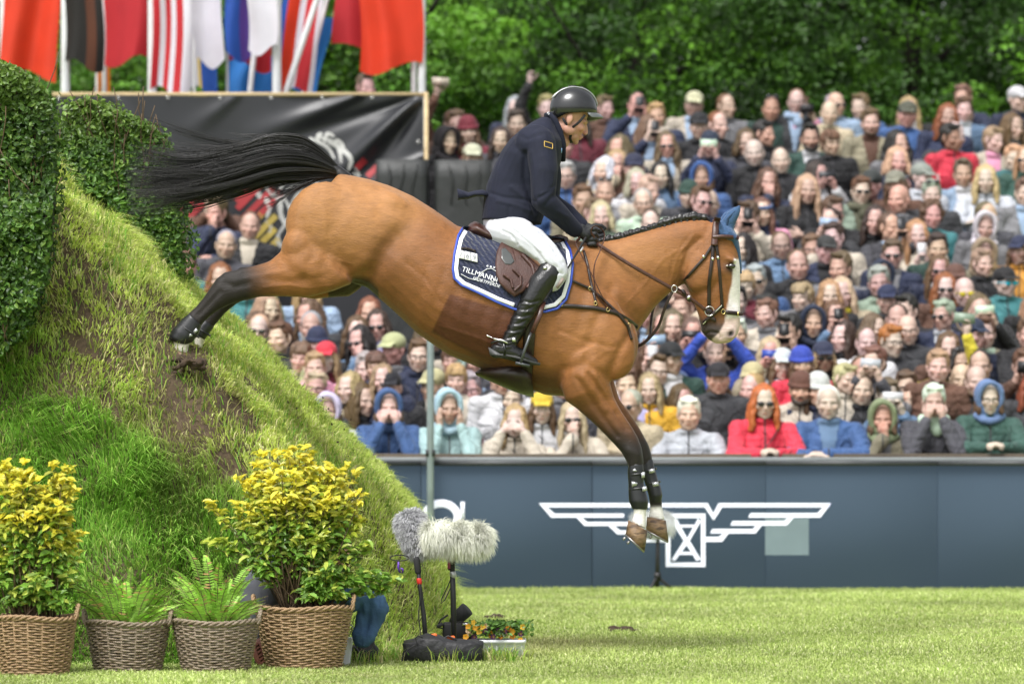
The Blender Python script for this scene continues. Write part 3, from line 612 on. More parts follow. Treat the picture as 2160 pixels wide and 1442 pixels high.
def head_paint(V, N, M, s=1.0, stubble=0.0, smile=0.0):
    """sculpt sockets and return face colour masks, verts in the frame of the head"""
    Mi = np.array(Matrix(M).inverted()); L = (V@Mi[:3,:3].T+Mi[:3,3])/s
    x, y, z = L.T; front = (y < -.04)
    ax = np.abs(x)
    def G(cx, cz, rx, rz): return np.exp(-(((ax-cx)/rx)**2+((z-cz)/rz)**2))*front
    push = G(.031,-.004,.016,.011)*.0042+G(.0,-.0735,.020,.0022)*.003+G(.0,-.090,.016,.005)*.003+G(.0,.008,.008,.008)*.002
    push = push-G(.031,-.005,.011,.007)*.0030
    fw = np.array(M)[:3,:3]@np.array([0, 1.0, 0]); fw /= np.linalg.norm(fw)
    Vn = V+push[:,None]*fw*s
    masks = dict(lip=np.clip(G(0,-.073,.022,.0095)*1.3-.2,0,1), brow=np.clip(G(.030,.0135,.016,.0045)*1.4-.35,0,1)*(y < -.055),
        white=np.clip(G(.031,-.005,.0115,.0045)*2-.9,0,1), iris=np.clip(G(.031,-.005,.0055,.0055)*2-.8,0,1),
        lash=np.clip(G(.031,-.0005,.014,.0022)*1.3-.3,0,1), cheek=G(.042,-.040,.022,.02), nose=G(0,-.040,.014,.012), nostril=np.clip(G(.007,-.051,.004,.003)*1.5-.4,0,1)*(y<-.09),
        beard=np.clip(np.exp(-((z+.085)/.030)**2)*1.2, 0, 1)*(y < .02)*(z < -.045)*(z > -.14))
    return Vn, masks
def face_color(n, k, m, lipc=.55, eyec=(.06,.05,.04), browc=(.12,.08,.05), stub=0.0):
    """multipliers over the skin tone"""
    C = np.ones((n, 3))
    def mx(c, w): nonlocal C; C = C*(1-w[:,None])+np.array(c)*w[:,None]
    mx((1.10,.80,.74), m['cheek']*.6); mx((1.08,.78,.70), m['nose']*.6)
    if stub: mx((.55,.50,.50), m['beard']*stub)
    mx((.86,.48,.46), m['lip']*.9); mx((.50,.42,.38), m['brow']*.7); mx((1.05,1.25,1.4), m['white']*.8); mx((.10,.12,.14), m['iris']); mx((.35,.28,.25), m['lash']*.45); mx((.3,.18,.16), m['nostril'])
    return C
def MX(loc, rz=0, rx=0, ry=0): return Matrix.Translation(loc)@Euler((rx, ry, rz)).to_matrix().to_4x4()
# ================================================================== HORSE
YH = 20.6
def HP(px, py, dy=0.0):
    v = P(px, py, YH); return Vector((v.x, YH+dy, v.z))
def rib(T, B, w, yc=0.0, n=28, pw=2.0, egg=0.0, ywarp=0):
    """ring through T and B (pixels, side view), half width w metres"""
    T = HP(*T, yc); B = HP(*B, yc); m = (T+B)/2; h = (T-B)/2; r = []
    for j in range(n):
        a = 2*math.pi*j/n; c = math.cos(a); s = math.sin(a)
        cc = math.copysign(abs(c)**(2/pw), c); ss = math.copysign(abs(s)**(2/pw), s)
        p = m+h*cc; y = w*ss*(1+egg*c); r.append((p.x, p.y+y, p.z))
    return r
g = Geo()
# trunk
g.loft([rib(*a) for a in [
 ((716,366),(690,398),.06), ((730,368),(645,445),.165), ((748,371),(610,505),.225), ((780,378),(640,560),.255,0,28,2.2),
 ((820,391),(715,590),.262,0,28,2.3), ((870,413),(775,606),.262,0,28,2.2), ((915,441),(830,655),.272,0,28,2.1), ((965,477),(880,703),.288,0,28,2.1),
 ((1030,492),(945,748),.30,0,28,2.1,-.08), ((1090,497),(1015,778),.30,0,28,2.1,-.12), ((1150,503),(1080,806),.285,0,28,2.1,-.14), ((1200,505),(1150,833),.26,0,28,2.1,-.12),
 ((1235,512),(1215,838),.245,0,28,2.1,-.1), ((1262,560),(1270,815),.235), ((1290,600),(1300,795),.205), ((1318,640),(1324,760),.16), ((1338,672),(1338,715),.07)]])
# neck
g.loft([rib(*a) for a in [((1180,508),(1240,760),.21), ((1225,509),(1315,730),.185), ((1268,510),(1345,697),.145), ((1300,504),(1362,676),.115),
 ((1345,491),(1382,648),.098), ((1390,479),(1410,620),.088), ((1430,467),(1430,606),.082), ((1462,462),(1447,596),.078), ((1490,463),(1462,560),.07), ((1503,470),(1480,520),.05)]])
# head
g.loft([rib(*a) for a in [((1512,463),(1482,490),.045), ((1534,473),(1466,512),.072,0,28,2.4), ((1552,500),(1454,545),.092,0,28,2.4), ((1559,535),(1446,575),.103,0,28,2.3),
 ((1561,562),(1446,600),.102,0,28,2.2), ((1561,595),(1455,620),.085,0,28,2.2), ((1561,630),(1465,643),.066,0,28,2.3), ((1562,655),(1473,664),.056,0,28,2.4), ((1562,678),(1478,684),.054,0,28,2.4),
 ((1560,697),(1480,700),.056,0,28,2.3), ((1553,711),(1493,714),.05), ((1540,723),(1509,724),.032)]])
for s in (-1, 1):      # cheek plate, eye rim, nostril wing, shoulder, haunch
    g.ell(HP(1484,572, s*.055), (.105,.045,.125), rot=Matrix.Rotation(R(15),4,'Y'))
    g.ell(HP(1541,549, s*.088), (.034,.018,.014), rot=Matrix.Rotation(R(20),4,'Y'))
    g.ell(HP(1541,703, s*.045), (.03,.018,.034))
    g.ell(HP(1262,700, s*.17), (.16,.085,.27), rot=Matrix.Rotation(R(-28),4,'Y'))
    g.ell(HP(1205,600, s*.15), (.10,.075,.20), rot=Matrix.Rotation(R(-30),4,'Y'))
    g.ell(HP(1305,725, s*.10), (.10,.10,.15))
    g.ell(HP(690,480, s*.150), (.21,.105,.23))
    g.ell(HP(640,520, s*.16), (.10,.09,.12), rot=Matrix.Rotation(R(35),4,'Y'))
    g.ell(HP(830,440, s*.13), (.13,.09,.075), rot=Matrix.Rotation(R(30),4,'Y'))
# hind legs: near, far
def leg(rs, yc, pw=2.1):
    g.loft([rib(a[0], a[1], a[2], a[3] if len(a) > 3 else yc, 20, pw) for a in rs])
leg([((640,440),(745,590),.10,-.12), ((612,500),(745,601),.115,-.14), ((594,535),(705,617),.105,-.15), ((572,553),(652,629),.083), ((540,563),(600,628),.065), ((505,571),(552,629),.053),
     ((478,577),(518,636),.048), ((461,590),(492,643),.047), ((447,610),(467,655),.040), ((432,631),(450,668),.034), ((417,649),(437,680),.031), ((400,664),(424,697),.033),
     ((381,683),(412,713),.040), ((368,703),(405,731),.037), ((370,722),(402,736),.034), ((374,742),(403,748),.040)], -.15)
leg([((660,470),(765,590),.10,.12), ((630,520),(760,604),.11,.14), ((600,544),(735,622),.10,.15), ((565,553),(660,629),.08), ((530,559),(600,620),.06), ((503,561),(548,610),.05),
     ((488,575),(525,622),.046), ((470,598),(495,640),.04), ((450,625),(470,660),.034), ((428,655),(450,685),.032), ((408,690),(432,708),.038), ((402,712),(425,722),.034), ((403,735),(420,742),.034)], .12)
# fore legs
leg([((1178,770),(1300,700),.115,-.14), ((1181,815),(1296,760),.105,-.15), ((1192,845),(1286,808),.085,-.15), ((1217,863),(1294,838),.07), ((1243,886),(1310,868),.058), ((1270,912),(1328,895),.05),
     ((1294,936),(1344,921),.045), ((1311,955),(1353,946),.046), ((1321,974),(1356,968),.041), ((1326,990),(1355,988),.032), ((1329,1020),(1353,1020),.029),
     ((1329,1048),(1360,1048),.036), ((1334,1066),(1363,1068),.037), ((1336,1082),(1361,1086),.031), ((1330,1100),(1362,1115),.042)], -.13)
leg([((1200,770),(1310,710),.10,.12), ((1228,830),(1294,792),.075,.13), ((1256,868),(1308,842),.06), ((1284,900),(1330,872),.05), ((1312,930),(1352,905),.045),
     ((1336,953),(1370,938),.044), ((1347,972),(1377,962),.040), ((1352,990),(1378,985),.031), ((1360,1018),(1384,1012),.029),
     ((1368,1042),(1396,1036),.036), ((1371,1060),(1398,1054),.036), ((1372,1076),(1399,1072),.031), ((1369,1092),(1404,1098),.042)], .09)
hme = remesh(g, .0090, 6, 'horse_body')
V = mverts(hme); N = mnorm(hme)
px = V[:,0]/YH*F+1080; py = HZ-(V[:,2]-HC)/YH*F; yy = V[:,1]-YH
side = np.clip(np.abs(N[:,1])*1.6-.2, 0, 1)
def spot(cx, cy, rx, ry, ang=0.0):
    a = R(ang); dx = px-cx; dy = py-cy; u = (dx*math.cos(a)+dy*math.sin(a))/rx; v = (-dx*math.sin(a)+dy*math.cos(a))/ry
    return np.exp(-(u*u+v*v))
def groove(pts, wd, amp):
    """soft groove (amp<0) or ridge along a pixel polyline"""
    d = np.full(len(px), 1e9)
    for (ax, ay), (bx, by) in zip(pts, pts[1:]):
        vx, vy = bx-ax, by-ay; t = np.clip(((px-ax)*vx+(py-ay)*vy)/(vx*vx+vy*vy), 0, 1)
        d = np.minimum(d, (px-ax-t*vx)**2+(py-ay-t*vy)**2)
    return amp*np.exp(-d/(wd*wd))
D = np.zeros(len(V))
for a in [ # flank hollow, stifle fold, loin, croup, ribs, shoulder, elbow, forearm muscles, neck, head
 (groove([(838,500),(800,560),(762,596)], 20, -.022)), (groove([(870,470),(838,520)], 26, -.016)), (groove([(700,608),(740,590),(775,560)], 16, .012)),
 (groove([(660,420),(625,500),(640,560)], 30, .008)), (groove([(735,430),(700,500),(690,560)], 14, -.006)), (groove([(645,470),(665,540),(650,590)], 10, -.005)),
 (groove([(760,400),(800,440),(815,480)], 14, -.006)), (groove([(600,552),(650,600),(700,612)], 12, -.006)), (groove([(560,590),(620,598),(680,590)], 9, -.006)),
 (groove([(520,580),(560,575),(590,565)], 6, -.006)), (groove([(480,600),(500,608),(530,600)], 7, -.006)), (groove([(470,618),(450,640),(425,665)], 5, -.006)),
 (groove([(1165,560),(1172,640),(1180,740),(1185,800)], 16, -.012)), (groove([(1290,610),(1250,690),(1235,760)], 11, -.009)), (groove([(1230,620),(1215,700)], 12, -.004)),
 (groove([(1330,700),(1300,750),(1282,800)], 9, -.012)), (groove([(1190,780),(1230,770),(1270,790)], 9, -.009)), (groove([(1240,790),(1290,860),(1318,905)], 5, -.010)),
 (groove([(1215,800),(1262,870),(1300,920)], 5, -.009)), (groove([(1262,800),(1300,868),(1326,908)], 4, -.007)), (groove([(1228,795),(1275,865)], 6, .008)), (groove([(1252,790),(1296,862)], 5, .007)),
 (groove([(1325,950),(1345,958)], 8, .005)), (groove([(1340,980),(1342,1030)], 3, -.004)),
 (groove([(1285,560),(1350,590),(1400,585)], 22, -.009)), (groove([(1300,620),(1355,650)], 16, .008)), (groove([(1320,520),(1400,500),(1460,490)], 14, .006)),
 (groove([(1475,505),(1450,530),(1438,570),(1436,596)], 6, -.012)), (groove([(1468,500),(1432,545),(1425,585)], 3, -.004)), (groove([(1455,495),(1420,545),(1412,590)], 3, -.003)),
 (groove([(1462,620),(1500,612),(1520,590)], 9, -.009)), (groove([(1518,590),(1532,640),(1536,668)], 5, .008)), (groove([(1510,545),(1524,556)], 9, -.010)), (groove([(1529,600),(1548,640)], 8, -.006)),
 (groove([(1484,704),(1500,700),(1512,702),(1519,712)], 2.2, -.010)), (groove([(1535,560),(1548,566)], 3.5, .004))]:
    D += a
for i in range(6): D += groove([(905+i*34, 560+i*14), (885+i*32, 640+i*12), (900+i*30, 690+i*12)], 8, -.003)
for i in range(9):   # skin folds at the throat and faint veins
    D += groove([(1404+i*4.3, 530+i*3), (1414+i*2.6, 575), (1420+i, 600)], 1.6, -.0032)
D += groove([(930,690),(1000,712),(1060,735),(1120,752)], 3, .0022)+groove([(1245,765),(1275,742),(1310,740)], 3, .002)+groove([(560,610),(610,604),(660,612),(700,604)], 2.5, .003)+groove([(1255,800),(1270,835),(1290,870)], 2, .003)+groove([(1450,520),(1400,545),(1360,600),(1320,640)], 3, .0025)+groove([(1505,610),(1516,635),(1512,660)], 2, .003)+groove([(660,560),(700,545),(740,560)], 2.5, .0025)+groove([(860,560),(900,590),(930,640)], 3, -.003)+groove([(1180,700),(1230,720),(1290,735)], 5, -.004)
D *= side
eye = spot(1541,563, 9, 5.5, 8)*side; D -= eye*.006
nos = np.where(yy < 9, spot(1541,704, 9.5, 7, -40), 0)*side; D -= nos*.016
D += snoise(V, 9, 3, 3)*.0016
V = V+N*D[:,None]; setverts(hme, V)
# coat colour: bay with black points, clipped patch, white blaze and pasterns (markings of the animal itself), plus shade painted on flank and belly
def S(x, a, b): t = np.clip((x-a)/(b-a), 0, 1); return t*t*(3-2*t)
def mixc(C, c, m): return C*(1-m[:,None])+np.array(c)*m[:,None]
nz = snoise(V, 5, 11, 4); nf = snoise(V, 45, 5, 2)
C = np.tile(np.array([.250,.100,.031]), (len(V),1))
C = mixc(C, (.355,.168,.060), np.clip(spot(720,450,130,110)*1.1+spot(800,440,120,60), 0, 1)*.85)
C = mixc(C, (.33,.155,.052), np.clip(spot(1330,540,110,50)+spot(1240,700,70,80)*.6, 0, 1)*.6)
C = mixc(C, (.105,.038,.013), np.clip(spot(815,545,45,60,20)*.5+spot(905,500,40,50)*.35+spot(1060,780,170,35,20)*.6, 0, 1))  # flank and belly dapples, deepened to paint shade into the coat
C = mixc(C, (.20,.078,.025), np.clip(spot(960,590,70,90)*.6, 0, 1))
C *= (1+.10*nz+.05*nf)[:,None]
def polymask(poly, soft=2.0):
    d = np.full(len(px), 1e9); ins = np.zeros(len(px), bool); n = len(poly)
    for i in range(n):
        (ax, ay), (bx, by) = poly[i], poly[(i+1) % n]; vx, vy = bx-ax, by-ay
        t = np.clip(((px-ax)*vx+(py-ay)*vy)/(vx*vx+vy*vy), 0, 1); d = np.minimum(d, np.hypot(px-ax-t*vx, py-ay-t*vy))
        c = ((ay > py) != (by > py)) & (px < (bx-ax)*(py-ay)/(by-ay+1e-9)+ax); ins ^= c
    return S(np.where(ins, d, -d), -soft, soft)
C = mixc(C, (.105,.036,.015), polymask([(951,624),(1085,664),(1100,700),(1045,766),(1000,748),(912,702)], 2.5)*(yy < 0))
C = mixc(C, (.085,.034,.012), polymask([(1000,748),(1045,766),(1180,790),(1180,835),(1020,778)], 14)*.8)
C = mixc(C, (.02,.014,.012), np.exp(-((groove([(1484,704),(1500,700),(1512,702),(1519,712)], 2.4, 1)-1)/.5)**2)*(px > 1470)*(py > 690))
blk = (.017,.013,.011)
hind = np.where((px < 640), S(620-px+(py-590)*.3+nz*12, 20, 100), 0); C = mixc(C, blk, hind)
fore = np.where(py > 800, S(py+ (px-1290)*-.25+nz*14, 845, 935), 0)*(px > 1150)*(px < 1420); C = mixc(C, blk, fore)
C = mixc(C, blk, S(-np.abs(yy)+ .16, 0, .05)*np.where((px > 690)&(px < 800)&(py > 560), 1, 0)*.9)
C = mixc(C, (.055,.03,.02), spot(1440,600,18,16)*.6)
hx = np.where(px > 1450, 1, 0)
C = mixc(C, (.045,.032,.027), S(py-(px-1500)*.15+nz*6, 655, 690)*hx*(py < 760))       # dark muzzle
C = mixc(C, (.035,.020,.014), np.clip(spot(1541,566,17,12)*1.3,0,1)*hx*.9)
blaze = polymask([(1548,548),(1560,546),(1570,560),(1572,690),(1566,705),(1552,716),(1536,730),(1500,732),(1503,714),(1516,702),(1527,682),(1531,650),(1542,600)], 2.5)*hx
C = mixc(C, (.66,.50,.46), blaze); C = mixc(C, (.80,.745,.74), polymask([(1546,548),(1572,548),(1572,668),(1530,672),(1535,640),(1543,600)], 2.5)*hx)
C = mixc(C, (.42,.27,.22), np.clip(spot(1530,722,20,7)+spot(1545,712,9,10), 0, 1)*hx*.6)
C = mixc(C, (.015,.010,.009), np.clip(nos*1.5, 0, 1)); C = mixc(C, (.008,.006,.006), np.clip(eye*2.2-.6, 0, 1))
C = mixc(C, (.78,.75,.71), np.where((py > 1066)&(px > 1300), S(py+nz*3, 1066, 1074), 0))
C = mixc(C, (.62,.58,.52), np.where((px < 440), S(py-(px-358)*-.3+nz*2, 714, 726), 0))
C = np.clip(C, .004, .9)
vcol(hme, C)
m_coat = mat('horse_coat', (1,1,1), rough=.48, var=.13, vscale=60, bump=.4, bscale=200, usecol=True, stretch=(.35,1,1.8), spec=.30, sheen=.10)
m_blackhair = mat('black_hair', (.010,.009,.009), rough=.38, var=.35, vscale=50, spec=.55)
horse = empty('horse', HP(1080,760), 'bay show jumping horse leaping down off the grass bank with the rider on its back', 'horse')
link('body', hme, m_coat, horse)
# eyes (both sides), with a wet gloss
m_eye = mat('eye_gloss', (.010,.006,.004), rough=.05, var=0, coat=1)
m_eyew = mat('eye_white', (.55,.48,.42), rough=.3, var=0)
for s in (-1, 1):
    e = Geo(); e.ell(HP(1541,563, s*.095), (.021,.011,.014)); eo = build(e, 'eye', m_eye, horse)
    e = Geo(); e.ell(HP(1532,562, s*.0935), (.007,.006,.005)); build(e, 'eye_white', m_eyew, horse)
# hooves
m_hoof = mat('hoof_horn', (.30,.19,.10), rough=.55, var=.4, vscale=18, c2=(.06,.035,.02), bump=.5, bscale=60, stretch=(1,1,3))
m_iron = mat('shoe_iron', (.35,.34,.33), rough=.35, metal=1, var=.15)
m_soil = mat('soil', (.075,.048,.028), rough=.95, var=.5, vscale=25, bump=1, bscale=50, c2=(.03,.018,.011))
def hoof(corr, corf, toe, heel, yc, w=.062):
    h = Geo(); h.loft([rib(corr, corf, w*.80, yc, 24), rib(((corr[0]*.5+heel[0]*.5), (corr[1]*.5+heel[1]*.5)), ((corf[0]*.5+toe[0]*.5), (corf[1]*.5+toe[1]*.5)), w*.93, yc, 24), rib(heel, toe, w*1.06, yc, 24)])
    ho = build(h, 'hoof', m_hoof, horse)
    sh = Geo(); dx, dy = toe[0]-heel[0], toe[1]-heel[1]; L = math.hypot(dx, dy); nx, ny = -dy/L*5, dx/L*5
    if ny < 0: nx, ny = -nx, -ny
    sh.loft([rib(heel, toe, w*1.09, yc, 24), rib((heel[0]+nx*.7, heel[1]+ny*.7), (toe[0]+nx*.7, toe[1]+ny*.7), w*1.07, yc, 24)])
    for t in (.08, .3):
        for s in (-1, 1):
            q = (heel[0]+dx*t+nx*1.5, heel[1]+dy*t+ny*1.5); a = HP(*q, yc+s*w*.6); sh.cap(a, .006, a+Vector((nx, 0, -ny))*.0016, .006, 8)
    so_ = build(sh, 'horseshoe', m_iron, None); so_.parent = ho; return ho
hoof((1324,1095), (1364,1118), (1358,1161), (1318,1124), -.13); hoof((1366,1090), (1406,1098), (1412,1143), (1364,1117), .09)
hoof((376,742), (403,745), (406,764), (373,760), -.15); hoof((402,738), (424,736), (430,762), (404,764), .12)
# boots on the legs
m_boot = mat('boot_shell', (.012,.013,.015), rough=.38, var=.2, vscale=30, bump=.1, bscale=120)
m_strap = mat('boot_silver', (.55,.56,.58), rough=.3, var=.1, metal=.6)
def tboot(rs, yc, straps, win):
    b = Geo(); b.loft([rib(a[0], a[1], a[2], yc, 24, 2.2) for a in rs])
    me = remesh(b, .006, 4, 'tendon_boot'); o = link('tendon_boot', me, m_boot, horse)
    s = Geo()
    for (a, bb, wd) in straps:
        s.loft([rib((a[0]-1, a[1]-1), (bb[0]+1, bb[1]-1), wd, yc, 20, 2.2), rib((a[0]-1, a[1]+3.5), (bb[0]+1, bb[1]+3.5), wd, yc, 20, 2.2)])
    so_ = build(s, 'strap', m_boot, None); so_.parent = o
    k = Geo()
    for poly in win:
        k.prism([(HP(x, y).x, HP(x, y).z) for x, y in poly], YH+yc-.0445, YH+yc-.030)
    ko = build(k, 'vent', m_strap, None); ko.parent = o
tboot([((1324,978),(1355,976),.036), ((1322,995),(1357,992),.039), ((1324,1020),(1356,1018),.038), ((1324,1040),(1362,1040),.044), ((1325,1056),(1366,1056),.048), ((1332,1072),(1364,1074),.038)], -.13,
      [((1325,1000),(1358,996),.042), ((1325,1030),(1362,1026),.043)], [[(1331,992),(1342,993),(1337,987)],[(1330,1014),(1343,1017),(1341,1022),(1331,1025)],[(1350,996),(1358,994),(1358,1006),(1351,1007)],[(1352,1026),(1361,1024),(1363,1033),(1353,1035)]])
tboot([((1351,974),(1378,966),.034), ((1354,992),(1382,984),.038), ((1360,1015),(1388,1008),.038), ((1366,1032),(1395,1026),.044), ((1370,1046),(1399,1044),.047), ((1374,1064),(1396,1058),.036)], .09,
      [((1357,994),(1386,986),.042), ((1364,1020),(1394,1014),.043)], [[(1369,990),(1381,987),(1382,996),(1370,998)],[(1376,1018),(1389,1015),(1391,1024),(1378,1026)]])
tboot([((404,662),(430,688),.040), ((388,676),(424,706),.046), ((370,694),(412,722),.052), ((362,708),(400,730),.050), ((362,718),(392,730),.036)], -.15,
      [((384,684),(424,712),.050)], [[(396,690),(404,694),(402,703),(394,700)],[(384,696),(390,700),(386,706)],[(414,700),(420,694),(424,699),(416,706)],[(404,706),(412,704),(412,711),(404,713)]])
tboot([((424,668),(448,688),.036), ((412,684),(436,704),.044), ((404,700),(428,716),.044)], .12, [((412,688),(440,706),.048)], [])
# mane: plaited knots along the crest
crest = [(1240,510),(1268,507),(1300,500),(1330,493),(1355,486),(1380,478),(1405,469),(1430,461),(1458,458),(1480,459),(1498,462)]
mg = Geo()
cp = [HP(*c) for c in crest]
mg.tube([p+Vector((0,0,-.006)) for p in cp], [.016,.018,.019,.019,.019,.018,.018,.018,.017,.016,.012], 10)
def along(pts, t):
    L = [0]
    for a, b in zip(pts, pts[1:]): L.append(L[-1]+(b-a).length)
    t *= L[-1]
    for i in range(len(pts)-1):
        if t <= L[i+1]: return pts[i].lerp(pts[i+1], (t-L[i])/(L[i+1]-L[i]+1e-9))
    return pts[-1].copy()
nk = 21
for i in range(nk):
    t = .03+.93*(i+random.uniform(-.2,.2))/(nk-1); c = along(cp, t); big = (.0085+.0055*min(1, t*1.4)*(1 if i < nk-2 else .7))*random.uniform(.8,1.2)
    for j in range(3): mg.ell(c+Vector((random.uniform(-.004,.004), -.004-.006*j, .010+big*.5-.007*j)), (big*1.35, big*.8, big*.7), 12, 8)
    mg.ell(c+Vector((0,-.016,-.006)), (big*.95, big*.55, big*.9), 10, 7)
    mg.ell(c+Vector((0,-.020,-.024)), (big*.55, big*.4, big*.8), 10, 7)
mme = remesh(mg, .0045, 1, 'mane'); mv = mverts(mme); setverts(mme, mv+mnorm(mme)*(snoise(mv, 90, 2, 2)*.0022)[:,None])
link('mane', mme, m_blackhair, horse)
# tail: streaming strands
def strands(cen, spread, nst, nseg, r0, seed, wob=.03, tips=(.55,1.0), curlup=.0):
    """cen: control polyline; spread: (vertical, depth) per control point"""
    rr = np.random.default_rng(seed); K = len(cen); cen = np.array([tuple(c) for c in cen]); spread = np.array(spread)
    T = np.linspace(0, 1, nseg)
    VV = []; FF = []; base = 0
    for i in range(nst):
        if i % 26 == 0: lk = (rr.normal(0,.42), rr.normal(0,.42), rr.uniform(0,6.28,3), rr.uniform(4,9), rr.uniform(*tips), rr.normal(0,1))
        a, b = lk[0]+rr.normal(0,.085), lk[1]+rr.normal(0,.085); a = np.clip(a, -1.15, 1.15); b = np.clip(b, -1, 1); L = lk[4]*rr.uniform(.80,1.0); t = np.minimum(T*L, 1.0)*1.0
        x = t*(K-1); k = np.clip(x.astype(int), 0, K-2); f = (x-k)[:,None]
        p0 = cen[np.clip(k-1,0,K-1)]; p1 = cen[k]; p2 = cen[k+1]; p3 = cen[np.clip(k+2,0,K-1)]
        c = .5*((2*p1)+(-p0+p2)*f+(2*p0-5*p1+4*p2-p3)*f**2+(-p0+3*p1-3*p2+p3)*f**3); sp = spread[k]*(1-f)+spread[k+1]*f
        ph = lk[2]+rr.uniform(-.35,.35,3); w = wob*t**1.6
        c[:,2] += a*sp[:,0]+w*np.sin(t*lk[3]+ph[0])+curlup*(lk[5]*1.6+rr.normal()*.5)*t**3
        c[:,1] += b*sp[:,1]+w*np.sin(t*rr.uniform(3,7)+ph[1]); c[:,0] += .4*w*np.sin(t*6+ph[2])
        r = r0*rr.uniform(.6,1.4)*(1-.75*T**1.5)
        ring = []
        for j in range(3):
            an = 2*math.pi*j/3+ph[0]; q = c.copy(); q[:,2] += r*math.cos(an); q[:,1] += r*math.sin(an); ring.append(q)
        VV.append(np.stack(ring, 1).reshape(-1, 3))
        ii = np.arange(nseg-1)[:,None]*3+base
        for j in range(3): FF.append(np.hstack([ii+j, ii+(j+1)%3, ii+3+(j+1)%3, ii+3+j]))
        base += nseg*3
    return np.concatenate(VV), np.concatenate(FF)
ta = [HP(722,368), HP(690,352), HP(640,338), HP(575,338), HP(500,358), HP(420,375), HP(345,380), HP(265,375)]
sp = [(.012,.012),(.055,.05),(.105,.07),(.115,.09),(.115,.10),(.12,.11),(.13,.12),(.155,.13)]
V1, F1 = strands(ta, sp, 3400, 20, .0020, 1, .035, (.72,1.06), .04)
tb = [HP(720,370), HP(690,372), HP(650,385), HP(600,398), HP(560,402), HP(515,415)]
V2, F2 = strands(tb, [(.01,.01),(.03,.04),(.05,.05),(.06,.06),(.07,.06),(.09,.07)], 240, 14, .0016, 4, .05, (.4,1.0), .05)
tc_ = [HP(715,366), HP(660,335), HP(590,315), HP(520,315), HP(430,310), HP(340,295), HP(270,290)]
V3, F3 = strands(tc_, [(.01,.01),(.04,.04),(.06,.05),(.06,.05),(.06,.06),(.07,.07),(.09,.1)], 260, 18, .0015, 9, .05, (.5,1.0), .05)
rawmesh('tail', np.concatenate([V1,V2,V3]), np.concatenate([F1, F2+len(V1), F3+len(V1)+len(V2)]), None, m_blackhair, horse, smooth=True)
tg = Geo(); tg.chain([HP(728,378), HP(712,362), HP(690,352), HP(660,344)], [.04,.032,.026,.018])
build(tg, 'tail_dock', m_blackhair, horse)
# ears under the blue bonnet
m_bonnet = mat('bonnet_knit', (.038,.088,.19), rough=.85, var=.15, vscale=60, bump=.6, bscale=170, sheen=.3)
eg = Geo()
for s in (-1, 1):
    dx = 0 if s < 0 else -6
    eg.loft([rib((1518+dx,474),(1547+dx,486), .022, s*.045, 16), rib((1524+dx,462),(1550+dx,472), .026, s*.05, 16), rib((1534+dx,448),(1558+dx,456), .022, s*.055, 16), rib((1547+dx,440),(1561+dx,445), .013, s*.058, 16), rib((1558+dx,433),(1561+dx,436), .003, s*.06, 16)])
eg.loft([rib((1506,462),(1498,500),.075,0,24,2.3), rib((1530,468),(1505,505),.088,0,24,2.4), rib((1545,480),(1520,510),.098,0,24,2.4), rib((1556,498),(1545,512),.085,0,24,2.4)])
eg.loft([rib((1556,496),(1540,512),.085,0,24,2.2), rib((1561,525),(1549,530),.055,0,24,2.2), rib((1564,550),(1556,552),.034,0,24), rib((1565,578),(1561,578),.008,0,24)])
link('ear_bonnet', remesh(eg, .0055, 3, 'ear_bonnet'), m_bonnet, horse)
m_ear_shade = mat('ear_shade', (.02,.045,.10), rough=.9)  # bonnet blue darkened: shade inside each ear painted as a strip
for s in (-1, 1):
    eg = Geo(); eg.chain([HP(1532,478,s*.068), HP(1534,462,s*.075), HP(1547,449,s*.072), HP(1556,441,s*.064)], [.005,.006,.004,.002], 8); build(eg, 'ear_shade_strip', m_ear_shade, horse)

# ---------------- tack lying on the surface
from mathutils.bvhtree import BVHTree
def bvh_of(*meshes):
    VV = []; FF = []; b = 0
    for me, off in meshes:
        v = [tuple(Vector(x.co)+off) for x in me.vertices]; VV += v; FF += [tuple(i+b for i in p.vertices) for p in me.polygons]; b += len(v)
    return BVHTree.FromPolygons(VV, FF)
hbvh = bvh_of((hme, Vector((0,0,0))))
def onhorse(x, y, off=.006, s=-1, default=-.12):
    """point on the near (s=-1) or far side of the horse under photo pixel x,y"""
    o = HP(x, y, s*1.2); r = hbvh.ray_cast(o, Vector((0, -s, 0)), 1.2)
    if r[0] is None: return HP(x, y, default*(-s) if default < 0 else default)
    return Vector((r[0].x, r[0].y+s*off, r[0].z))
def dens(pts, n=6):
    out = []
    for (a, b), (c, d) in zip(pts, pts[1:]):
        for i in range(n): out.append((a+(c-a)*i/n, b+(d-b)*i/n))
    out.append(pts[-1]); return out
def strap(geo, pts, w, th=.003, off=.006, s=-1, n=6, default=-.12, m=0):
    """leather strap hugging the horse; w full width"""
    q = [onhorse(x, y, off, s, default) for x, y in dens(pts, n)]
    for _ in range(2):
        for i in range(1, len(q)-1): q[i].y = (q[i-1].y+q[i].y*2+q[i+1].y)/4 if abs(q[i-1].y-q[i+1].y) < .08 else q[i].y
    k = len(q); rings = []
    for i, p in enumerate(q):
        t = (q[min(i+1,k-1)]-q[max(i-1,0)]); t = Vector((t.x, 0, t.z)); t = t.normalized() if t.length > 1e-6 else Vector((1,0,0))
        u = Vector((-t.z, 0, t.x)); v = Vector((0, s, 0))
        rings.append([tuple(p+u*(w/2)), tuple(p+u*(w/2*.8)+v*th), tuple(p-u*(w/2*.8)+v*th), tuple(p-u*(w/2)), tuple(p-u*(w/2)-v*.012), tuple(p+u*(w/2)-v*.012)])
    geo.loft(rings, m=m)
m_leath = mat('brown_leather', (.060,.022,.014), rough=.38, var=.25, vscale=30, bump=.15, bscale=140)
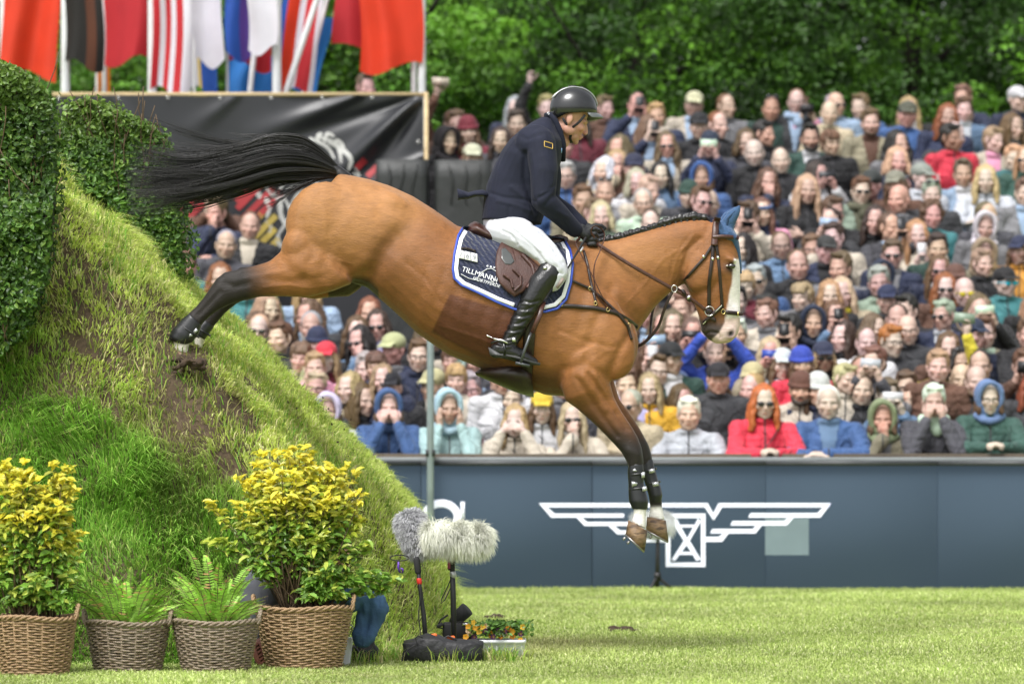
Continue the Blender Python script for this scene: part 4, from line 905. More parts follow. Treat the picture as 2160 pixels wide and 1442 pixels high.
m_leathd = mat('dark_leather', (.022,.012,.010), rough=.35, var=.25, vscale=30, bump=.15, bscale=140)
bridle = empty('bridle', HP(1500,580), None); bridle.parent = horse; bridle.location = HP(1500,580)-horse.location
def bpart(geo, name, m): o = build(geo, name, m); o.parent = bridle; o.matrix_parent_inverse = Matrix.Translation(-HP(1500,580)); return o
for s in (-1, 1):
    b = Geo(); strap(b, [(1512,462),(1508,480),(1506,500),(1504,520)], .034, .006, .026, s); bpart(b, 'headpiece', m_leath)
    b = Geo(); strap(b, [(1503,514),(1501,540),(1497,570),(1494,595),(1494,650)], .018, .004, .008, s); bpart(b, 'cheekpiece', m_leathd)
    b = Geo(); strap(b, [(1508,514),(1512,540),(1517,590),(1522,650)], .016, .004, .008, s); bpart(b, 'cheekpiece', m_leathd)
    b = Geo(); strap(b, [(1501,518),(1485,544),(1460,572),(1442,593)], .015, .004, .008, s); bpart(b, 'throat_lash', m_leathd)
    b = Geo(); strap(b, [(1500,503),(1520,501),(1545,502),(1556,503)], .022, .009, .026, s); bpart(b, 'browband', m_leath)
    b = Geo(); strap(b, [(1522,657),(1535,660),(1550,661),(1564,663)], .021, .006, .007, s); bpart(b, 'noseband', m_leathd)
    b = Geo(); strap(b, [(1482,681),(1496,670),(1508,659),(1520,648)], .020, .008, .012, s); bpart(b, 'noseband', m_leathd)
    # bit ring and cheek plate
    c = onhorse(1495,657,.018,s); b = Geo()
    b.tube([c+Vector((.024*math.cos(t), 0, .024*math.sin(t))) for t in np.linspace(0, 6.283, 25)[:-1]], .0026, 6, closed=True)
    b.cap(onhorse(1482,684,.024,s), .0028, onhorse(1520,646,.024,s), .0028, 8)
    for q in ((1512,545),(1501,548),(1482,543)): b.box(onhorse(*q, .014, s), (.012,.004,.016))
    bpart(b, 'bit_ring', m_steel)
    c = onhorse(1524,658,.016,s); b = Geo()
    b.tube([c+Vector((.010*math.cos(t), 0, .012*math.sin(t))) for t in np.linspace(0, 6.283, 17)[:-1]], .0022, 6, closed=True)
    b.box(onhorse(1556,662,.016,s), (.010,.003,.020)); bpart(b, 'buckle', m_brass)
    b = Geo(); b.ell(onhorse(1500,671,.012,s), (.028,.006,.012), rot=Matrix.Rotation(R(40),4,'Y')); b.ell(onhorse(1494,657,.010,s), (.020,.005,.016)); bpart(b, 'bit_guard', m_leathd)
# breastplate
bp = empty('breastplate', HP(1250,640), None); bp.parent = horse; bp.location = HP(1250,640)-horse.location
def ppart(geo, name, m): o = build(geo, name, m); o.parent = bp; o.matrix_parent_inverse = Matrix.Translation(-HP(1250,640)); return o
for s in (-1, 1):
    b = Geo(); strap(b, [(1168,648),(1210,649),(1255,653),(1295,662),(1325,678),(1343,690)], .022, .005, .008, s, default=-.05); ppart(b, 'chest_strap', m_leathd)
    b = Geo(); strap(b, [(1230,530),(1238,560),(1243,590),(1250,620),(1256,645)], .014, .004, .008, s); ppart(b, 'shoulder_strap', m_leathd)
    b = Geo(); strap(b, [(1185,585),(1215,600),(1243,612),(1268,632),(1300,662),(1322,690),(1330,718)], .014, .004, .010, s); ppart(b, 'side_strap', m_leathd)
    b = Geo()
    for q in ((1183,645),(1243,612),(1254,643),(1280,656),(1324,688)): 
        c = onhorse(*q, .014, s); b.tube([c+Vector((.008*math.cos(t), 0, .010*math.sin(t))) for t in np.linspace(0, 6.283, 13)[:-1]], .0022, 6, closed=True)
    ppart(b, 'ring', m_brass)
b = Geo(); b.tube([HP(1343,690,y) for y in np.linspace(-.07,.07,9)], .009, 8, flat=(1,.5)); ppart(b, 'chest_strap', m_leathd)
# ================================================================== SADDLE, PAD, RIDER
def patch(geo, poly, off, th, s=-1, fac=(1,.985,.93,.8,.6,.4,.2), default=-.12, dense=5, m=0, cen=None):
    """pillow shaped patch with the given photo outline lying on the horse"""
    P2 = dens(list(poly)+[poly[0]], dense)[:-1]; n = len(P2); cx, cy = cen or (sum(p[0] for p in P2)/n, sum(p[1] for p in P2)/n)
    rings = [[tuple(onhorse(x, y, off-.02, s, default)) for x, y in P2]]
    for i, f in enumerate(fac):
        hgt = off+th*(0.35 if i == 0 else min(1, .35+.65*(i/2.0)))
        rings.append([tuple(onhorse(cx+(x-cx)*f, cy+(y-cy)*f, hgt, s, default)) for x, y in P2])
    c = onhorse(cx, cy, off+th, s, default)
    V = np.array([p for r in rings for p in r]+[tuple(c)]); Fc = []
    for i in range(len(rings)-1):
        for j in range(n): Fc.append((i*n+j, i*n+(j+1)%n, (i+1)*n+(j+1)%n, (i+1)*n+j))
    k = (len(rings)-1)*n
    for j in range(n): Fc.append((len(V)-1, k+j, k+(j+1)%n))
    geo.add(V, Fc, m)
def text_mesh(txt, size, ext=.0008, shear=0.0, space=1.0):
    cu = bpy.data.curves.new('t', 'FONT'); cu.body = txt; cu.size = size; cu.extrude = ext; cu.shear = shear; cu.space_character = space; cu.align_x = 'CENTER'; cu.align_y = 'CENTER'
    o = bpy.data.objects.new('t', cu); col.objects.link(o); dg = bpy.context.evaluated_depsgraph_get(); dg.update()
    me = bpy.data.meshes.new_from_object(o.evaluated_get(dg)); V = mverts(me); Fc = [tuple(p.vertices) for p in me.polygons]
    bpy.data.objects.remove(o); bpy.data.meshes.remove(me); return V, Fc
def text_on(txt, cx, cy, hpx, ang, off, s=-1, **k):
    V, Fc = text_mesh(txt, hpx*1.35, 0, **k); a = R(ang); out = []
    for v in V:
        x = cx+v[0]*math.cos(a)+v[1]*math.sin(a); y = cy+v[0]*math.sin(a)-v[1]*math.cos(a); out.append(tuple(onhorse(x, y, off, s)))
    g = Geo(); g.add(np.array(out), Fc); return g
m_pad = mat('pad_quilt', (.014,.020,.055), rough=.8, var=.12, vscale=20, sheen=.3)
nn = m_pad.node_tree.nodes; ll = m_pad.node_tree.links
tcn = nn.new('ShaderNodeTexCoord'); mpn = nn.new('ShaderNodeMapping'); mpn.inputs['Rotation'].default_value = (0, R(35), 0); wv = nn.new('ShaderNodeTexWave'); wv.inputs['Scale'].default_value = 14; wv.inputs['Distortion'].default_value = 3; wv.inputs['Detail Scale'].default_value = 3
bpn = nn.new('ShaderNodeBump'); bpn.inputs['Distance'].default_value = .012; bpn.inputs['Strength'].default_value = .8
ll.new(tcn.outputs['Object'], mpn.inputs[0]); ll.new(mpn.outputs[0], wv.inputs[0]); ll.new(wv.outputs['Fac'], bpn.inputs['Height']); ll.new(bpn.outputs[0], _p(m_pad).inputs['Normal'])
m_white = mat('white_binding', (.75,.76,.80), rough=.6, var=.05)
m_blue = mat('blue_piping', (.035,.075,.42), rough=.5, var=.1)
m_saddle = mat('saddle_leather', (.048,.017,.012), rough=.33, var=.25, vscale=14, bump=.2, bscale=160, spec=.6)
m_saddle2 = mat('saddle_leather_grained', (.055,.019,.013), rough=.45, var=.2, vscale=20, bump=.35, bscale=200)
padt = empty('saddle_pad', HP(1080,580), 'quilted navy saddle pad with white and blue binding and number 169', 'saddle pad')
padout = [(978,478),(968,500),(960,540),(957,572),(960,592),(975,606),(1010,622),(1050,642),(1085,656),(1120,662),(1150,661),(1175,654),(1193,635),(1203,600),(1207,560),(1202,530),(1190,505),(1150,497),(1100,492),(1040,488)]
for s in (-1, 1):
    g = Geo(); patch(g, padout, .006, .010, s, fac=(1,.99,.95,.88,.78,.66,.54,.42,.3,.18,.08), cen=(1080,570)); build(g, 'quilt', m_pad, padt)
    edge = [(978,480),(968,500),(960,540),(957,572),(960,592),(975,606),(1010,622),(1050,642),(1085,656),(1120,662),(1150,661),(1175,654),(1193,635),(1203,600),(1207,560),(1202,530),(1190,506)]
    g = Geo(); strap(g, edge, .012, .006, .014, s, 8); build(g, 'piping', m_blue, padt)
    ins = [(1080+(x-1080)*.945, 572+(y-572)*.90) for x, y in edge]
    g = Geo(); strap(g, ins[:9], .020, .002, .020, s, 8); build(g, 'binding', m_white, padt)
    g = Geo(); strap(g, ins[9:], .020, .002, .020, s, 8); build(g, 'binding', m_white, padt)
build(text_on('TILLMANN', 1011, 583, 11.2, 17, .0225), 'lettering', m_white, padt, smooth=False)
build(text_on('SPORTPFERDE', 1026, 600, 7, 17, .0225, shear=.3), 'lettering', m_white, padt, smooth=False)
for k in range(3):
    g = Geo(); x, y = 1029+k*7, 566+k*1.5
    patch(g, [(x+3*math.cos(t)*(1 if i % 2 else .45), y+3*math.sin(t)*(1 if i % 2 else .45)) for i, t in enumerate(np.linspace(0, 2*math.pi, 11)[:-1])], .0215, .001, -1, fac=(1,.6), dense=1); build(g, 'star', m_white, padt)
g = Geo(); strap(g, [(1008,592),(1016,580),(1028,572),(1038,571),(1047,577),(1050,590),(1047,604)], .0035, .001, .0215, -1, 4); strap(g, [(1040,587),(1036,596),(1041,600),(1045,593),(1048,600)], .0035, .001, .0215, -1, 3); strap(g, [(974,583),(990,592),(1012,597)], .003, .001, .0215, -1, 4); build(g, 'horse_head_mark', m_white, padt)
tagt = Geo()
m_tag = mat('number_tag', (.72,.73,.72), rough=.4, var=.05); m_tagn = mat('number_grey', (.22,.23,.25), rough=.6)
for k in range(3): patch(tagt, [(967+k*14,531+k*3.2),(979.5+k*14,534+k*3.2),(980.5+k*14,552+k*3.2),(967.5+k*14,549+k*3.2)], .026, .004, -1, fac=(1,.96,.5), dense=2)
tago = build(tagt, 'number_holder', m_tag, padt)
for k, d in enumerate('169'): t_ = build(text_on(d, 973.5+k*14, 541.5+k*3.2, 12, 12, .0365), 'digit', m_tagn, None, smooth=False); t_.parent = tago
g = Geo(); strap(g, [(975,528),(990,529),(1004,534)], .010, .006, .026, -1); build(g, 'clip', m_leathd, padt)
# saddle
sad = empty('saddle', HP(1090,540), 'brown leather jumping saddle under the rider', 'saddle')
g = Geo(); g.loft([rib(*a) for a in [((984,484),(990,498),.09), ((990,472),(1000,502),.145), ((1003,466),(1015,508),.165), ((1022,476),(1035,518),.17), ((1050,492),(1060,524),.165), ((1090,503),(1095,528),.14), ((1140,502),(1145,528),.115), ((1180,494),(1185,524),.095), ((1198,500),(1202,518),.05)]])
seat = remesh(g, .008, 3, 'seat'); link('seat', seat, m_saddle, sad)
g = Geo(); g.loft([rib(*a) for a in [((978,488),(984,504),.10), ((990,492),(1002,515),.16), ((1030,508),(1048,536),.175), ((1070,520),(1080,545),.16), ((1130,515),(1135,545),.13), ((1190,508),(1195,535),.10)]])
build(g, 'panel', mat('saddle_panel', (.05,.05,.05), rough=.7, sheen=.2), sad)
for s in (-1, 1):
    flap = [(1058,512),(1048,535),(1045,560),(1047,585),(1055,604),(1070,620),(1085,631),(1102,622),(1122,600),(1142,575),(1162,556),(1176,535),(1170,516),(1120,506)]
    g = Geo(); patch(g, flap, .024, .016, s, cen=(1100,560)); build(g, 'flap', m_saddle2, sad)
    for q, wd in (([(1100,540),(1122,565),(1128,590),(1112,612)], .020), ([(1082,572),(1098,588),(1098,606),(1085,618)], .016), ([(1062,584),(1078,596),(1082,612)], .014)):
        g = Geo(); strap(g, q, wd, .012, .040, s, 8); build(g, 'knee_roll', m_saddle2, sad)
    g = Geo(); strap(g, [(1022,486),(1038,496),(1056,500),(1075,518),(1082,545),(1084,556)], .022, .008, .030, s, 8); build(g, 'skirt_strap', m_saddle, sad)
    g = Geo(); patch(g, [(1058,530),(1066,527),(1078,540),(1085,556),(1078,563),(1066,562),(1058,550)], .040, .004, s); build(g, 'badge', mat('badge_plastic', (.05,.055,.055), rough=.2, coat=.5), sad)
    g = Geo(); strap(g, [(1112,610),(1115,660),(1116,710),(1112,770),(1108,815)], .060, .008, .010, s, 8); build(g, 'girth', m_leathd, sad)
    # stirrup: leather and iron beside the rider's boot
    y = s*.345
    g = Geo(); g.tube([HP(1146,640,s*.30), HP(1138,668,s*.335), HP(1122,706,y)], .012, 8, flat=(.25,1), up=(0,1,0)); lt = build(g, 'stirrup_leather', m_leath, sad)
    g = Geo()
    for yo in (-.055,.055): g.tube([HP(1121,704,y-s*.02), HP(1116,714,y+yo*.6), HP(1106,742,y+yo-s*.03), HP(1098,768,y+yo-s*.03)], .008, 8)
    g.box(HP(1102,771,y-s*.03), (.075,.12,.014), rot=Matrix.Rotation(R(12),4,'Y'))
    build(g, 'stirrup_iron', mat('stirrup_grey', (.08,.085,.09), rough=.35, metal=.5), sad)
g = Geo(); g.loft([rib(*a) for a in [((1002,785),(1004,791),.05), ((1016,776),(1024,800),.12), ((1040,766),(1054,813),.18), ((1068,756),(1085,826),.22), ((1096,750),(1110,834),.225), ((1118,760),(1126,838),.20)]])
build(g, 'stud_guard', m_leathd, sad)

# ---------------- rider
rid = empty('person', HP(1100,480), 'rider in navy riding jacket, white breeches and black helmet leaning forward on the horse', 'person')
HM = MX(HP(1203,251,.0), rz=R(99), rx=R(24))
M2 = Matrix.Translation(HP(1203,250,0))@Matrix.Rotation(R(99),4,'Z')@Matrix.Rotation(R(23),4,'X')
b = Geo(); head_geo(b, M2, .97, jaw=1.08)
b.chain([HP(1196,262), HP(1176,270), HP(1158,290)], [.056,.060,.068])
b.chain([HP(1178,272,0), HP(1189,300,0)], [.045,.03])
b.loft([rib(*a) for a in [((1030,455),(1120,470),.14), ((1035,400),(1145,402),.13), ((1055,350),(1165,365),.15), ((1080,305),(1172,325),.17), ((1110,280),(1172,300),.14)]])
armN = [HP(1140,306,-.185), HP(1146,370,-.235), HP(1143,430,-.255), HP(1180,458,-.185), HP(1217,489,-.105)]
armF = [HP(1145,306,.185), HP(1158,365,.235), HP(1156,420,.245), HP(1195,448,.18), HP(1232,480,.09)]
b.chain(armN, [.05,.045,.038,.036,.028]); b.chain(armF, [.05,.045,.038,.036,.028])
legN = [HP(1062,478,-.10), HP(1115,515,-.20), HP(1168,575,-.268), HP(1120,640,-.283), HP(1075,720,-.293)]
legF = [Vector((p.x, 2*YH-p.y, p.z)) for p in legN]
for L in (legN, legF): b.chain(L, [.062,.060,.040,.038,.030])
bme = remesh(b, .0045, 2, 'rider_body'); Vb, mk = head_paint(mverts(bme), None, M2, .97); setverts(bme, Vb)
Mi = np.array(M2.inverted()); Lh = (Vb@Mi[:3,:3].T+Mi[:3,3])/.97
Cb = face_color(len(Vb), 0, mk, stub=.35)*np.array([.50,.265,.195])*(1+.05*snoise(Vb, 30, 4, 3))[:,None]
Cb = Cb*(1-(.28*np.exp(-(((Lh[:,0])/.09)**2+((Lh[:,2]+.10)/.05)**2+((Lh[:,1]-.03)/.06)**2)))[:,None]*np.array([0,.25,.3]))
vcol(bme, np.clip(Cb, 0, 1))
m_skinr = mat('rider_skin', (1,1,1), rough=.45, var=.05, usecol=True, bump=.08, bscale=260)
link('body', bme, m_skinr, rid)
# jacket
m_jack = mat('navy_wool', (.0100,.0120,.027), rough=.78, var=.15, vscale=12, bump=.25, bscale=420, sheen=.04, spec=.3)
j = Geo(); j.loft([rib(*a) for a in [((1015,464),(1142,474),.185,0,28,2.4), ((1017,440),(1150,452),.19,0,28,2.4), ((1020,415),(1156,420),.185,0,28,2.4), ((1026,388),(1164,396),.18,0,28,2.4), ((1040,355),(1176,368),.19,0,28,2.4), ((1056,322),(1184,342),.205,0,28,2.4),
   ((1075,295),(1187,318),.21,0,28,2.3), ((1097,275),(1186,300),.19,0,28,2.2), ((1120,260),(1181,286),.135,0,28,2), ((1140,250),(1176,272),.088), ((1151,246),(1170,260),.066)]])
j.ell(HP(1128,308,-.15), (.105,.085,.10)); j.ell(HP(1132,308,.15), (.105,.085,.10))
j.chain([HP(1140,308,-.185), HP(1147,370,-.235), HP(1144,428,-.257), HP(1180,457,-.188), HP(1212,486,-.112)], [.080,.072,.060,.054,.044], 16)
j.chain([HP(1145,308,.185), HP(1158,365,.235), HP(1156,420,.245), HP(1195,448,.18), HP(1226,476,.095)], [.080,.070,.060,.054,.044], 16)
jme = remesh(j, .0065, 4, 'jacket'); V = mverts(jme); N = mnorm(jme)
px = V[:,0]/YH*F+1080; py = HZ-(V[:,2]-HC)/YH*F; yy = V[:,1]-YH; side = np.clip(np.abs(N[:,1])*1.5, 0, 1)
D = snoise(V*np.array([1,1,.7]), 10, 21, 3)*.003
for a in [([(1108,330),(1106,380),(1118,420),(1128,450)], 6, -.011), ([(1100,295),(1112,300),(1140,292)], 5, -.004), ([(1135,425),(1160,408),(1172,398)], 4, -.006), ([(1140,418),(1168,404)], 3, .005), ([(1150,440),(1165,420)], 4, -.005),
          ([(1060,315),(1045,380),(1035,450)], 3, -.0025), ([(1028,408),(1060,420),(1100,425),(1130,432)], 3.5, -.004), ([(1080,400),(1105,420),(1120,445)], 5, .005), ([(1075,440),(1072,462)], 3, -.003), ([(1145,340),(1160,370),(1166,395)], 7, .004),
          ([(1120,330),(1128,380),(1126,420)], 6, .004), ([(1186,470),(1200,496)], 3, -.003), ([(1195,462),(1176,452)], 4, .004), ([(1160,462),(1175,470)], 4, -.004), ([(1174,310),(1180,360),(1168,395)], 3, -.004), ([(1085,285),(1100,330)], 6, -.003), ([(1050,428),(1090,438),(1125,452)], 4, .004)]:
    D += groove(*a)*side*(yy < .12)
setverts(jme, V+N*D[:,None]); link('jacket', jme, m_jack, rid)
g = Geo(); n_ = 9   # flying back vent
for i in range(n_): pass
top = [(1030,405),(1018,401),(1003,403),(988,407),(974,402),(965,399)]; bot = [(1030,414),(1015,412),(1000,412),(988,417),(976,418),(968,420)]
R0 = []
for (a, c) in zip(top, bot):
    A = HP(*a); B = HP(*c); R0.append([(A.x,YH-.10,A.z-.012),(A.x,YH-.05,A.z),(A.x,YH+.08,A.z),(A.x,YH+.10,B.z),(B.x,YH-.02,B.z),(B.x,YH-.11,B.z-.004)])
g.loft(R0); build(g, 'jacket_vent', m_jack, rid)
g = Geo()
for s in (-1, 1): g.tube([HP(1149,244,s*.035), HP(1160,243,s*.058), HP(1170,256,s*.062), HP(1180,280,s*.058), HP(1186,306,s*.045), HP(1188,340,s*.02)], [.012,.014,.017,.019,.020,.012], 10, flat=(1,.55))
build(g, 'collar', m_jack, rid)
g = Geo(); g.tube([HP(1157,241,y) for y in np.linspace(-.055,.055,7)], .008, 8)
for s in (-1, 1): g.tube([HP(1158,242,s*.055), HP(1168,250,s*.060), HP(1177,272,s*.055), HP(1184,300,s*.030)], [.009,.009,.008,.006], 8)
build(g, 'shirt_collar', m_white, rid)
jb = bvh_of((jme, Vector((0,0,0))))
def onj(x, y, off=.002, bv=None):
    r = (bv or jb).ray_cast(HP(x, y, -1.2), Vector((0,1,0)), 2); return Vector((r[0].x, r[0].y-off, r[0].z)) if r[0] else HP(x, y, -.2)
g = Geo(); q = [(1147.5,306),(1164.5,310.5),(1164.5,321.5),(1147.5,317)]
g.tube([onj(x, y, .0015) for x, y in dens(q+[q[0]], 4)[:-1]], .0022, 6, closed=True); build(g, 'sleeve_emblem', mat('gold_thread', (.62,.40,.09), rough=.5), rid)
g = Geo()
for x, y in ((1184,486),(1189,490),(1194,494)): g.ell(onj(x, y, .001), (.005,.004,.005), 10, 6)
build(g, 'cuff_buttons', m_leathd, rid)
g = Geo(); g.tube([onj(1184,315,.004), onj(1183.5,325,.004)], .004, 8); build(g, 'pin', mat('pin_blue', (.2,.35,.6), rough=.3), rid)
# breeches
m_bree = mat('white_breeches', (.55,.56,.61), rough=.75, var=.05, vscale=10, bump=.25, bscale=300)
j = Geo()
j.loft([rib(*a) for a in [((1021,440),(1132,450),.168), ((1019,455),(1128,464),.172), ((1019,470),(1120,480),.17), ((1022,488),(1110,502),.15)]])
for s in (-1, 1): j.chain([HP(1060,488,s*.10), HP(1092,497,s*.165), HP(1122,513,s*.205), HP(1150,538,s*.238), HP(1168,562,s*.262), HP(1176,580,s*.268), HP(1165,600,s*.27)], [.092,.088,.080,.069,.060,.055,.048], 16)
pme = remesh(j, .006, 4, 'breeches'); V = mverts(pme); N = mnorm(pme); px = V[:,0]/YH*F+1080; py = HZ-(V[:,2]-HC)/YH*F
D = snoise(V*np.array([1,1,1]), 14, 31, 2)*.0012
for a in [([(1125,478),(1150,505),(1170,530)], 4, -.004), ([(1070,480),(1120,520),(1150,560)], 3, -.003), ([(1085,512),(1130,548)], 4, .003), ([(1168,535),(1186,560)], 3, -.003), ([(1160,545),(1182,572)], 3, .003), ([(1150,560),(1172,570)], 3, -.003), ([(1105,478),(1115,500)], 3, -.003), ([(1135,500),(1128,520)], 3, -.002), ([(1060,492),(1078,500),(1092,520)], 3, -.004), ([(1140,505),(1160,520),(1180,545)], 2.5, -.003), ([(1150,528),(1175,545)], 2.5, -.003), ([(1098,500),(1140,535)], 2.5, .003), ([(1158,575),(1185,583)], 2.5, -.004)]: D += groove(*a)*1.6
setverts(pme, V+N*D[:,None]); link('breeches', pme, m_bree, rid)
# boots
m_rboot = mat('black_boot_leather', (.0065,.0068,.0072), rough=.28, var=.2, vscale=12, bump=.15, bscale=90, spec=.5, coat=.12)
for s in (-1, 1):
    j = Geo(); y = s*.275
    j.chain([HP(1160,582,y*.98), HP(1141,604,y), HP(1120,640,y*1.03), HP(1098,680,y*1.06), HP(1079,715,y*1.07), HP(1070,732,y*1.07)], [.066,.068,.062,.052,.044,.043], 16)
    j.ell(HP(1155,575,y), (.058,.05,.05), rot=Matrix.Rotation(R(-30),4,'Y'))
    j.chain([HP(1050,740,y*1.07), HP(1078,745,y*1.07), HP(1104,756,y*1.07), HP(1127,765,y*1.07)], [.040,.042,.034,.020], 14)
    j.chain([HP(1050,738,y*1.07), HP(1046,744,y*1.07)], [.036,.036], 12)
    rme = remesh(j, .0055, 3, 'boot'); V = mverts(rme); N = mnorm(rme); px = V[:,0]/YH*F+1080; py = HZ-(V[:,2]-HC)/YH*F
    D = snoise(V, 16, 8, 2)*.0012
    for k in range(7):
        t = k/6; cx, cy = 1112-52*t, 640+88*t; D += groove([(cx-18,cy-4+(k%2)*6),(cx+6,cy+4),(cx+26,cy-2-(k%2)*5)], 2.6, -.0042)+groove([(cx-14,cy+5),(cx+22,cy+8)], 3, .003)
    setverts(rme, V+N*D[:,None]); bo = link('boot', rme, m_rboot, rid)
    def sub(geo, name, m): o = build(geo, name, m); o.parent = bo; return o
    j = Geo(); pl = [(1031,735),(1034,751),(1058,757),(1080,756),(1105,766),(1138,773),(1139,768),(1108,760),(1080,750),(1056,749)]
    w0 = .038; xz = [(HP(*p).x, HP(*p).z) for p in pl]; j.prism(xz, YH+y*1.07-w0, YH+y*1.07+w0); sub(j, 'sole', mat('boot_sole', (.05,.05,.05), rough=.5))
    j = Geo(); yo = y*1.07
    j.tube([HP(1036,727,yo-.046), HP(1050,722,yo-.048), HP(1072,728,yo-.047), HP(1092,722,yo-.047)], .006, 8, flat=(.4,1), up=(0,1,0)); j.tube([HP(1062,727,yo-.047), HP(1066,742,yo-.047), HP(1064,752,yo-.04)], .006, 8, flat=(.4,1), up=(0,1,0)); sub(j, 'spur_strap', m_rboot)
    j = Geo(); j.cap(HP(1029,711,yo), .005, HP(1040,716,yo-.0), .005); j.tube([HP(1036,714,yo), HP(1044,718,yo-.040), HP(1062,722,yo-.050), HP(1072,727,yo-.050)], .0055, 8)
    j.box(HP(1084,720,yo-.052), (.018,.004,.022)); sub(j, 'spur', m_steel)
    j = Geo(); j.box(HP(1149,571,y-.05), (.020,.006,.018)); sub(j, 'boot_badge', mat('badge_silver', (.6,.6,.6), rough=.3, metal=1))
# helmet
m_helm = mat('helmet_carbon', (.010,.0105,.012), rough=.25, var=.2, vscale=25, bump=.05, bscale=150, coat=.5)
H_ = Matrix.Translation(HP(1212,229,0))@Matrix.Rotation(R(9),4,'Z')
def hx_(p): return H_@Vector(p)
g = Geo(); nu, nv = 40, 20; VV = []; Fc = []
def shell(a, b, sc=1.0):
    # a: around, b: 0 top..1 rim ; rim height varies: lower at the back, notch over the ear
    ca, sa = math.cos(a), math.sin(a); rim = -.055+.030*max(0, ca)**1.5+.026*math.exp(-((abs(sa)-1)/.25)**2)*1.0
    zt = .112; th = b*math.pi/2*1.25; rz = math.cos(th); z = zt*rz if rz > 0 else rz*.12
    z = max(z, rim) if b < 1 else rim; rr = math.sin(min(th, math.pi/2)) if th < math.pi/2 else 1-.10*((th-math.pi/2)/.4)**2
    return (sc*(.123*rr*ca-.006), sc*.099*rr*sa, sc*z)
for lay in (1.0, .94):
    for i in range(nv+1):
        for k in range(nu): VV.append(tuple(hx_(shell(2*math.pi*k/nu, max(i/nv, .02), lay))))
L1 = (nv+1)*nu
for lay in (0, L1):
    for i in range(nv):
        for k in range(nu): Fc.append((lay+i*nu+k, lay+i*nu+(k+1)%nu, lay+(i+1)*nu+(k+1)%nu, lay+(i+1)*nu+k))
    Fc.append(tuple(lay+k for k in range(nu)))
for k in range(nu): Fc.append((nv*nu+k, nv*nu+(k+1)%nu, L1+nv*nu+(k+1)%nu, L1+nv*nu+k))
g.add(VV, Fc); hel = build(g, 'helmet', m_helm, rid)
def hsub(geo, name, m): o = build(geo, name, m); o.parent = hel; return o
g = Geo(); rings = []
for k in range(13):
    a = R(-62+124*k/12); o1 = (.116*math.cos(a), .094*math.sin(a), -.022-.006*math.sin(a)**2); L = .038*math.cos(a)**.6
    o2 = (o1[0]+L*.93, o1[1]*1.02, -.022-.40*L-.012*math.sin(a)**2-.008)
    rings.append([tuple(hx_(o1)), tuple(hx_((o1[0]+L*.5, o1[1]*1.01, (o1[2]+o2[2])/2+.004))), tuple(hx_(o2)), tuple(hx_((o2[0]-.002, o2[1], o2[2]-.004))), tuple(hx_((o1[0], o1[1], o1[2]-.007)))])
g.loft(rings); hsub(g, 'visor', mat('visor_grey', (.10,.11,.11), rough=.35, coat=.4))
m_hsil = mat('helmet_silver', (.42,.43,.44), rough=.3, metal=.6)
for s in (-1, 1):
    g = Geo(); g.tube([hx_((.1235*math.sin(R(t))-.006, s*(.018+.014*math.cos(R(t))), .1135*math.cos(R(t))*math.sqrt(max(.02,1-((.018+.014*math.cos(R(t)))/.099)**2))+.001)) for t in np.linspace(-62,84,22)], .0035, 6); hsub(g, 'trim', m_hsil)
    g = Geo(); pts = []
    for t in np.linspace(118, 28, 14): 
        q = shell(R(t)*s, 1, 1.012); pts.append(hx_((q[0], q[1], q[2]+.005)))
    g.tube(pts, .003, 6); hsub(g, 'rim_trim', m_hsil)
g = Geo()
for t in (-30,-2,26):
    g.box(hx_((.1235*math.sin(R(t))-.006, 0, .113*math.cos(R(t)))), (.038,.030,.010), rot=(H_.to_3x3()@Matrix.Rotation(R(t),3,'Y')))
hsub(g, 'vents', mat('vent_black', (.02,.02,.02), rough=.5))
# chin strap
m_web = mat('webbing', (.010,.010,.012), rough=.8)
for s in (-1, 1):
    g = Geo()
    def hs(x, y, dy): p = HP(x, y, 0); v = M2.to_3x3()@Vector((1,0,0)); return p+v*(dy*-s*-1)
    lat = M2.to_3x3()@Vector((1,0,0)); lat = lat*(-1 if lat.y > 0 else 1); sg = 1 if s < 0 else -1
    def q_(x, y, d): return HP(x, y, 0)+lat*d*sg
    g.tube([q_(1229,245,.074), q_(1220,256,.077), q_(1211,265,.071), q_(1203,271,.066)], .0065, 8, flat=(1,.35), up=(1,0,0)); g.tube([q_(1182,252,.078), q_(1188,262,.072), q_(1196,269,.067), q_(1203,271,.065)], .0065, 8, flat=(1,.35), up=(1,0,0))
    g.tube([q_(1203,270,.067), q_(1201,282,.060), q_(1199,293,.045), q_(1204,300,.018), q_(1206,301,0)], .0075, 8, flat=(1,.4), up=(1,0,0)); hsub(g, 'chin_strap', m_web)
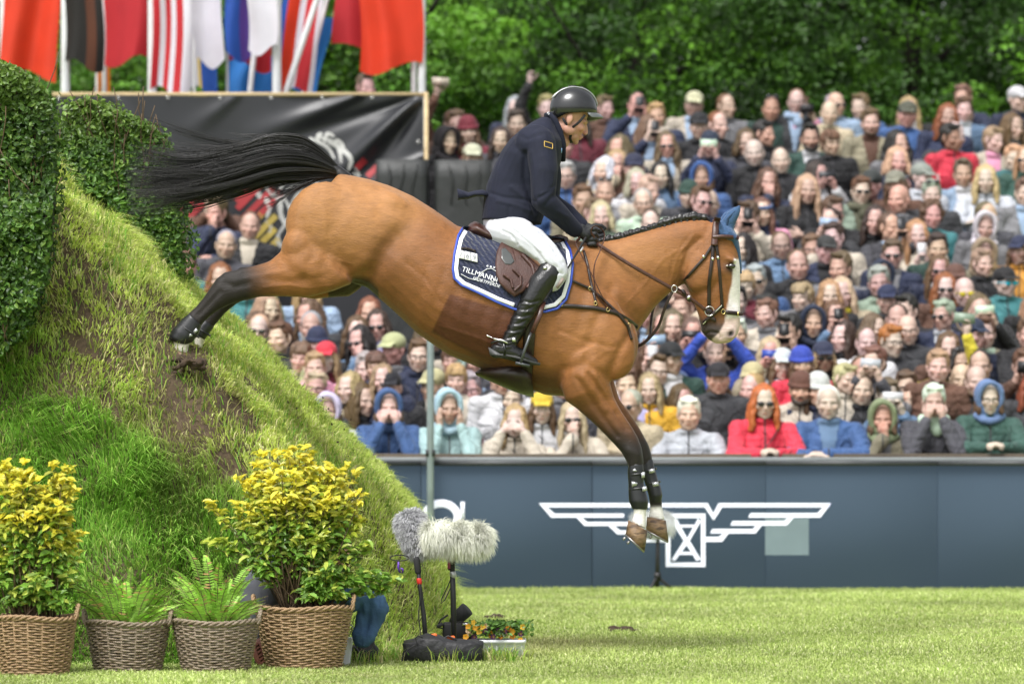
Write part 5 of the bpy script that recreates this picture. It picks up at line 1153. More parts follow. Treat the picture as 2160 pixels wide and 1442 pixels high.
# gloves: fists round the reins
m_glove = mat('black_glove', (.010,.011,.013), rough=.6, var=.2, vscale=40, bump=.3, bscale=200)
gl = []
for s, ox, oy, yc in ((-1, 0, 0, -.085), (1, 14, -6, .075)):
    j = Geo(); q = lambda x, y, d: HP(x+ox, y+oy, yc+d*(-s)*-1 if False else yc+d*s*-1*-1)
    def q(x, y, d): return HP(x+ox, y+oy, yc+s*d)
    j.chain([q(1212,484,.015), q(1222,490,.010), q(1236,497,.004)], [.033,.031,.032], 14)
    j.ell(q(1240,498,.0), (.034,.026,.042), rot=Matrix.Rotation(R(15),4,'Y'))
    for k in range(4):
        ky = 484+k*10.5; kx = 1254-abs(k-1.2)*1.6
        j.chain([q(1242,ky+2,.012), q(kx+1,ky+1,.014), q(kx+6,ky+6,-.010), q(kx-3,ky+9,-.026), q(kx-12,ky+6,-.020)], [.0115,.0120,.0108,.0098,.0088], 10)
    j.chain([q(1230,484,-.012), q(1242,480,-.020), q(1255,481,-.014), q(1263,486,-.006)], [.013,.0122,.011,.0092], 10)
    j.ell(q(1226,480,.006), (.022,.020,.014))
    me = remesh(j, .0036, 2, 'glove'); o = link('glove', me, m_glove, rid); gl.append(o)
    g = Geo(); g.box(q(1228,497,.031), (.016,.004,.010), rot=Matrix.Rotation(R(30),4,'Y')); k_ = build(g, 'glove_tab', m_hsil, None); k_.parent = o
# reins
rein = empty('reins', HP(1360,580), 'brown leather reins from the black gloves to the bit', 'reins')
def rt(pts, w=.007, m=m_leath, name='rein', ends=None):
    P_ = [HP(*p) for p in pts]; Q = []
    for i in range(len(P_)-1):
        a = P_[max(i-1,0)]; b_ = P_[i]; c = P_[i+1]; d = P_[min(i+2,len(P_)-1)]
        for k in range(6):
            f = k/6; Q.append(.5*((2*b_)+(c-a)*f+(2*a-5*b_+4*c-d)*f*f+(3*b_-a-3*c+d)*f**3))
    Q.append(P_[-1]); g = Geo(); g.tube(Q, w, 8, flat=(1,.28), up=(0,0,1)); return build(g, name, m, rein)
rt([(1258,516,-.10),(1330,562,-.135),(1415,610,-.13),(1455,632,-.115),(1486,655,-.10)], .0095)
rt([(1262,512,.09),(1340,556,.13),(1425,604,.13),(1486,650,.10)], .0095)
rt([(1256,505,-.10),(1246,492,-.13),(1252,480,-.14),(1266,484,-.13),(1274,500,-.13),(1265,530,-.17),(1253,560,-.215),(1251,590,-.225),(1257,625,-.235),(1280,655,-.235)], .0075)
rt([(1222,505,-.13),(1214,517,-.18),(1224,540,-.21),(1245,580,-.235),(1266,625,-.255),(1283,655,-.25)], .0095)
rt([(1419,612,-.125),(1405,640,-.11),(1396,665,-.09),(1388,688,-.07),(1372,710,-.05),(1352,727,-.03),(1326,733,-.01)], .008, m_leathd, 'martingale_strap')
rt([(1426,606,.125),(1400,620,.11),(1380,648,.09),(1374,680,.06),(1370,708,.0),(1352,727,.02),(1326,733,.01)], .007, m_leathd, 'martingale_strap')
g = Geo(); c = HP(1420,611,-.14); g.tube([c+Vector((.014*math.cos(t), 0, .018*math.sin(t))) for t in np.linspace(0, 6.283, 17)[:-1]], .0025, 6, closed=True); g.box(HP(1450,629,-.135), (.012,.008,.024), rot=Matrix.Rotation(R(35),4,'Y')); build(g, 'martingale_ring', m_steel, rein)
for q in ((1440,618),(1450,632)):
    g = Geo(); g.ell(HP(q[0],q[1],-.125), (.011,.012,.019), rot=Matrix.Rotation(R(-30),4,'Y')); build(g, 'rein_stop', m_leathd, rein)
crop = empty('riding_crop', HP(1210,560), 'short black riding crop with a silver collar held in the near glove', 'riding crop')
g = Geo(); g.cap(HP(1234,505,-.155), .006, HP(1180,598,-.30), .0045); build(g, 'shaft', m_web, crop)
g = Geo(); g.cap(HP(1227,526,-.17), .0085, HP(1223,533,-.18), .0085); build(g, 'collar', m_steel, crop)
g = Geo(); g.box(HP(1180,602,-.31), (.016,.006,.06), rot=Matrix.Rotation(R(-35),4,'Y').inverted()); build(g, 'tip', mat('crop_tip', (.25,.2,.17), rough=.6), crop)
# ================================================================== FOREGROUND PROPS
m_wick = mat('wicker', (.42,.28,.15), rough=.6, var=.5, vscale=22, bump=.4, bscale=120, stretch=(1,1,4), c2=(.24,.15,.08))
m_wick2 = mat('wicker_grey', (.34,.27,.20), rough=.65, var=.5, vscale=22, bump=.4, bscale=120, stretch=(1,1,4), c2=(.17,.125,.085))
m_pot = mat('pot_soil', (.02,.015,.01), rough=1, var=.4, vscale=30)
def basket(cx, Y, rt_, rb, h, label, m, ry=.8, seed=0):
    rr = np.random.default_rng(seed); root = empty('wicker_basket', (cx, Y, 0), label, 'basket', 'wicker baskets with plants along the bank')
    ns = 34; rows = int(h/.0118); g = Geo()
    def pt(th, z, dr=0): f = z/h; r = rb+(rt_-rb)*f**.85+dr; return (cx+r*math.cos(th), Y+ry*r*math.sin(th), z+.006*math.sin(th*3+seed))
    nseg = ns*3
    for i in range(rows):
        z = .008+i*h/rows; ph = (i % 2)*math.pi; r = .0052*rr.uniform(.85,1.2); rings = []
        for k in range(nseg):
            th = 2*math.pi*k/nseg; dr = .0050*math.sin(ns/2*th+ph); zz = z+.0015*math.sin(th*11+i); c = pt(th, zz, dr); ca, sa = math.cos(th), math.sin(th)
            rings.append([(c[0]+ca*r*math.cos(a), c[1]+sa*r*math.cos(a), c[2]+r*math.sin(a)) for a in (0, 1.05, 2.1, 3.14, 4.2, 5.2)])
        g.loft(rings, closed=True)
    wv_ = build(g, 'weave', m, root, fixn=False)
    g = Geo()
    for k in range(ns//2):
        th = 2*math.pi*(k+.5)/(ns/2); g.tube([pt(th, 0, -.001), pt(th, h*.5, -.001), pt(th, h, -.001)], .005, 6)
    build(g, 'stakes', m, root)
    g = Geo()
    for q in range(3):
        pts = []
        for k in range(90):
            th = 2*math.pi*k/90; a = th*12+q*2.09; c = pt(th, h+.008+.008*math.sin(a), .010*math.cos(a)); pts.append(c)
        g.tube(pts, .0062, 6, closed=True)
    build(g, 'rim', m, root)
    g = Geo(); g.add([pt(2*math.pi*k/32, h-.03, -.012) for k in range(32)]+[(cx,Y,h-.02)], [(k,(k+1)%32,32) for k in range(32)]); build(g, 'soil', m_pot, root)
    g = Geo(); g.loft([[pt(2*math.pi*k/32, z, -.012) for k in range(32)] for z in (.002, h*.5, h-.03)]); build(g, 'liner', m_pot, root)
    for s in (-1, 1):
        g = Geo()
        for q in range(3):
            pts = []
            for k in range(26):
                t = k/25*math.pi; a = t*5+q*2.09; bx = cx+s*(rt_+.004); c = (bx+s*(.010*math.sin(t))+.006*math.cos(a)*s, Y-.035*math.cos(t)*1.2+.004*math.sin(a)-.02, h+.002+.062*math.sin(t)+.006*math.sin(a)); pts.append(c)
            g.tube(pts, .0052, 6)
        build(g, 'handle', m, root)
    return root
bk = [(P(74,0,18.6).x,18.6,.190,.150,.268,'brown wicker basket at far left below the yellow shrub',m_wick),(P(270,0,18.82).x,18.82,.193,.150,.235,'greyish wicker basket with the smaller fern, second from the left',m_wick2),
      (P(455,0,18.84).x,18.84,.200,.150,.238,'greyish wicker basket with the taller fern beside the largest basket',m_wick2),(P(641,0,19.12).x,19.12,.228,.170,.292,'largest light brown wicker basket under the tall yellow shrub',m_wick)]
for i, q in enumerate(bk): basket(*q, seed=i+1)
m_euo = mat('euonymus_leaf', (1,1,1), rough=.38, var=.12, usecol=True, trans=.28, spec=.5)
def shrub(name, label, base, tips, seed, nst=26, leaf=.052, low=.35):
    """stems fan out from base to tip clouds; leaf rosettes yellow at the shoots"""
    rr = np.random.default_rng(seed); root = empty(name, base, label, 'shrub', 'yellow variegated shrubs'); b0 = Vector(base)
    g = Geo(); pos = []; dirs = []; nrm = []; siz = []; colr = []
    zmx = max(t[1] for t in tips)
    for (x, z, yoff, w, cnt) in tips:
        for _ in range(cnt):
            e = Vector((x+rr.normal(0,w), b0.y+yoff+rr.normal(0,w*.7), z+rr.normal(0,w*.8))); s0 = b0+Vector((rr.uniform(-.10,.10), rr.uniform(-.06,.06), -.03))
            m_ = s0.lerp(e, .5)+Vector((0,0,.06)); g.tube([s0, m_, e], [.0045,.0032,.0016], 5)
            top = np.clip((e.z-b0.z)/(zmx-b0.z), 0, 1); d0 = (e-m_).normalized()
            for f in np.linspace(.42, 1.0, 9):
                c = s0.lerp(m_, f*2) if f < .5 else m_.lerp(e, f*2-1)
                k = 8 if f > .97 else 5 if f > .8 else 3
                for j in range(k):
                    a = rr.uniform(0, 6.28); out = Vector((math.cos(a), math.sin(a), rr.uniform(.2,.9) if f > .9 else rr.uniform(-.3,.5))).normalized(); d = (out+d0*(.9 if f > .95 else .35)).normalized()
                    s_ = leaf*rr.uniform(.7,1.25)*(1 if f < .97 else .95); pos.append(c+d*s_*.5+Vector((rr.normal(0,.006),rr.normal(0,.006),rr.normal(0,.006)))); dirs.append(d); nn_ = Vector((rr.normal(0,.6), rr.normal(0,.5)-.5, 1)); nrm.append(nn_); siz.append(s_)
                    y_ = np.clip((f-.72)/.25, 0, 1)*np.clip((top-low)/.35, 0, 1)*rr.uniform(.5,1)
                    cy = np.array([.90,.76,.07])*rr.uniform(.8,1.15); cg = np.array([.17,.32,.04])*rr.uniform(.6,1.4); 
                    if rr.uniform() < .22: cg = np.array([.50,.58,.10])
                    colr.append(cy*y_+cg*(1-y_))
    build(g, 'stems', m_twig, root)
    leaves('leaves', np.array([tuple(p) for p in pos]), np.array([tuple(p) for p in nrm]), np.array(siz), np.array(colr), m_euo, root, .42, .35, tdir=np.array([tuple(p) for p in dirs]))
def T(px_, py_, Y, yo, w, n): p = P(px_, py_, Y); return (p.x, p.z, yo, w, n)
Yb = 18.6; shrub('euonymus_shrub', 'yellow green shrub in the far left basket, cut off by the photo edge', (bk[0][0], Yb, .25), [T(x,y,Yb,yo,.035,n) for x,y,yo,n in [(5,1010,0,7),(50,1000,0,7),(30,1030,-.08,6),(85,1035,0,7),(125,1010,0,5),(140,1055,.02,6),(110,1085,-.08,6),(40,1080,-.08,6),(150,1120,0,5),(5,1090,0,6),(125,1150,-.06,5),(60,1150,.06,5),(10,1170,0,5),(145,1240,0,4),(90,1230,-.08,5),(20,1250,-.05,5),(-40,1050,0,7),(-40,1150,0,7),(160,1180,.0,3),(130,1265,-.08,4)]], 3, low=.25)
Yb = 19.12; shrub('euonymus_shrub', 'tall bushy shrub with yellow shoots in the largest basket', (bk[3][0], Yb, .27), [T(x,y,Yb,yo,.035,n) for x,y,yo,n in [(560,985,0,6),(630,960,0,6),(600,1010,-.1,6),(655,1000,0,6),(700,1010,0,7),(730,1050,0,7),(540,1030,0,6),(580,1060,-.12,7),(640,1050,-.12,7),(690,1070,-.1,7),(520,1080,0,5),(470,1075,0,3),(465,1150,0,3),(740,1110,0,6),(600,1120,.08,6),(660,1130,-.1,7),(700,1140,.05,6),(560,1140,-.05,5),(540,1200,-.0,3),(745,1170,0,5),(690,1200,-.1,5),(620,1190,.05,4),(760,1220,0,5),(650,1240,-.1,4),(710,1250,-.08,5),(820,1235,.02,3),(800,1215,.02,2),(500,1180,.03,2),(725,1010,.05,4),(510,1020,.05,3)]], 4, low=.35)
m_fern = mat('fern_frond', (1,1,1), rough=.5, var=.1, usecol=True, trans=.3)
def fern(label, base, heights, seed, sp):
    rr = np.random.default_rng(seed); root = empty('fern', base, label, 'fern', 'ferns in the two middle baskets'); V = []; C = []; g = Geo(); b0 = Vector(base)
    for (dx, hgt) in heights:
        a = rr.uniform(-.6,.6); d = Vector((dx, rr.normal(0,.06), 0)); p = b0+Vector((dx*.35, rr.normal(0,.04), -.02)); N_ = 30; pts = []
        for k in range(N_+1):
            f = k/N_; pts.append(p+Vector((d.x*f*.75, d.y*f, hgt*math.sin(f*1.35)/math.sin(1.35)))+d*(.35*f**3))
        g.tube(pts[::5], .0018, 5); tone = rr.uniform(.7,1.3)
        side = Vector((rr.uniform(.3,1)*rr.choice([-1,1]), rr.uniform(-.6,.6), .1)).normalized()
        for k in range(2, N_):
            f = k/N_; L = .034*math.sin(math.pi*min(1,f*.92+.08))**.6*rr.uniform(.8,1.1); t = (pts[k+1]-pts[k-1]).normalized()
            for sg in (-1,1):
                o = (side*sg+t*.35+Vector((0,0,-.15))).normalized()*L; w_ = t*.0038
                base_ = pts[k]; V += [base_-w_*.6, base_+w_, base_+o*.6+w_*1.0, base_+o, base_+o*.6-w_*.9]
                cc = np.array([.22,.40,.05]) if rr.uniform() > .06 else np.array([.38,.24,.10]); cc = cc*tone*rr.uniform(.8,1.2)*(1+.8*f*(rr.uniform() > .3)); C += [cc]*5
    V = np.array([tuple(v) for v in V]); n = len(V)//5; i = np.arange(n)[:,None]*5
    rawmesh('fronds', V, np.concatenate([i+np.array([[0,1,2]]), i+np.array([[0,2,4]]), i+np.array([[4,2,3]])]), np.clip(np.array(C),0,1), m_fern, root)
    build(g, 'stalks', m_twig, root)
rr_ = np.random.default_rng(5)
fern('low fern with brownish fronds in the second basket', (bk[1][0],18.82,.22), [(rr_.uniform(-.22,.22), rr_.uniform(.08,.24)) for _ in range(52)]+[(-.12,.29),(.0,.30),(.08,.27),(-.05,.26)], 7, 0)
fern('taller bright green fern in the third basket', (bk[2][0],18.84,.22), [(rr_.uniform(-.22,.22), rr_.uniform(.08,.26)) for _ in range(56)]+[(-.11,.40),(-.04,.36),(.02,.33),(-.16,.30),(.12,.31)], 8, 0)

# hair-covered wind shields on stands
def furry(name, label, a, b_, r, Y, cols, hl, seed, droop, nh=9000, parts=None, cat='microphone'):
    rr = np.random.default_rng(seed); A = P(*a, Y); B = P(*b_, Y); ax_ = (B-A); L = ax_.length; t = ax_/L; c = (A+B)/2
    root = empty(name, (c.x, Y, 0), label, cat, 'furry microphones on stands')
    u = Vector((0,1,0)); v = t.cross(u); g = Geo()
    g.loft([[tuple(c+t*(L/2*z)+u*(r*.78*q*math.cos(x))+v*(r*.78*q*math.sin(x))) for x in np.linspace(0,6.283,19)[:-1]] for z, q in [(-1,.35),(-.93,.7),(-.75,.95),(-.3,1),(.3,1),(.75,.95),(.93,.7),(1,.35)]])
    m_f = mat(name+'_fur_'+str(seed), cols[0], rough=.75, var=.3, vscale=20, c2=cols[1]); bo = build(g, 'wind_shield', m_f, root)
    th = rr.uniform(0,6.283,nh); z = rr.uniform(-1,1,nh); q = np.sqrt(np.clip(1-np.abs(z)**5, .02, 1)); tt, uu, vv = (np.array(tuple(w_)) for w_ in (t,u,v)); cc = np.array(tuple(c))
    nr = uu*np.cos(th)[:,None]+vv*np.sin(th)[:,None]+tt*(z**5)[:,None]; nr /= np.linalg.norm(nr,axis=1)[:,None]
    p = cc+tt*(z*L/2)[:,None]+(uu*np.cos(th)[:,None]+vv*np.sin(th)[:,None])*(q*r*.76)[:,None]
    h = hl*rr.uniform(.5,1.2,nh); cl = snoise(p, 22, seed, 2)
    d = nr*.55+np.array(droop)[None]*(.6+.4*cl[:,None])+rr.normal(0,.22,(nh,3)); d /= np.linalg.norm(d,axis=1)[:,None]; sd = np.cross(d, np.array([0,-1,.2])); sd /= np.linalg.norm(sd,axis=1)[:,None]+1e-6
    w_ = .0013; m_ = p+nr*(h*.35)[:,None]+d*(h*.3)[:,None]; e = p+nr*(h*.2)[:,None]+d*h[:,None]+np.array([0,0,-1])*(h*.25)[:,None]
    V = np.stack([p-sd*w_, p+sd*w_, m_+sd*w_, m_-sd*w_, e],1).reshape(-1,3); i = np.arange(nh)[:,None]*5
    C = np.array(cols)[rr.integers(0,len(cols),nh)]*(1+.25*cl)[:,None]
    hm = rawmesh('fur', V, np.concatenate([i+np.array([[0,1,2]]), i+np.array([[0,2,3]]), i+np.array([[3,2,4]])]), np.repeat(np.clip(C,0,1),5,axis=0), m_hair_l, root)
    return root
m_hair_l = mat('fur_fibre', (1,1,1), rough=.6, var=.05, usecol=True, trans=.15)
m_blk = mat('matt_black', (.013,.013,.014), rough=.5, var=.15)
m_rubber = mat('rubber', (.02,.02,.022), rough=.8, var=.2, vscale=30)
m_or = mat('orange_trim', (.75,.14,.02), rough=.6)
YM = 19.9
r1 = furry('microphone', 'grey furry microphone on the left stand, tilted upwards', (856,1082), (898,1168), .078, YM+.08, [(.50,.50,.52),(.30,.30,.32),(.68,.68,.70)], .035, 3, (0,-.1,-.1), 9000)
r2 = furry('microphone', 'cream long-haired furry microphone lying level on the right stand', (898,1126), (1030,1136), .070, YM-.06, [(.70,.70,.60),(.56,.57,.47),(.80,.80,.72)], .055, 4, (.25,-.1,-.9), 9000)
r3 = furry('microphone', 'pale furry microphone far behind the front hooves', (1335,1103), (1418,1104), .085, 29.25, [(.55,.57,.58),(.68,.69,.66)], .05, 5, (0,-.2,-.5), 3500)
g = Geo(); g.tube([P(880,1180,YM), P(886,1240,YM), P(894,1300,YM), P(901,1392,YM)], [.011,.010,.012,.012], 10); build(g, 'stand', m_blk, r1)
g = Geo(); g.cap(P(879,1180,YM), .017, P(882,1205,YM), .016); build(g, 'grip', m_rubber, r1)
g = Geo(); g.cap(P(884,1222,YM-.0), .0135, P(885,1228,YM), .0135); build(g, 'ring', mat('red_ring', (.6,.03,.02), rough=.5), r1)
g = Geo(); g.tube([P(885+2*math.sin(i),1230+i*14,YM-.02) for i in range(11)], .003, 6); build(g, 'cable', m_rubber, r1)
g = Geo(); g.tube([P(823+20*(1-math.cos(t)), 1176-6*math.sin(t), YM) for t in np.linspace(0,6.283,19)[:-1]], .0035, 6, closed=True); build(g, 'cord', m_rubber, r1)
g = Geo(); g.tube([P(841,1184,YM),P(840,1196,YM),P(843,1206,YM),P(849,1208,YM),P(850,1200,YM),P(845,1198,YM)], .0055, 8); build(g, 'purple_clip', mat('purple_plastic', (.12,.04,.36), rough=.4), r1)
g = Geo(); g.tube([P(954,1190,YM), P(956,1260,YM), P(958,1390,YM)], [.013,.014,.013], 10); build(g, 'stand', m_blk, r2)
g = Geo(); g.box(P(953,1186,YM), (.034,.03,.078), rot=Matrix.Rotation(R(4),4,'Y')); build(g, 'grip', m_rubber, r2, bevel=.004)
g = Geo(); g.box(P(947,1186,YM-.02), (.014,.012,.060)); build(g, 'pink_label', mat('magenta_label', (.35,.06,.14), rough=.4), r2)
g = Geo(); g.tube([P(952,1168,YM),P(945,1165,YM),P(937,1160,YM)], .005, 8); g.tube([P(956,1206,YM),P(953,1215,YM),P(945,1235,YM),P(932,1262,YM),P(930,1272,YM),P(938,1265,YM),P(950,1240,YM),P(958,1222,YM)], .0028, 6); build(g, 'cable', m_rubber, r2)
g = Geo(); g.cap(P(955,1208,YM), .016, P(956,1214,YM), .016); build(g, 'collar', m_hsil if 'm_hsil' in globals() else m_steel, r2)
g = Geo(); g.tube([P(1388,1120,29.25), P(1387,1180,29.25), P(1386,1237,29.25)], [.014,.016,.018], 10); g.box(P(1387,1214,29.25), (.05,.04,.05)); build(g, 'stand', m_blk, r3)
g = Geo()
for t in (0,2.1,4.2): g.cap(P(1386,1216,29.25), .012, P(1386,1238,29.25)+Vector((.10*math.cos(t),-.08*abs(math.sin(t)),0)), .010)
build(g, 'tripod_foot', m_blk, r3)
# equipment bag
YG = 19.72; bagc = P(935,1402,YG); bag = empty('equipment_bag', (bagc.x,YG,0), 'open black equipment bag at the foot of the microphone stands', 'bag')
def lerp(a,b,f): return a+(b-a)*f
g = Geo(); rings = []
for i in range(15):
    f = i/14; x = lerp(P(852,0,YG).x, P(1018,0,YG).x, f); hh = .105+.012*math.sin(f*math.pi)+.006*math.sin(f*9)+.03*math.exp(-((f-.35)/.18)**2); w_ = .13*(.5+.5*math.sin(math.pi*min(1,max(.04,f)))**.4); ring = []
    for j in range(20):
        t = 2*math.pi*j/20; c, s = math.cos(t), math.sin(t); ring.append((x+.006*math.sin(j*3+i), YG+math.copysign(abs(c)**.6,c)*w_+.006*math.sin(j*2.1+i), max(.0, hh/2+math.copysign(abs(s)**.35,s)*hh/2+.005*math.sin(j*5+i*2))))
    rings.append(ring)
g.loft(rings); build(g, 'bag_body', mat('black_nylon', (.015,.015,.017), rough=.6, var=.3, vscale=14, bump=.8, bscale=30), bag)
for x0_, yo in ((905,-.06),(945,-.02)):
    g = Geo(); g.tube([P(x0_-22,1372,YG+yo),P(x0_-16,1350,YG+yo),P(x0_,1340,YG+yo),P(x0_+18,1348,YG+yo),P(x0_+26,1372,YG+yo)], .012, 8, flat=(1,.35), up=(0,1,0)); build(g, 'handle', m_blk, bag)
g = Geo(); g.cap(P(905,1341,YG-.06), .010, P(918,1339,YG-.06), .010); g2_ = g; build(g, 'orange_tab', m_or, bag)
g = Geo(); g.cap(P(944,1346,YG+.0), .010, P(956,1344,YG+.0), .010); build(g, 'orange_tab', m_or, bag)
g = Geo(); g.tube([P(x,y,YG-.13) for x, y in [(846,1404),(849,1385),(862,1368),(880,1358),(876,1345),(882,1340),(892,1344)]], .0035, 6); g.tube([P(x,y,YG-.14) for x, y in [(1000,1404),(1012,1398),(1026,1397),(1032,1401),(1028,1405)]], .003, 6); build(g, 'cable', m_rubber, bag)
g = Geo(); g.box(P(958,1378,YG-.10), (.10,.03,.03), rot=Matrix.Rotation(R(8),4,'Y')); build(g, 'flap', m_blk, bag, bevel=.008)
# stills camera on the grass
YC_ = 20.15; cmr = empty('camera', (P(965,0,YC_).x,YC_,0), 'black stills camera with a long lens standing behind the right stand', 'camera')
g = Geo(); g.box(P(965,1332,YC_), (.15,.07,.10)); g.box(P(965,1311,YC_), (.06,.06,.045)); build(g, 'camera_body', m_blk, cmr, bevel=.012)
g = Geo(); c = P(973,1300,YC_); g.tube([c+Vector((-.035,.02,-.03)), c+Vector((-.02,.0,-.01)), c+Vector((.0,-.01,.012)), c+Vector((.03,-.02,.04))], [.030,.032,.036,.038], 20); build(g, 'lens', m_rubber, cmr)
g = Geo(); g.tube([P(x,y,YC_-.03) for x, y in [(940,1345),(936,1325),(922,1322),(930,1306),(945,1296)]], .005, 6); build(g, 'strap', m_rubber, cmr)
g = Geo(); g.box(P(928,1318,YC_-.04), (.035,.02,.018), rot=Matrix.Rotation(R(-30),4,'Y')); build(g, 'plug', m_blk, cmr, bevel=.003)
g = Geo(); g.box(P(985,1316,YC_-.038), (.05,.01,.012)); build(g, 'dial_plate', m_steel, cmr)
# flower trough
YF_ = 20.0; tr = empty('flower_trough', (P(1056,0,YF_).x,YF_,0), 'white plastic trough on the lawn beside the black bag', 'flower box')
m_wp = mat('white_plastic', (.70,.72,.74), rough=.4, var=.08, vscale=6)
xa, xb = P(1000,0,YF_).x, P(1110,0,YF_).x; zt = .105
g = Geo(); a_ = (xb-xa)/2; cxm = (xa+xb)/2
def rrect(a, b, z, n=24): return [(cxm+math.copysign(abs(math.cos(t))**.25,math.cos(t))*a, YF_+math.copysign(abs(math.sin(t))**.25,math.sin(t))*b, z) for t in np.linspace(0,6.2832,n+1)[:-1]]
g.loft([rrect(a_*.90,.065,.0), rrect(a_*.95,.078,zt*.8), rrect(a_*.955,.08,zt*.82), rrect(a_*1.0,.092,zt*.84), rrect(a_*1.0,.092,zt), rrect(a_*.95,.080,zt), rrect(a_*.93,.075,zt-.02)]); build(g, 'trough', m_wp, tr)
for i in range(6):
    g = Geo(); g.box((xa+.03+i*.042, YF_-.074, zt*.42), (.004,.006,zt*.6)); build(g, 'rib', m_wp, tr)
nf = 900; q = np.stack([rng.normal(cxm-.01,a_*.62,nf), rng.normal(YF_,.055,nf), zt+.02+.075*rng.uniform(0,1,nf)*np.exp(-((np.arange(nf)%7)/7-.3)**2)],1); q[:,0] = np.clip(q[:,0], xa-.02, xb+.03)
pl = empty('pansies', (cxm,YF_,zt), 'orange, yellow and purple pansies growing in the white trough', 'flowers')
leaves('foliage', q, rng.normal(0,.5,(nf,3))+np.array([0,-.3,1]), rng.uniform(.018,.034,nf), np.array([(.09,.19,.03)])*rng.uniform(.6,1.6,(nf,1)), m_leaf, pl, .6)
m_petal = mat('petal', (1,1,1), rough=.6, var=.1, usecol=True, trans=.3)
for k in range(26):
    px_ = rng.uniform(975,1118); py_ = rng.uniform(1312,1345)+ (6 if px_ > 1090 else 0); c = P(px_,py_,YF_-.05-.03*rng.uniform()); pcol = [(.80,.38,.02),(.85,.52,.05),(.82,.30,.02),(.10,.02,.10),(.75,.55,.35)][rng.choice(5,p=[.35,.25,.15,.17,.08])]
    V = []; Fc = []
    for j in range(5):
        a = j*1.257+rng.uniform(-.2,.2); d = np.array([math.cos(a), -.25, math.sin(a)]); s_ = np.array([-math.sin(a), 0, math.cos(a)]); rP = .013
        b0_ = len(V); cc = np.array(tuple(c)); V += [cc, cc+d*rP*.6+s_*rP*.6, cc+d*rP*1.15+s_*rP*.3, cc+d*rP*1.15-s_*rP*.3, cc+d*rP*.6-s_*rP*.6]; Fc.append([b0_,b0_+1,b0_+2,b0_+3,b0_+4])
    V = np.array(V); Cc = np.tile(np.array(pcol), (len(V),1)); Cc[0::5] = (.5,.30,.02); rawmesh('flower', V, np.array(Fc), Cc, m_petal, pl)

# photographer kneeling behind the largest basket
YP = 19.5; pers = empty('person', P(640,1400,YP), 'photographer in grey top crouching low behind the largest basket', 'person'); pers.location.z = 0
q = lambda x, y, d=0: P(x, y, YP+d)
b = Geo()
for s, dx in ((-1,0),(1,18)):
    b.chain([q(600+dx,1322,s*.10), q(668+dx,1392,s*.13), q(610+dx,1398,s*.12), q(566+dx,1396,s*.11)], [.085,.055,.045,.035])
b.loft([[tuple(Vector((c[0],c[1],c[2]))) for c in [ (q(x0,y0).x+rx*math.cos(t)*math.cos(R(an)), YP+ry*math.sin(t), q(x0,y0).z+rx*math.cos(t)*math.sin(R(an))) for t in np.linspace(0,6.283,21)[:-1]]] for x0,y0,rx,ry,an in [(560,1330,.09,.13,60),(562,1280,.13,.16,35),(580,1225,.14,.17,10),(615,1180,.13,.18,-15),(655,1165,.09,.15,-35),(675,1160,.05,.08,-40)]])
MP = Matrix.Translation(q(705,1150))@Matrix.Rotation(R(95),4,'Z')@Matrix.Rotation(R(15),4,'X'); head_geo(b, MP, .95)
b.chain([q(672,1165), q(695,1158)], [.055,.05])
for s in (-1,1): b.chain([q(645,1180,s*.18), q(690,1245,s*.20), q(752,1262,s*.10), q(770,1258,s*.07)], [.05,.04,.03,.03])
bm_ = remesh(b, .008, 2, 'body'); Vb, mk = head_paint(mverts(bm_), None, MP, .95); setverts(bm_, Vb); vcol(bm_, np.clip(face_color(len(Vb),0,mk)*np.array([.45,.25,.17]),0,1)); link('body', bm_, mat('photographer_skin', (1,1,1), rough=.5, usecol=True), pers)
m_greytop = mat('grey_top', (.12,.12,.15), rough=.8, var=.15, vscale=8, bump=.4, bscale=20); m_denim = mat('denim_cloth', (.035,.085,.17), rough=.85, var=.2, vscale=12, bump=.5, bscale=60)
b = Geo(); b.loft([[(q(x0,y0).x+rx*math.cos(t)*math.cos(R(an)), YP+ry*math.sin(t), q(x0,y0).z+rx*math.cos(t)*math.sin(R(an))) for t in np.linspace(0,6.283,21)[:-1]] for x0,y0,rx,ry,an in [(556,1335,.12,.15,60),(560,1280,.155,.18,35),(578,1222,.165,.19,10),(613,1176,.15,.20,-15),(655,1162,.10,.16,-35),(672,1160,.065,.09,-40)]])
for s in (-1,1): b.chain([q(645,1180,s*.18), q(690,1245,s*.20)], [.070,.060])
me = remesh(b, .009, 3, 'top'); V = mverts(me); setverts(me, V+mnorm(me)*(snoise(V,9,5,3)*.010)[:,None]); link('top', me, m_greytop, pers)
b = Geo(); b.chain([q(690,1245,-.20), q(745,1262,-.12), q(762,1262,-.09)], [.066,.055,.05]); b.loft([[(q(x,y).x+w_*math.cos(t), YP-.12+.035*math.sin(t)+.02*math.sin(k_), q(x,y).z+.02*math.sin(t)) for t in np.linspace(0,6.283,17)[:-1]] for k_, (x,y,w_) in enumerate([(764,1246,.045),(778,1262,.065),(786,1285,.075),(784,1312,.07),(774,1330,.05),(768,1350,.02)])])
me = remesh(b, .007, 2, 'denim_shirt'); V = mverts(me); setverts(me, V+mnorm(me)*(snoise(V*np.array([1.6,1,.6]),13,6,3)*.026)[:,None]); link('denim_shirt', me, m_denim, pers)
b = Geo()
for s, dx in ((-1,0),(1,18)): b.chain([q(600+dx,1322,s*.10), q(668+dx,1390,s*.13), q(615+dx,1396,s*.12), q(585+dx,1396,s*.11)], [.10,.068,.055,.048])
link('trousers', remesh(b, .009, 3, 'trousers'), mat('dark_trousers', (.03,.032,.04), rough=.8), pers)
m_soleb = mat('brown_sole', (.11,.035,.022), rough=.7, var=.25, vscale=20)
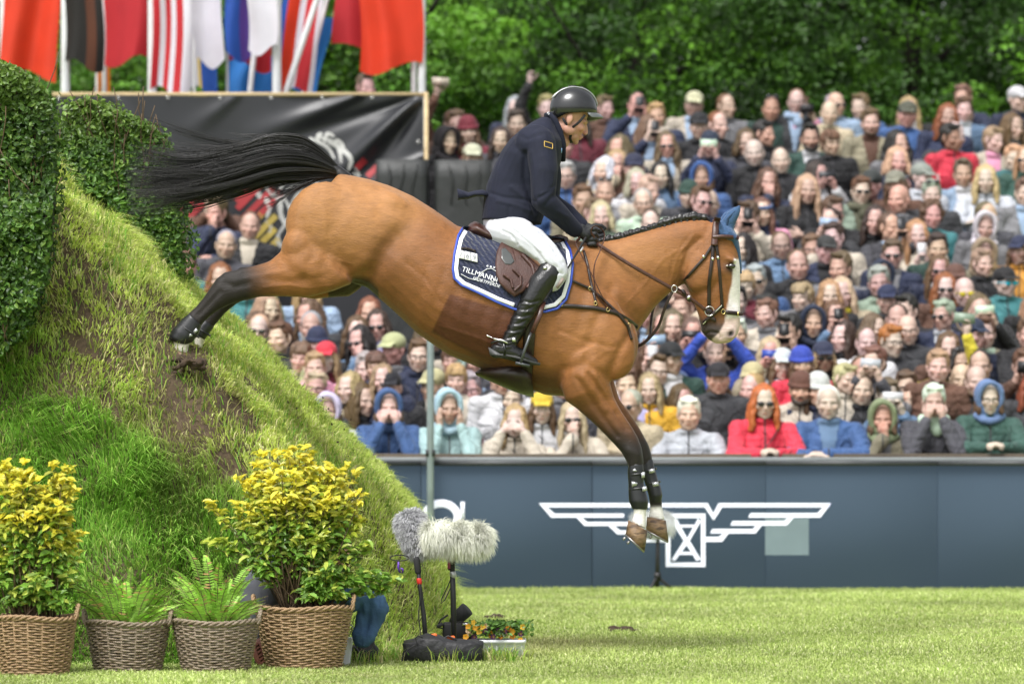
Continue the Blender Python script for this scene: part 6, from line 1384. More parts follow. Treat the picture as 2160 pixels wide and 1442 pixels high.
bo = Geo(); bo.chain([q(572,1360,-.13), q(556,1392,-.13)], [.04,.045]); bob = build(bo, 'boot', mat('boot_dark', (.03,.025,.02), rough=.6), pers)
bo = Geo(); bo.ell(q(557,1380,-.175), (.052,.014,.085), rot=Matrix.Rotation(R(-18),4,'Y')); bs = build(bo, 'boot_sole', m_soleb, None); bs.parent = bob
bo = Geo()
for k in range(7):
    c = q(549+k*2.6,1358+k*7.4,-.192); bo.box(c+Vector((-.018,0,0)), (.022,.012,.009), rot=Matrix.Rotation(R(-38),4,'Y')); bo.box(c+Vector((.018,0,0)), (.022,.012,.009), rot=Matrix.Rotation(R(8),4,'Y'))
bs = build(bo, 'sole_lugs', m_soleb, None, smooth=False); bs.parent = bob
b = Geo(); 
for k in range(3): b.ell(q(705,1150)+Vector((-.012*k-.005,0,.035-.004*k)), (.098,.083,.085))
build(b, 'hair', mat('dark_hair', (.03,.02,.015), rough=.6), pers)
# case, tablet and lens bag beside the basket
wt = empty('white_case', (P(728,0,19.45).x,19.45,0), 'narrow white case leaning on the right side of the largest basket', 'case')
g = Geo(); g.box(P(729,1376,19.45), (.055,.10,.155), rot=Matrix.Rotation(R(6),4,'Y')); build(g, 'shell', m_wp, wt, bevel=.008)
g = Geo(); g.tube([P(x,y,19.42) for x, y in [(724,1342),(720,1325),(728,1312),(742,1318),(750,1330)]], .003, 6); build(g, 'white_lead', m_white if 'm_white' in globals() else m_wp, wt)
lb = empty('lens_bag', (P(770,0,19.75).x,19.75,0), 'black shoulder bag on the grass to the right of the largest basket', 'bag')
g = Geo(); g.ell(P(768,1378,19.75), (.075,.08,.062)); g.box(P(776,1375,19.75), (.085,.10,.11), rot=Matrix.Rotation(R(-12),4,'Y')); me = remesh(g, .007, 3, 'pouch'); V = mverts(me); setverts(me, V+mnorm(me)*(snoise(V,16,6,3)*.006)[:,None]); link('pouch', me, m_rubber, lb)
g = Geo(); g.tube([P(742+16*math.cos(t),1385+22*math.sin(t),19.6) for t in np.linspace(-2.2,1.2,12)], .006, 8); build(g, 'strap', m_blk, lb)
# soil heaps and flying clods
for (x, y, w_, lab) in [(1316,1326,.075,'small heap of thrown-up soil alone on the lawn'),(850,1298,.13,'churned patch of soil at the foot of the bank behind the left stand'),(1045,1298,.07,'scuffed patch of soil on the lawn behind the flower trough')]:
    Y = HC*F/(y+8-HZ); c = P(x, y+8, Y); rr = np.random.default_rng(int(x)); g = Geo()
    for k in range(16): g.ell((c.x+rr.normal(0,w_*.5), Y+rr.normal(0,w_*.5), .008+abs(rr.normal(0,.010))), (rr.uniform(.014,.03), rr.uniform(.014,.03), rr.uniform(.010,.022)), 8, 6)
    me = remesh(g, .006, 1, 'soil_heap'); V = mverts(me); setverts(me, V+mnorm(me)*(snoise(V,40,6,3)*.005)[:,None]); tag(link('soil_heap', me, m_soil), lab, 'soil', None)
rr = np.random.default_rng(8); g = Geo()
for k in range(34):
    q_ = P(rr.uniform(352,428), rr.uniform(757,788), rr.uniform(20.2,20.45)); g.ell(tuple(q_), (rr.uniform(.014,.034), rr.uniform(.014,.03), rr.uniform(.012,.024)), 8, 6)
me = remesh(g, .006, 1, 'soil_heap'); V = mverts(me); setverts(me, V+mnorm(me)*(snoise(V,40,6,3)*.006)[:,None]); tag(link('soil_heap', me, m_soil), 'broken soil pushed up round the hind hooves on the bank', 'soil')
g = Geo(); g.ell((0,0,0),(.008,.006,.007),8,6); cm = g.mesh('clod'); V = mverts(cm); setverts(cm, V*(1+.25*snoise(V*100,1,3,2))[:,None]); cm.materials.append(m_soil)
cl = [(721,868,'clod between the white hood and the blue hood'),(740,884,None),(726,905,None),(706,910,None),(712,932,None),(693,862,None),(757,905,None),(607,848,None),(626,861,None),(735,962,None),(748,872,None),(700,894,None),(681,838,None),(664,880,None)]
for i, (x, y, _) in enumerate(cl):
    o = bpy.data.objects.new('soil_clod', cm); col.objects.link(o); o.location = P(x, y, 20.9+.1*(i%4)); o.rotation_euler = (i*1.1, i*.7, i*2.3); s_ = .45+.75*((i*37)%10)/10; o.scale = (s_,s_,s_*.8)
    tag(o, 'tiny dark clod of soil flying in the air beside the edge of the bank', 'soil clod', 'soil clods thrown up by the horse')
# ================================================================== SPECTATORS
m_skin = mat('skin', (1,1,1), rough=.5, var=.05, vscale=20, usecol=True)
_n = m_skin.node_tree.nodes; _l = m_skin.node_tree.links
_oi = _n.new('ShaderNodeObjectInfo'); _mx = _n.new('ShaderNodeMix'); _mx.data_type = 'RGBA'; _mx.blend_type = 'MULTIPLY'; _mx.inputs[0].default_value = 1
_src = [x for x in _n if x.type == 'VERTEX_COLOR'][0]; _hv = [x for x in _n if x.type == 'HUE_SAT'][0]
_l.new(_src.outputs['Color'], _mx.inputs[6]); _l.new(_oi.outputs['Color'], _mx.inputs[7]); _l.new(_mx.outputs[2], _hv.inputs['Color'])
m_cloth = mat('crowd_cloth', (1,1,1), rough=.8, var=.16, vscale=7, objcol=True, bump=.5, bscale=22, sheen=.1)
m_jacketc = mat('crowd_jacket', (1,1,1), rough=.75, var=.18, vscale=6, objcol=True, sheen=.1)
def _jk():
    n = m_jacketc.node_tree.nodes; l = m_jacketc.node_tree.links; oi = n.new('ShaderNodeObjectInfo'); tc = n.new('ShaderNodeTexCoord'); sx = n.new('ShaderNodeSeparateXYZ'); l.new(tc.outputs['Object'], sx.inputs[0])
    hv = [x for x in n if x.type == 'HUE_SAT'][0]; ab = n.new('ShaderNodeMath'); ab.operation = 'ABSOLUTE'; l.new(sx.outputs['X'], ab.inputs[0]); lt = n.new('ShaderNodeMath'); lt.operation = 'LESS_THAN'; lt.inputs[1].default_value = .006; l.new(ab.outputs[0], lt.inputs[0])
    ly = n.new('ShaderNodeMath'); ly.operation = 'LESS_THAN'; ly.inputs[1].default_value = -.03; l.new(sx.outputs['Y'], ly.inputs[0]); m1 = n.new('ShaderNodeMath'); m1.operation = 'MULTIPLY'; l.new(lt.outputs[0], m1.inputs[0]); l.new(ly.outputs[0], m1.inputs[1])
    mx = n.new('ShaderNodeMix'); mx.data_type = 'RGBA'; l.new(m1.outputs[0], mx.inputs[0]); l.new(hv.outputs[0], mx.inputs[6]); mx.inputs[7].default_value = (.03,.03,.035,1); l.new(mx.outputs[2], _p(m_jacketc).inputs['Base Color'])
    wv = n.new('ShaderNodeTexWave'); wv.bands_direction = 'Z'; wv.inputs['Scale'].default_value = 5.5; wv.inputs['Distortion'].default_value = 1.2; l.new(tc.outputs['Object'], wv.inputs[0])
    gt = n.new('ShaderNodeMath'); gt.operation = 'GREATER_THAN'; gt.inputs[1].default_value = .62; l.new(oi.outputs['Random'], gt.inputs[0]); m0 = n.new('ShaderNodeMath'); m0.operation = 'MULTIPLY'; m0.inputs[1].default_value = .12; l.new(gt.outputs[0], m0.inputs[0]); mm = n.new('ShaderNodeMath'); mm.operation = 'MULTIPLY'; l.new(m0.outputs[0], mm.inputs[0]); l.new(wv.outputs['Fac'], mm.inputs[1])
    no = n.new('ShaderNodeTexNoise'); no.inputs['Scale'].default_value = 9; no.inputs['Detail'].default_value = 5; no.inputs['Distortion'].default_value = 1.5; l.new(tc.outputs['Object'], no.inputs['Vector']); ad = n.new('ShaderNodeMath'); ad.operation = 'MULTIPLY_ADD'; ad.inputs[1].default_value = 1.6; l.new(no.outputs['Fac'], ad.inputs[0]); l.new(mm.outputs[0], ad.inputs[2])
    bp = n.new('ShaderNodeBump'); bp.inputs['Distance'].default_value = .03; bp.inputs['Strength'].default_value = .9; l.new(ad.outputs[0], bp.inputs['Height']); l.new(bp.outputs[0], _p(m_jacketc).inputs['Normal'])
_jk()
m_chair = mat('crowd_hair', (1,1,1), rough=.6, var=.30, vscale=40, objcol=True, stretch=(1,1,.15), bump=.5, bscale=70)
m_glass = mat('dark_lens', (.012,.012,.014), rough=.12, var=0, spec=.7)
m_lensc = mat('tinted_lens', (1,1,1), rough=.15, var=0, objcol=True)
m_plain = mat('plain_gear', (1,1,1), rough=.4, var=.08, objcol=True)
HZL = 1.60
ID = Matrix.Identity(4)
def fingers(g, wrist, dirv, palmn, s=1.0, curl=.5, side=1):
    """hand with palm, four fingers and thumb; dirv along the fingers, palmn out of the palm"""
    d = Vector(dirv).normalized(); n_ = Vector(palmn); n_ = (n_-d*n_.dot(d)).normalized(); u = d.cross(n_)*side; w = Vector(wrist)
    g.cap(w, .026, w+d*.045, .030, 10); g.cap(w+d*.05-u*.018, .022, w+d*.075-u*.020, .017, 8); g.cap(w+d*.05+u*.018, .022, w+d*.07+u*.020, .016, 8)
    for k, (o, L) in enumerate(((-.030,.055),(-.010,.065),(.010,.062),(.030,.048))):
        a = w+d*.082+u*o; b = a+(d*(1-curl*.5)+n_*curl*.6)*L*.6; c = b+(d*(.6-curl)+n_*(curl+.1))*L*.5
        g.chain([a, b, c], [.0095,.0088,.0075], 8)
    t = w+d*.03-u*.030; g.chain([t, t+(d*.6-u*.7+n_*.4)*.035, t+(d*1.1-u*.6+n_*.7)*.055], [.012,.0105,.009], 8)
SH = .185
POSES = {}
def arms(pose):
    """list of (shoulder, elbow, wrist, hand dir, palm normal) for right(-x) and left(+x); person faces -Y"""
    A = []
    for s in (-1, 1):
        S_ = Vector((s*SH, .02, 1.395))
        if pose == 'down': A.append((S_, (s*.235,.03,1.11), (s*.225,-.06,.88), (0,-.1,-1), (-s,0,0), .3))
        elif pose == 'cross': A.append((S_, (s*.235,-.01,1.13), (s*-.06,-.20-(.03 if s>0 else 0),1.17+(.03 if s>0 else -.02)), (-s,0,.1), (0,1,0), .2))
        elif pose == 'phone': A.append((S_, (s*.25,-.13,1.22), (s*.075,-.27,1.47), (-s*.35,-.05,1), (-s*.6,-.2,.0), .7))
        elif pose == 'phonelow': A.append((S_, (s*.23,-.10,1.16), (s*.05,-.28,1.33), (-s*.3,-.1,1), (-s*.6,-.2,.0), .7))
        elif pose == 'fists': A.append((S_, (s*.17,-.23,1.225), (s*.055,-.165,1.475), (-s*.25,.05,1), (-s*.4,.9,0), .95))
        elif pose == 'cheeks': A.append((S_, (s*.16,-.23,1.225), (s*.075,-.125,1.475), (s*.05,.1,1), (-s*.9,.3,0), .2))
        elif pose == 'rail': A.append((S_, (s*.235,-.17,1.215), (s*.045,-.33,1.235), (-s*.8,-.45,.15), (0,.2,-1), .8))
        elif pose == 'railwide': A.append((S_, (s*.25,-.15,1.215), (s*.12 if s<0 else -.05,-.32,1.225), (-s,-.3,-.05), (0,.1,-1), .25))
        elif pose == 'chin': A.append((S_, (s*.16,-.20,1.215), (.02,-.17,1.47), (-.2,.1,1), (-s*.5,.8,0), .9) if s < 0 else (S_, (s*.25,-.15,1.215), (.03,-.30,1.21), (-1,-.2,-.05), (0,.2,-1), .5))
        elif pose == 'visor': A.append((S_, (s*.20,-.24,1.26), (s*.085,-.20,1.52), (-s*.75,-.02,.45), (0,1,-.3), .25))
        elif pose == 'raise': A.append((S_, (s*.27,-.06,1.60), (s*.17,-.12,1.84), (-s*.1,-.05,1), (-s*.5,-.6,0), .6) if s > 0 else (S_, (s*.235,.0,1.12), (s*.16,-.17,1.0), (0,-1,-.4), (-s,0,0), .4))
        elif pose == 'raiseR': A.append((S_, (s*.27,-.06,1.60), (s*.17,-.12,1.84), (-s*.1,-.05,1), (-s*.5,-.6,0), .6) if s < 0 else (S_, (s*.235,.0,1.12), (s*.16,-.17,1.0), (0,-1,-.4), (-s,0,0), .4))
        elif pose == 'high': A.append((S_, (s*.27,-.08,1.52), (s*.10,-.16,1.72), (-s*.35,-.05,1), (-s*.6,-.2,.0), .7))
    return A
def person_meshes(pose, turn=0, hood=False):
    b = Geo(); hm = Matrix.Translation((0,-.015,HZL))@Matrix.Rotation(R(turn),4,'Z')@Matrix.Rotation(R(4),4,'X')
    head_geo(b, hm); b.chain([(0,.005,1.545), (0,.02,1.47), (0,.03,1.40)], [.052,.055,.075])
    b.ell((0,.03,1.27), (.155,.10,.19)); b.ell((0,.03,1.05), (.135,.095,.18)); b.ell((0,.03,.90), (.155,.11,.13))
    for s in (-1,1): b.cap((s*.06,.03,1.43), .05, (s*.16,.02,1.40), .052)
    ar = arms(pose)
    for s, (S_, E, W, d, pn, cu) in zip((-1,1), ar):
        b.chain([S_, E, W], [.05,.038,.027]); fingers(b, W, d, pn, curl=cu, side=s)
    for s in (-1,1): b.chain([(s*.085,.03,.88), (s*.095,.0,.48), (s*.10,.03,.07)], [.085,.055,.040]); b.chain([(s*.10,.03,.04), (s*.11,-.13,.03)], [.035,.030])
    me = remesh(b, .0078, 1, 'crowd_body'); Vb, mk = head_paint(mverts(me), None, hm); setverts(me, Vb); vcol(me, np.clip(face_color(len(Vb),0,mk), 0, 1.5)); me.materials.append(m_skin)
    j = Geo(); j.chain([(0,.03,1.44), (0,.03,1.40)], [.075,.10]); j.ell((0,.03,1.27), (.185,.13,.21)); j.ell((0,.03,1.06), (.175,.125,.20)); j.ell((0,.03,.90), (.185,.135,.13))
    for s in (-1,1): j.cap((s*.06,.03,1.42), .068, (s*.17,.02,1.385), .072)
    for S_, E, W, d, pn, cu in ar:
        W = Vector(W); E = Vector(E); j.chain([S_, E, W.lerp(E,.10)], [.075,.062,.045])
    j.tube([(.072*math.cos(t), .018+.070*math.sin(t), 1.475+.012*math.sin(t)) for t in np.linspace(0,6.283,25)[:-1]], .020, 8, closed=True)
    jm = remesh(j, .0125, 2, 'crowd_jacket'); V = mverts(jm); setverts(jm, V+mnorm(jm)*(snoise(V*np.array([1,1,1.6]),7,len(pose),3)*.009)[:,None]); jm.materials.append(m_jacketc)
    # V of shirt showing in an open jacket
    V = mverts(jm); N = mnorm(jm); g = Geo(); idx = {}
    sel = [p for p in jm.polygons if p.center.y < -.02 and p.normal.y < -.2 and abs(p.center.x) < .012+.20*max(0, p.center.z-1.14) and 1.12 < p.center.z < 1.50 and abs(p.center.x) < .075]
    Vn = []; Fn = []
    for p in sel:
        f = []
        for v in p.vertices:
            if v not in idx: idx[v] = len(Vn); Vn.append(V[v]+N[v]*.006)
            f.append(idx[v])
        Fn.append(f)
    sm = None
    if Vn:
        g.add(Vn, Fn); sm = g.mesh('crowd_shirt'); bmm = bmesh.new(); bmm.from_mesh(sm)      # keep the largest island only
        left = set(bmm.verts); best = []
        while left:
            st = [left.pop()]; isl = [st[0]]
            while st:
                v = st.pop()
                for e in v.link_edges:
                    w2 = e.other_vert(v)
                    if w2 in left: left.discard(w2); st.append(w2); isl.append(w2)
            if len(isl) > len(best): best = isl
        bs_ = set(best); bmesh.ops.delete(bmm, geom=[v for v in bmm.verts if v not in bs_], context='VERTS'); bmm.to_mesh(sm); bmm.free(); sm.materials.append(m_cloth)
    return me, jm, sm
def hair_mesh(kind):
    """hair / headwear meshes in the head frame (origin between the ears)"""
    g = Geo(); vx = .0085; sm = 1; dn = .006; fr = 14
    def crown(dz=0, up=0, w=.083): 
        g.ell((0,.030,.043+dz), (w,.097,.088+up), 22, 14)
        g.ell((0,.060,-.005), (w-.006,.065,.085), 18, 12)
    if kind == 's':
        g.ell((0,.024,.049), (.084,.099,.086), 22, 14); g.ell((0,.060,-.005), (.078,.064,.085), 18, 12)
        for k in range(6): x = -.05+.02*k; g.cap((x,-.040,.112), .016, (x*1.05+.008,-.068,.096), .009, 8)
        for s in (-1,1): g.cap((s*.073,-.030,.052), .013, (s*.076,-.012,.004), .009)
    elif kind == 't':      # short, swept aside
        g.ell((.004,.028,.056), (.083,.096,.086), 22, 14); g.ell((0,.060,-.005), (.077,.062,.085), 18, 12)
        for k in range(5): x = -.055+.022*k; g.chain([(-.045,-.050,.112), (x*.6,-.066,.118), (x+.022,-.070,.100)], [.012,.017,.009], 8)
        for s in (-1,1): g.cap((s*.073,-.024,.050), .011, (s*.076,-.008,.008), .008)
        fr = 20
    elif kind == 'q':      # very short crop
        g.ell((0,.024,.042), (.080,.095,.083), 22, 14); g.ell((0,.058,-.005), (.076,.060,.083), 18, 12)
        for s in (-1,1): g.cap((s*.072,-.022,.045), .009, (s*.075,-.010,.010), .007)
        dn = .002
    elif kind == 'r':      # receding
        g.ell((0,.045,.030), (.081,.085,.078), 20, 14); g.ell((0,.060,-.010), (.076,.062,.08), 18, 12)
        for s in (-1,1): g.cap((s*.074,-.008,.035), .012, (s*.077,.0,.0), .009)
    elif kind == 'b':
        for s in (-1,1): g.chain([(s*.076,.0,.008), (s*.074,.045,.0), (s*.045,.088,-.01), (0,.100,-.015)], [.008,.014,.016,.016])
        dn = .002
    elif kind in 'lwog':
        crown(.002, .004, .086)
        L = {'l':-.26,'w':-.27,'o':-.105,'g':-.20}[kind]
        for s in (-1,1):
            for k in range(5):
                x = s*(.070+.006*k*.3); y = -.045+.030*k; wv_ = .018 if kind == 'w' else .006
                pts = [(s*.060,y*.9,.060), (x+s*.012,y,-.02)]
                for q in np.linspace(.2,1,5): pts.append((x+s*(.012+.012*q)+wv_*math.sin(q*9+k*2)*1, y-.02*q+wv_*.5*math.cos(q*8+k), -.02+(L+.02+.02*math.sin(k*3.1))*q))
                g.chain(pts, [.020,.024,.025,.025,.024,.021,.014], 8)
        for k in range(5):
            x = -.05+.025*k; g.chain([(x,.075,.05), (x*1.2,.088,-.05), (x*1.25,.078,L*.6), (x*1.2,.065,L)], [.03,.032,.03,.018], 8)
        dn = .007; fr = 18
    elif kind == 'c':
        crown(0,.012,.092)
        rr = np.random.default_rng(3)
        for _ in range(60):
            d = rr.normal(size=3); d /= np.linalg.norm(d)
            if d[1] < -.45 and d[2] < .45: continue
            if d[2] < -.75: continue
            g.ell((d[0]*.092,.03+d[1]*.10,.025+d[2]*.105), (.028,.028,.028), 8, 6)
        dn = .006; fr = 30
    elif kind == 'u':
        crown(-.002,.0,.081); g.ell((0,.105,.055), (.034,.03,.034)); g.chain([(0,.11,.03),(.0,.125,-.05),(0,.105,-.14)], [.02,.018,.01], 8); dn = .003
    elif kind == 'p':      # fringe / boy
        crown(.0,.006,.087)
        for k in range(7): x = -.055+.018*k; g.chain([(x*.8,-.03,.108), (x,-.072,.085), (x*1.08+.008,-.090,.050)], [.022,.020,.011], 8)
        for s in (-1,1): g.cap((s*.077,-.02,.04), .015, (s*.080,-.005,-.005), .011)
        dn = .006; fr = 22
    elif kind == 'K' or kind == 'V':
        g.ell((0,.014,.052), (.088,.106,.080), 24, 14); g.cap((-.060,-.072,.048), .009, (.060,-.072,.048), .009)
        for k in range(9):
            t = R(-60+15*k); g.cap((.062*math.sin(t),-.085-.0*math.cos(t),.045), .006, (.070*math.sin(t),-.088-.062*math.cos(t)**.8,.028-.006*math.sin(t)**2), .0055, 8)
        dn = 0; vx = .0065
    elif kind == 'B':
        g.ell((0,.018,.052), (.090,.106,.092), 24, 14); g.tube([(.087*math.cos(t), .014+.103*math.sin(t), .038+.016*math.sin(t)) for t in np.linspace(0,6.283,29)[:-1]], .016, 8, closed=True); dn = .003; fr = 30
    elif kind == 'H':
        g.ell((0,.045,.020), (.108,.105,.132), 24, 16); g.ell((0,.06,-.09), (.110,.10,.09), 18, 12)
        g.tube([(.090*math.sin(t)*(1-.12*math.cos(t)*-1 if math.cos(t) < 0 else 1), -.058-.020*math.cos(t), .006+.122*math.cos(t)) for t in np.linspace(0,6.283,33)[:-1]], .022, 8, closed=True)
        g.chain([(-.09,-.02,-.13),(-.05,-.06,-.16),(0,-.075,-.17),(.05,-.06,-.16),(.09,-.02,-.13)], [.030,.030,.028,.030,.030], 10); dn = .005; fr = 9
    elif kind == 'S':      # wide sun hat
        g.ell((0,.012,.060), (.088,.104,.070), 24, 12); g.loft([[(.20*math.cos(t),.01+.20*math.sin(t),.040+.01*math.sin(2*t)) for t in np.linspace(0,6.283,25)[:-1]], [(.20*math.cos(t),.01+.20*math.sin(t),.052+.01*math.sin(2*t)) for t in np.linspace(0,6.283,25)[:-1]], [(.08*math.cos(t),.01+.1*math.sin(t),.075) for t in np.linspace(0,6.283,25)[:-1]]]); dn = 0
    me = remesh(g, vx, sm, 'crowd_hair_'+kind); V = mverts(me)
    if dn: setverts(me, V+mnorm(me)*(snoise(V*np.array([1,1,.5]), fr*3, 5, 2)*dn)[:,None])
    me.materials.append(m_cloth if kind in 'KVBHS' else m_chair); return me
HAIR = {}
def hair(k):
    if k not in HAIR: HAIR[k] = hair_mesh(k)
    return HAIR[k]
BODY = {}
def body(p, t, h=False):
    if (p, t) not in BODY: BODY[(p, t)] = person_meshes(p, t)
    return BODY[(p, t)]
def small(name, f, m):
    g = Geo(); f(g); me = g.mesh(name); me.materials.append(m); return me
def _sg(g):
    for s in (-1,1): g.ell((s*.033,-.102,-.006), (.026,.007,.019), 14, 8); g.cap((s*.058,-.094,.002), .0035, (s*.080,.0,.002), .003, 6)
    g.cap((-.012,-.107,.0), .003, (.012,-.107,.0), .003, 6)
def _gl(g):
    for s in (-1,1): g.tube([(s*.033+.024*math.cos(t), -.106, -.006+.018*math.sin(t)) for t in np.linspace(0,6.283,17)[:-1]], .0024, 5, closed=True); g.cap((s*.057,-.104,.0), .002, (s*.080,.0,.002), .002, 6)
    g.cap((-.010,-.108,.0), .0022, (.010,-.108,.0), .0022, 6)
def _sgtop(g):
    for s in (-1,1): g.ell((s*.033,-.066,.112), (.028,.012,.017), 12, 8)
    g.cap((-.06,-.06,.112), .005, (.06,-.06,.112), .005, 6)
def _beard(g):
    pass
me_sg = small('sunglasses', _sg, m_glass); me_sgc = small('tinted_glasses', _sg, m_lensc); me_gl = small('glasses', _gl, m_glass); me_top = small('sunglasses_up', _sgtop, m_glass)
gb = Geo(); gb.chain([(-.066,-.030,-.055),(-.048,-.066,-.088),(0,-.088,-.104),(.048,-.066,-.088),(.066,-.030,-.055)], [.012,.018,.021,.018,.012], 10); gb.chain([(-.026,-.098,-.060),(0,-.104,-.056),(.026,-.098,-.060)], [.007,.008,.007], 8)
me_beard = remesh(gb, .007, 1, 'beard'); me_beard.materials.append(m_chair)
gb = Geo(); gb.tube([(.085*math.cos(t), .01+.085*math.sin(t), 1.475-.02*(math.sin(t) < 0)) for t in np.linspace(0,6.283,25)[:-1]], .036, 10, closed=True); gb.ell((.02,-.085,1.40), (.05,.035,.06))
me_scarf = remesh(gb, .010, 2, 'scarf'); me_scarf.materials.append(m_cloth)
gb = Geo(); gb.box((0,0,0), (.075,.009,.150)); me_phone = gb.mesh('phone'); me_phone.materials.append(m_plain)
gb = Geo(); gb.box((0,0,0), (.13,.07,.085)); gb.cap((0,-.04,0), .035, (0,-.10,0), .036, 16); me_cam = gb.mesh('cam'); me_cam.materials.append(m_plain)
gb = Geo()
for s in (-1,1): gb.chain([(s*.085,.03,.90), (s*.095,.0,.48), (s*.10,.03,.12)], [.105,.072,.060])
gb.ell((0,.03,.88), (.175,.125,.12)); me_tr = remesh(gb, .016, 2, 'trousers'); me_tr.materials.append(m_cloth)
gb = Geo(); gb.loft([[(.025*k-.0,-.12+0*k,.0)] for k in (0,)]*0) if False else None
HC_ = {'bl':(.27,.185,.095),'lb':(.38,.29,.18),'br':(.085,.045,.022),'db':(.030,.018,.011),'bk':(.010,.008,.007),'gr':(.26,.25,.24),'wh':(.52,.50,.47),'gi':(.34,.10,.025),'rb':(.17,.055,.022),'mb':(.11,.066,.036)}
HN = {'bl':'blonde','lb':'pale blonde','br':'brown','db':'dark brown','bk':'black','gr':'grey','wh':'white','gi':'ginger','rb':'reddish brown','mb':'light brown'}
CC = {'navy':(.012,.018,.048),'black':(.007,.007,.009),'white':(.52,.52,.54),'cream':(.44,.39,.32),'beige':(.38,.32,.22),'grey':(.15,.15,.16),'dark grey':(.045,.045,.055),'light grey':(.40,.42,.46),'blue':(.035,.085,.22),'light blue':(.26,.35,.48),'mint':(.34,.50,.50),'green':(.025,.070,.055),'olive':(.075,.075,.045),'maroon':(.12,.012,.025),'red':(.50,.025,.05),'pink':(.62,.27,.40),'yellow':(.48,.40,.03),'brown':(.09,.042,.026),'teal':(.035,.15,.16),'sage':(.20,.26,.20),'khaki':(.20,.18,.12),'lime':(.45,.75,.05),'orange':(.6,.28,.05),'royal blue':(.02,.05,.30),'steel blue':(.10,.17,.28),'pale green':(.45,.58,.45),'dark green':(.015,.045,.035),'lilac':(.40,.38,.62),'mustard':(.75,.42,.03),'charcoal':(.025,.026,.03)}
SK = [(.46,.315,.26),(.42,.275,.22),(.51,.37,.32),(.37,.23,.175),(.46,.285,.235),(.25,.14,.10)]
HATN = {'K':'cap','V':'cap','B':'beanie','H':'hood up','S':'sun hat'}
HSN = {'s':'short','r':'thinning','l':'long straight','w':'long wavy','o':'bobbed','g':'shoulder-length','c':'curly','u':'tied-back','p':'fringed'}
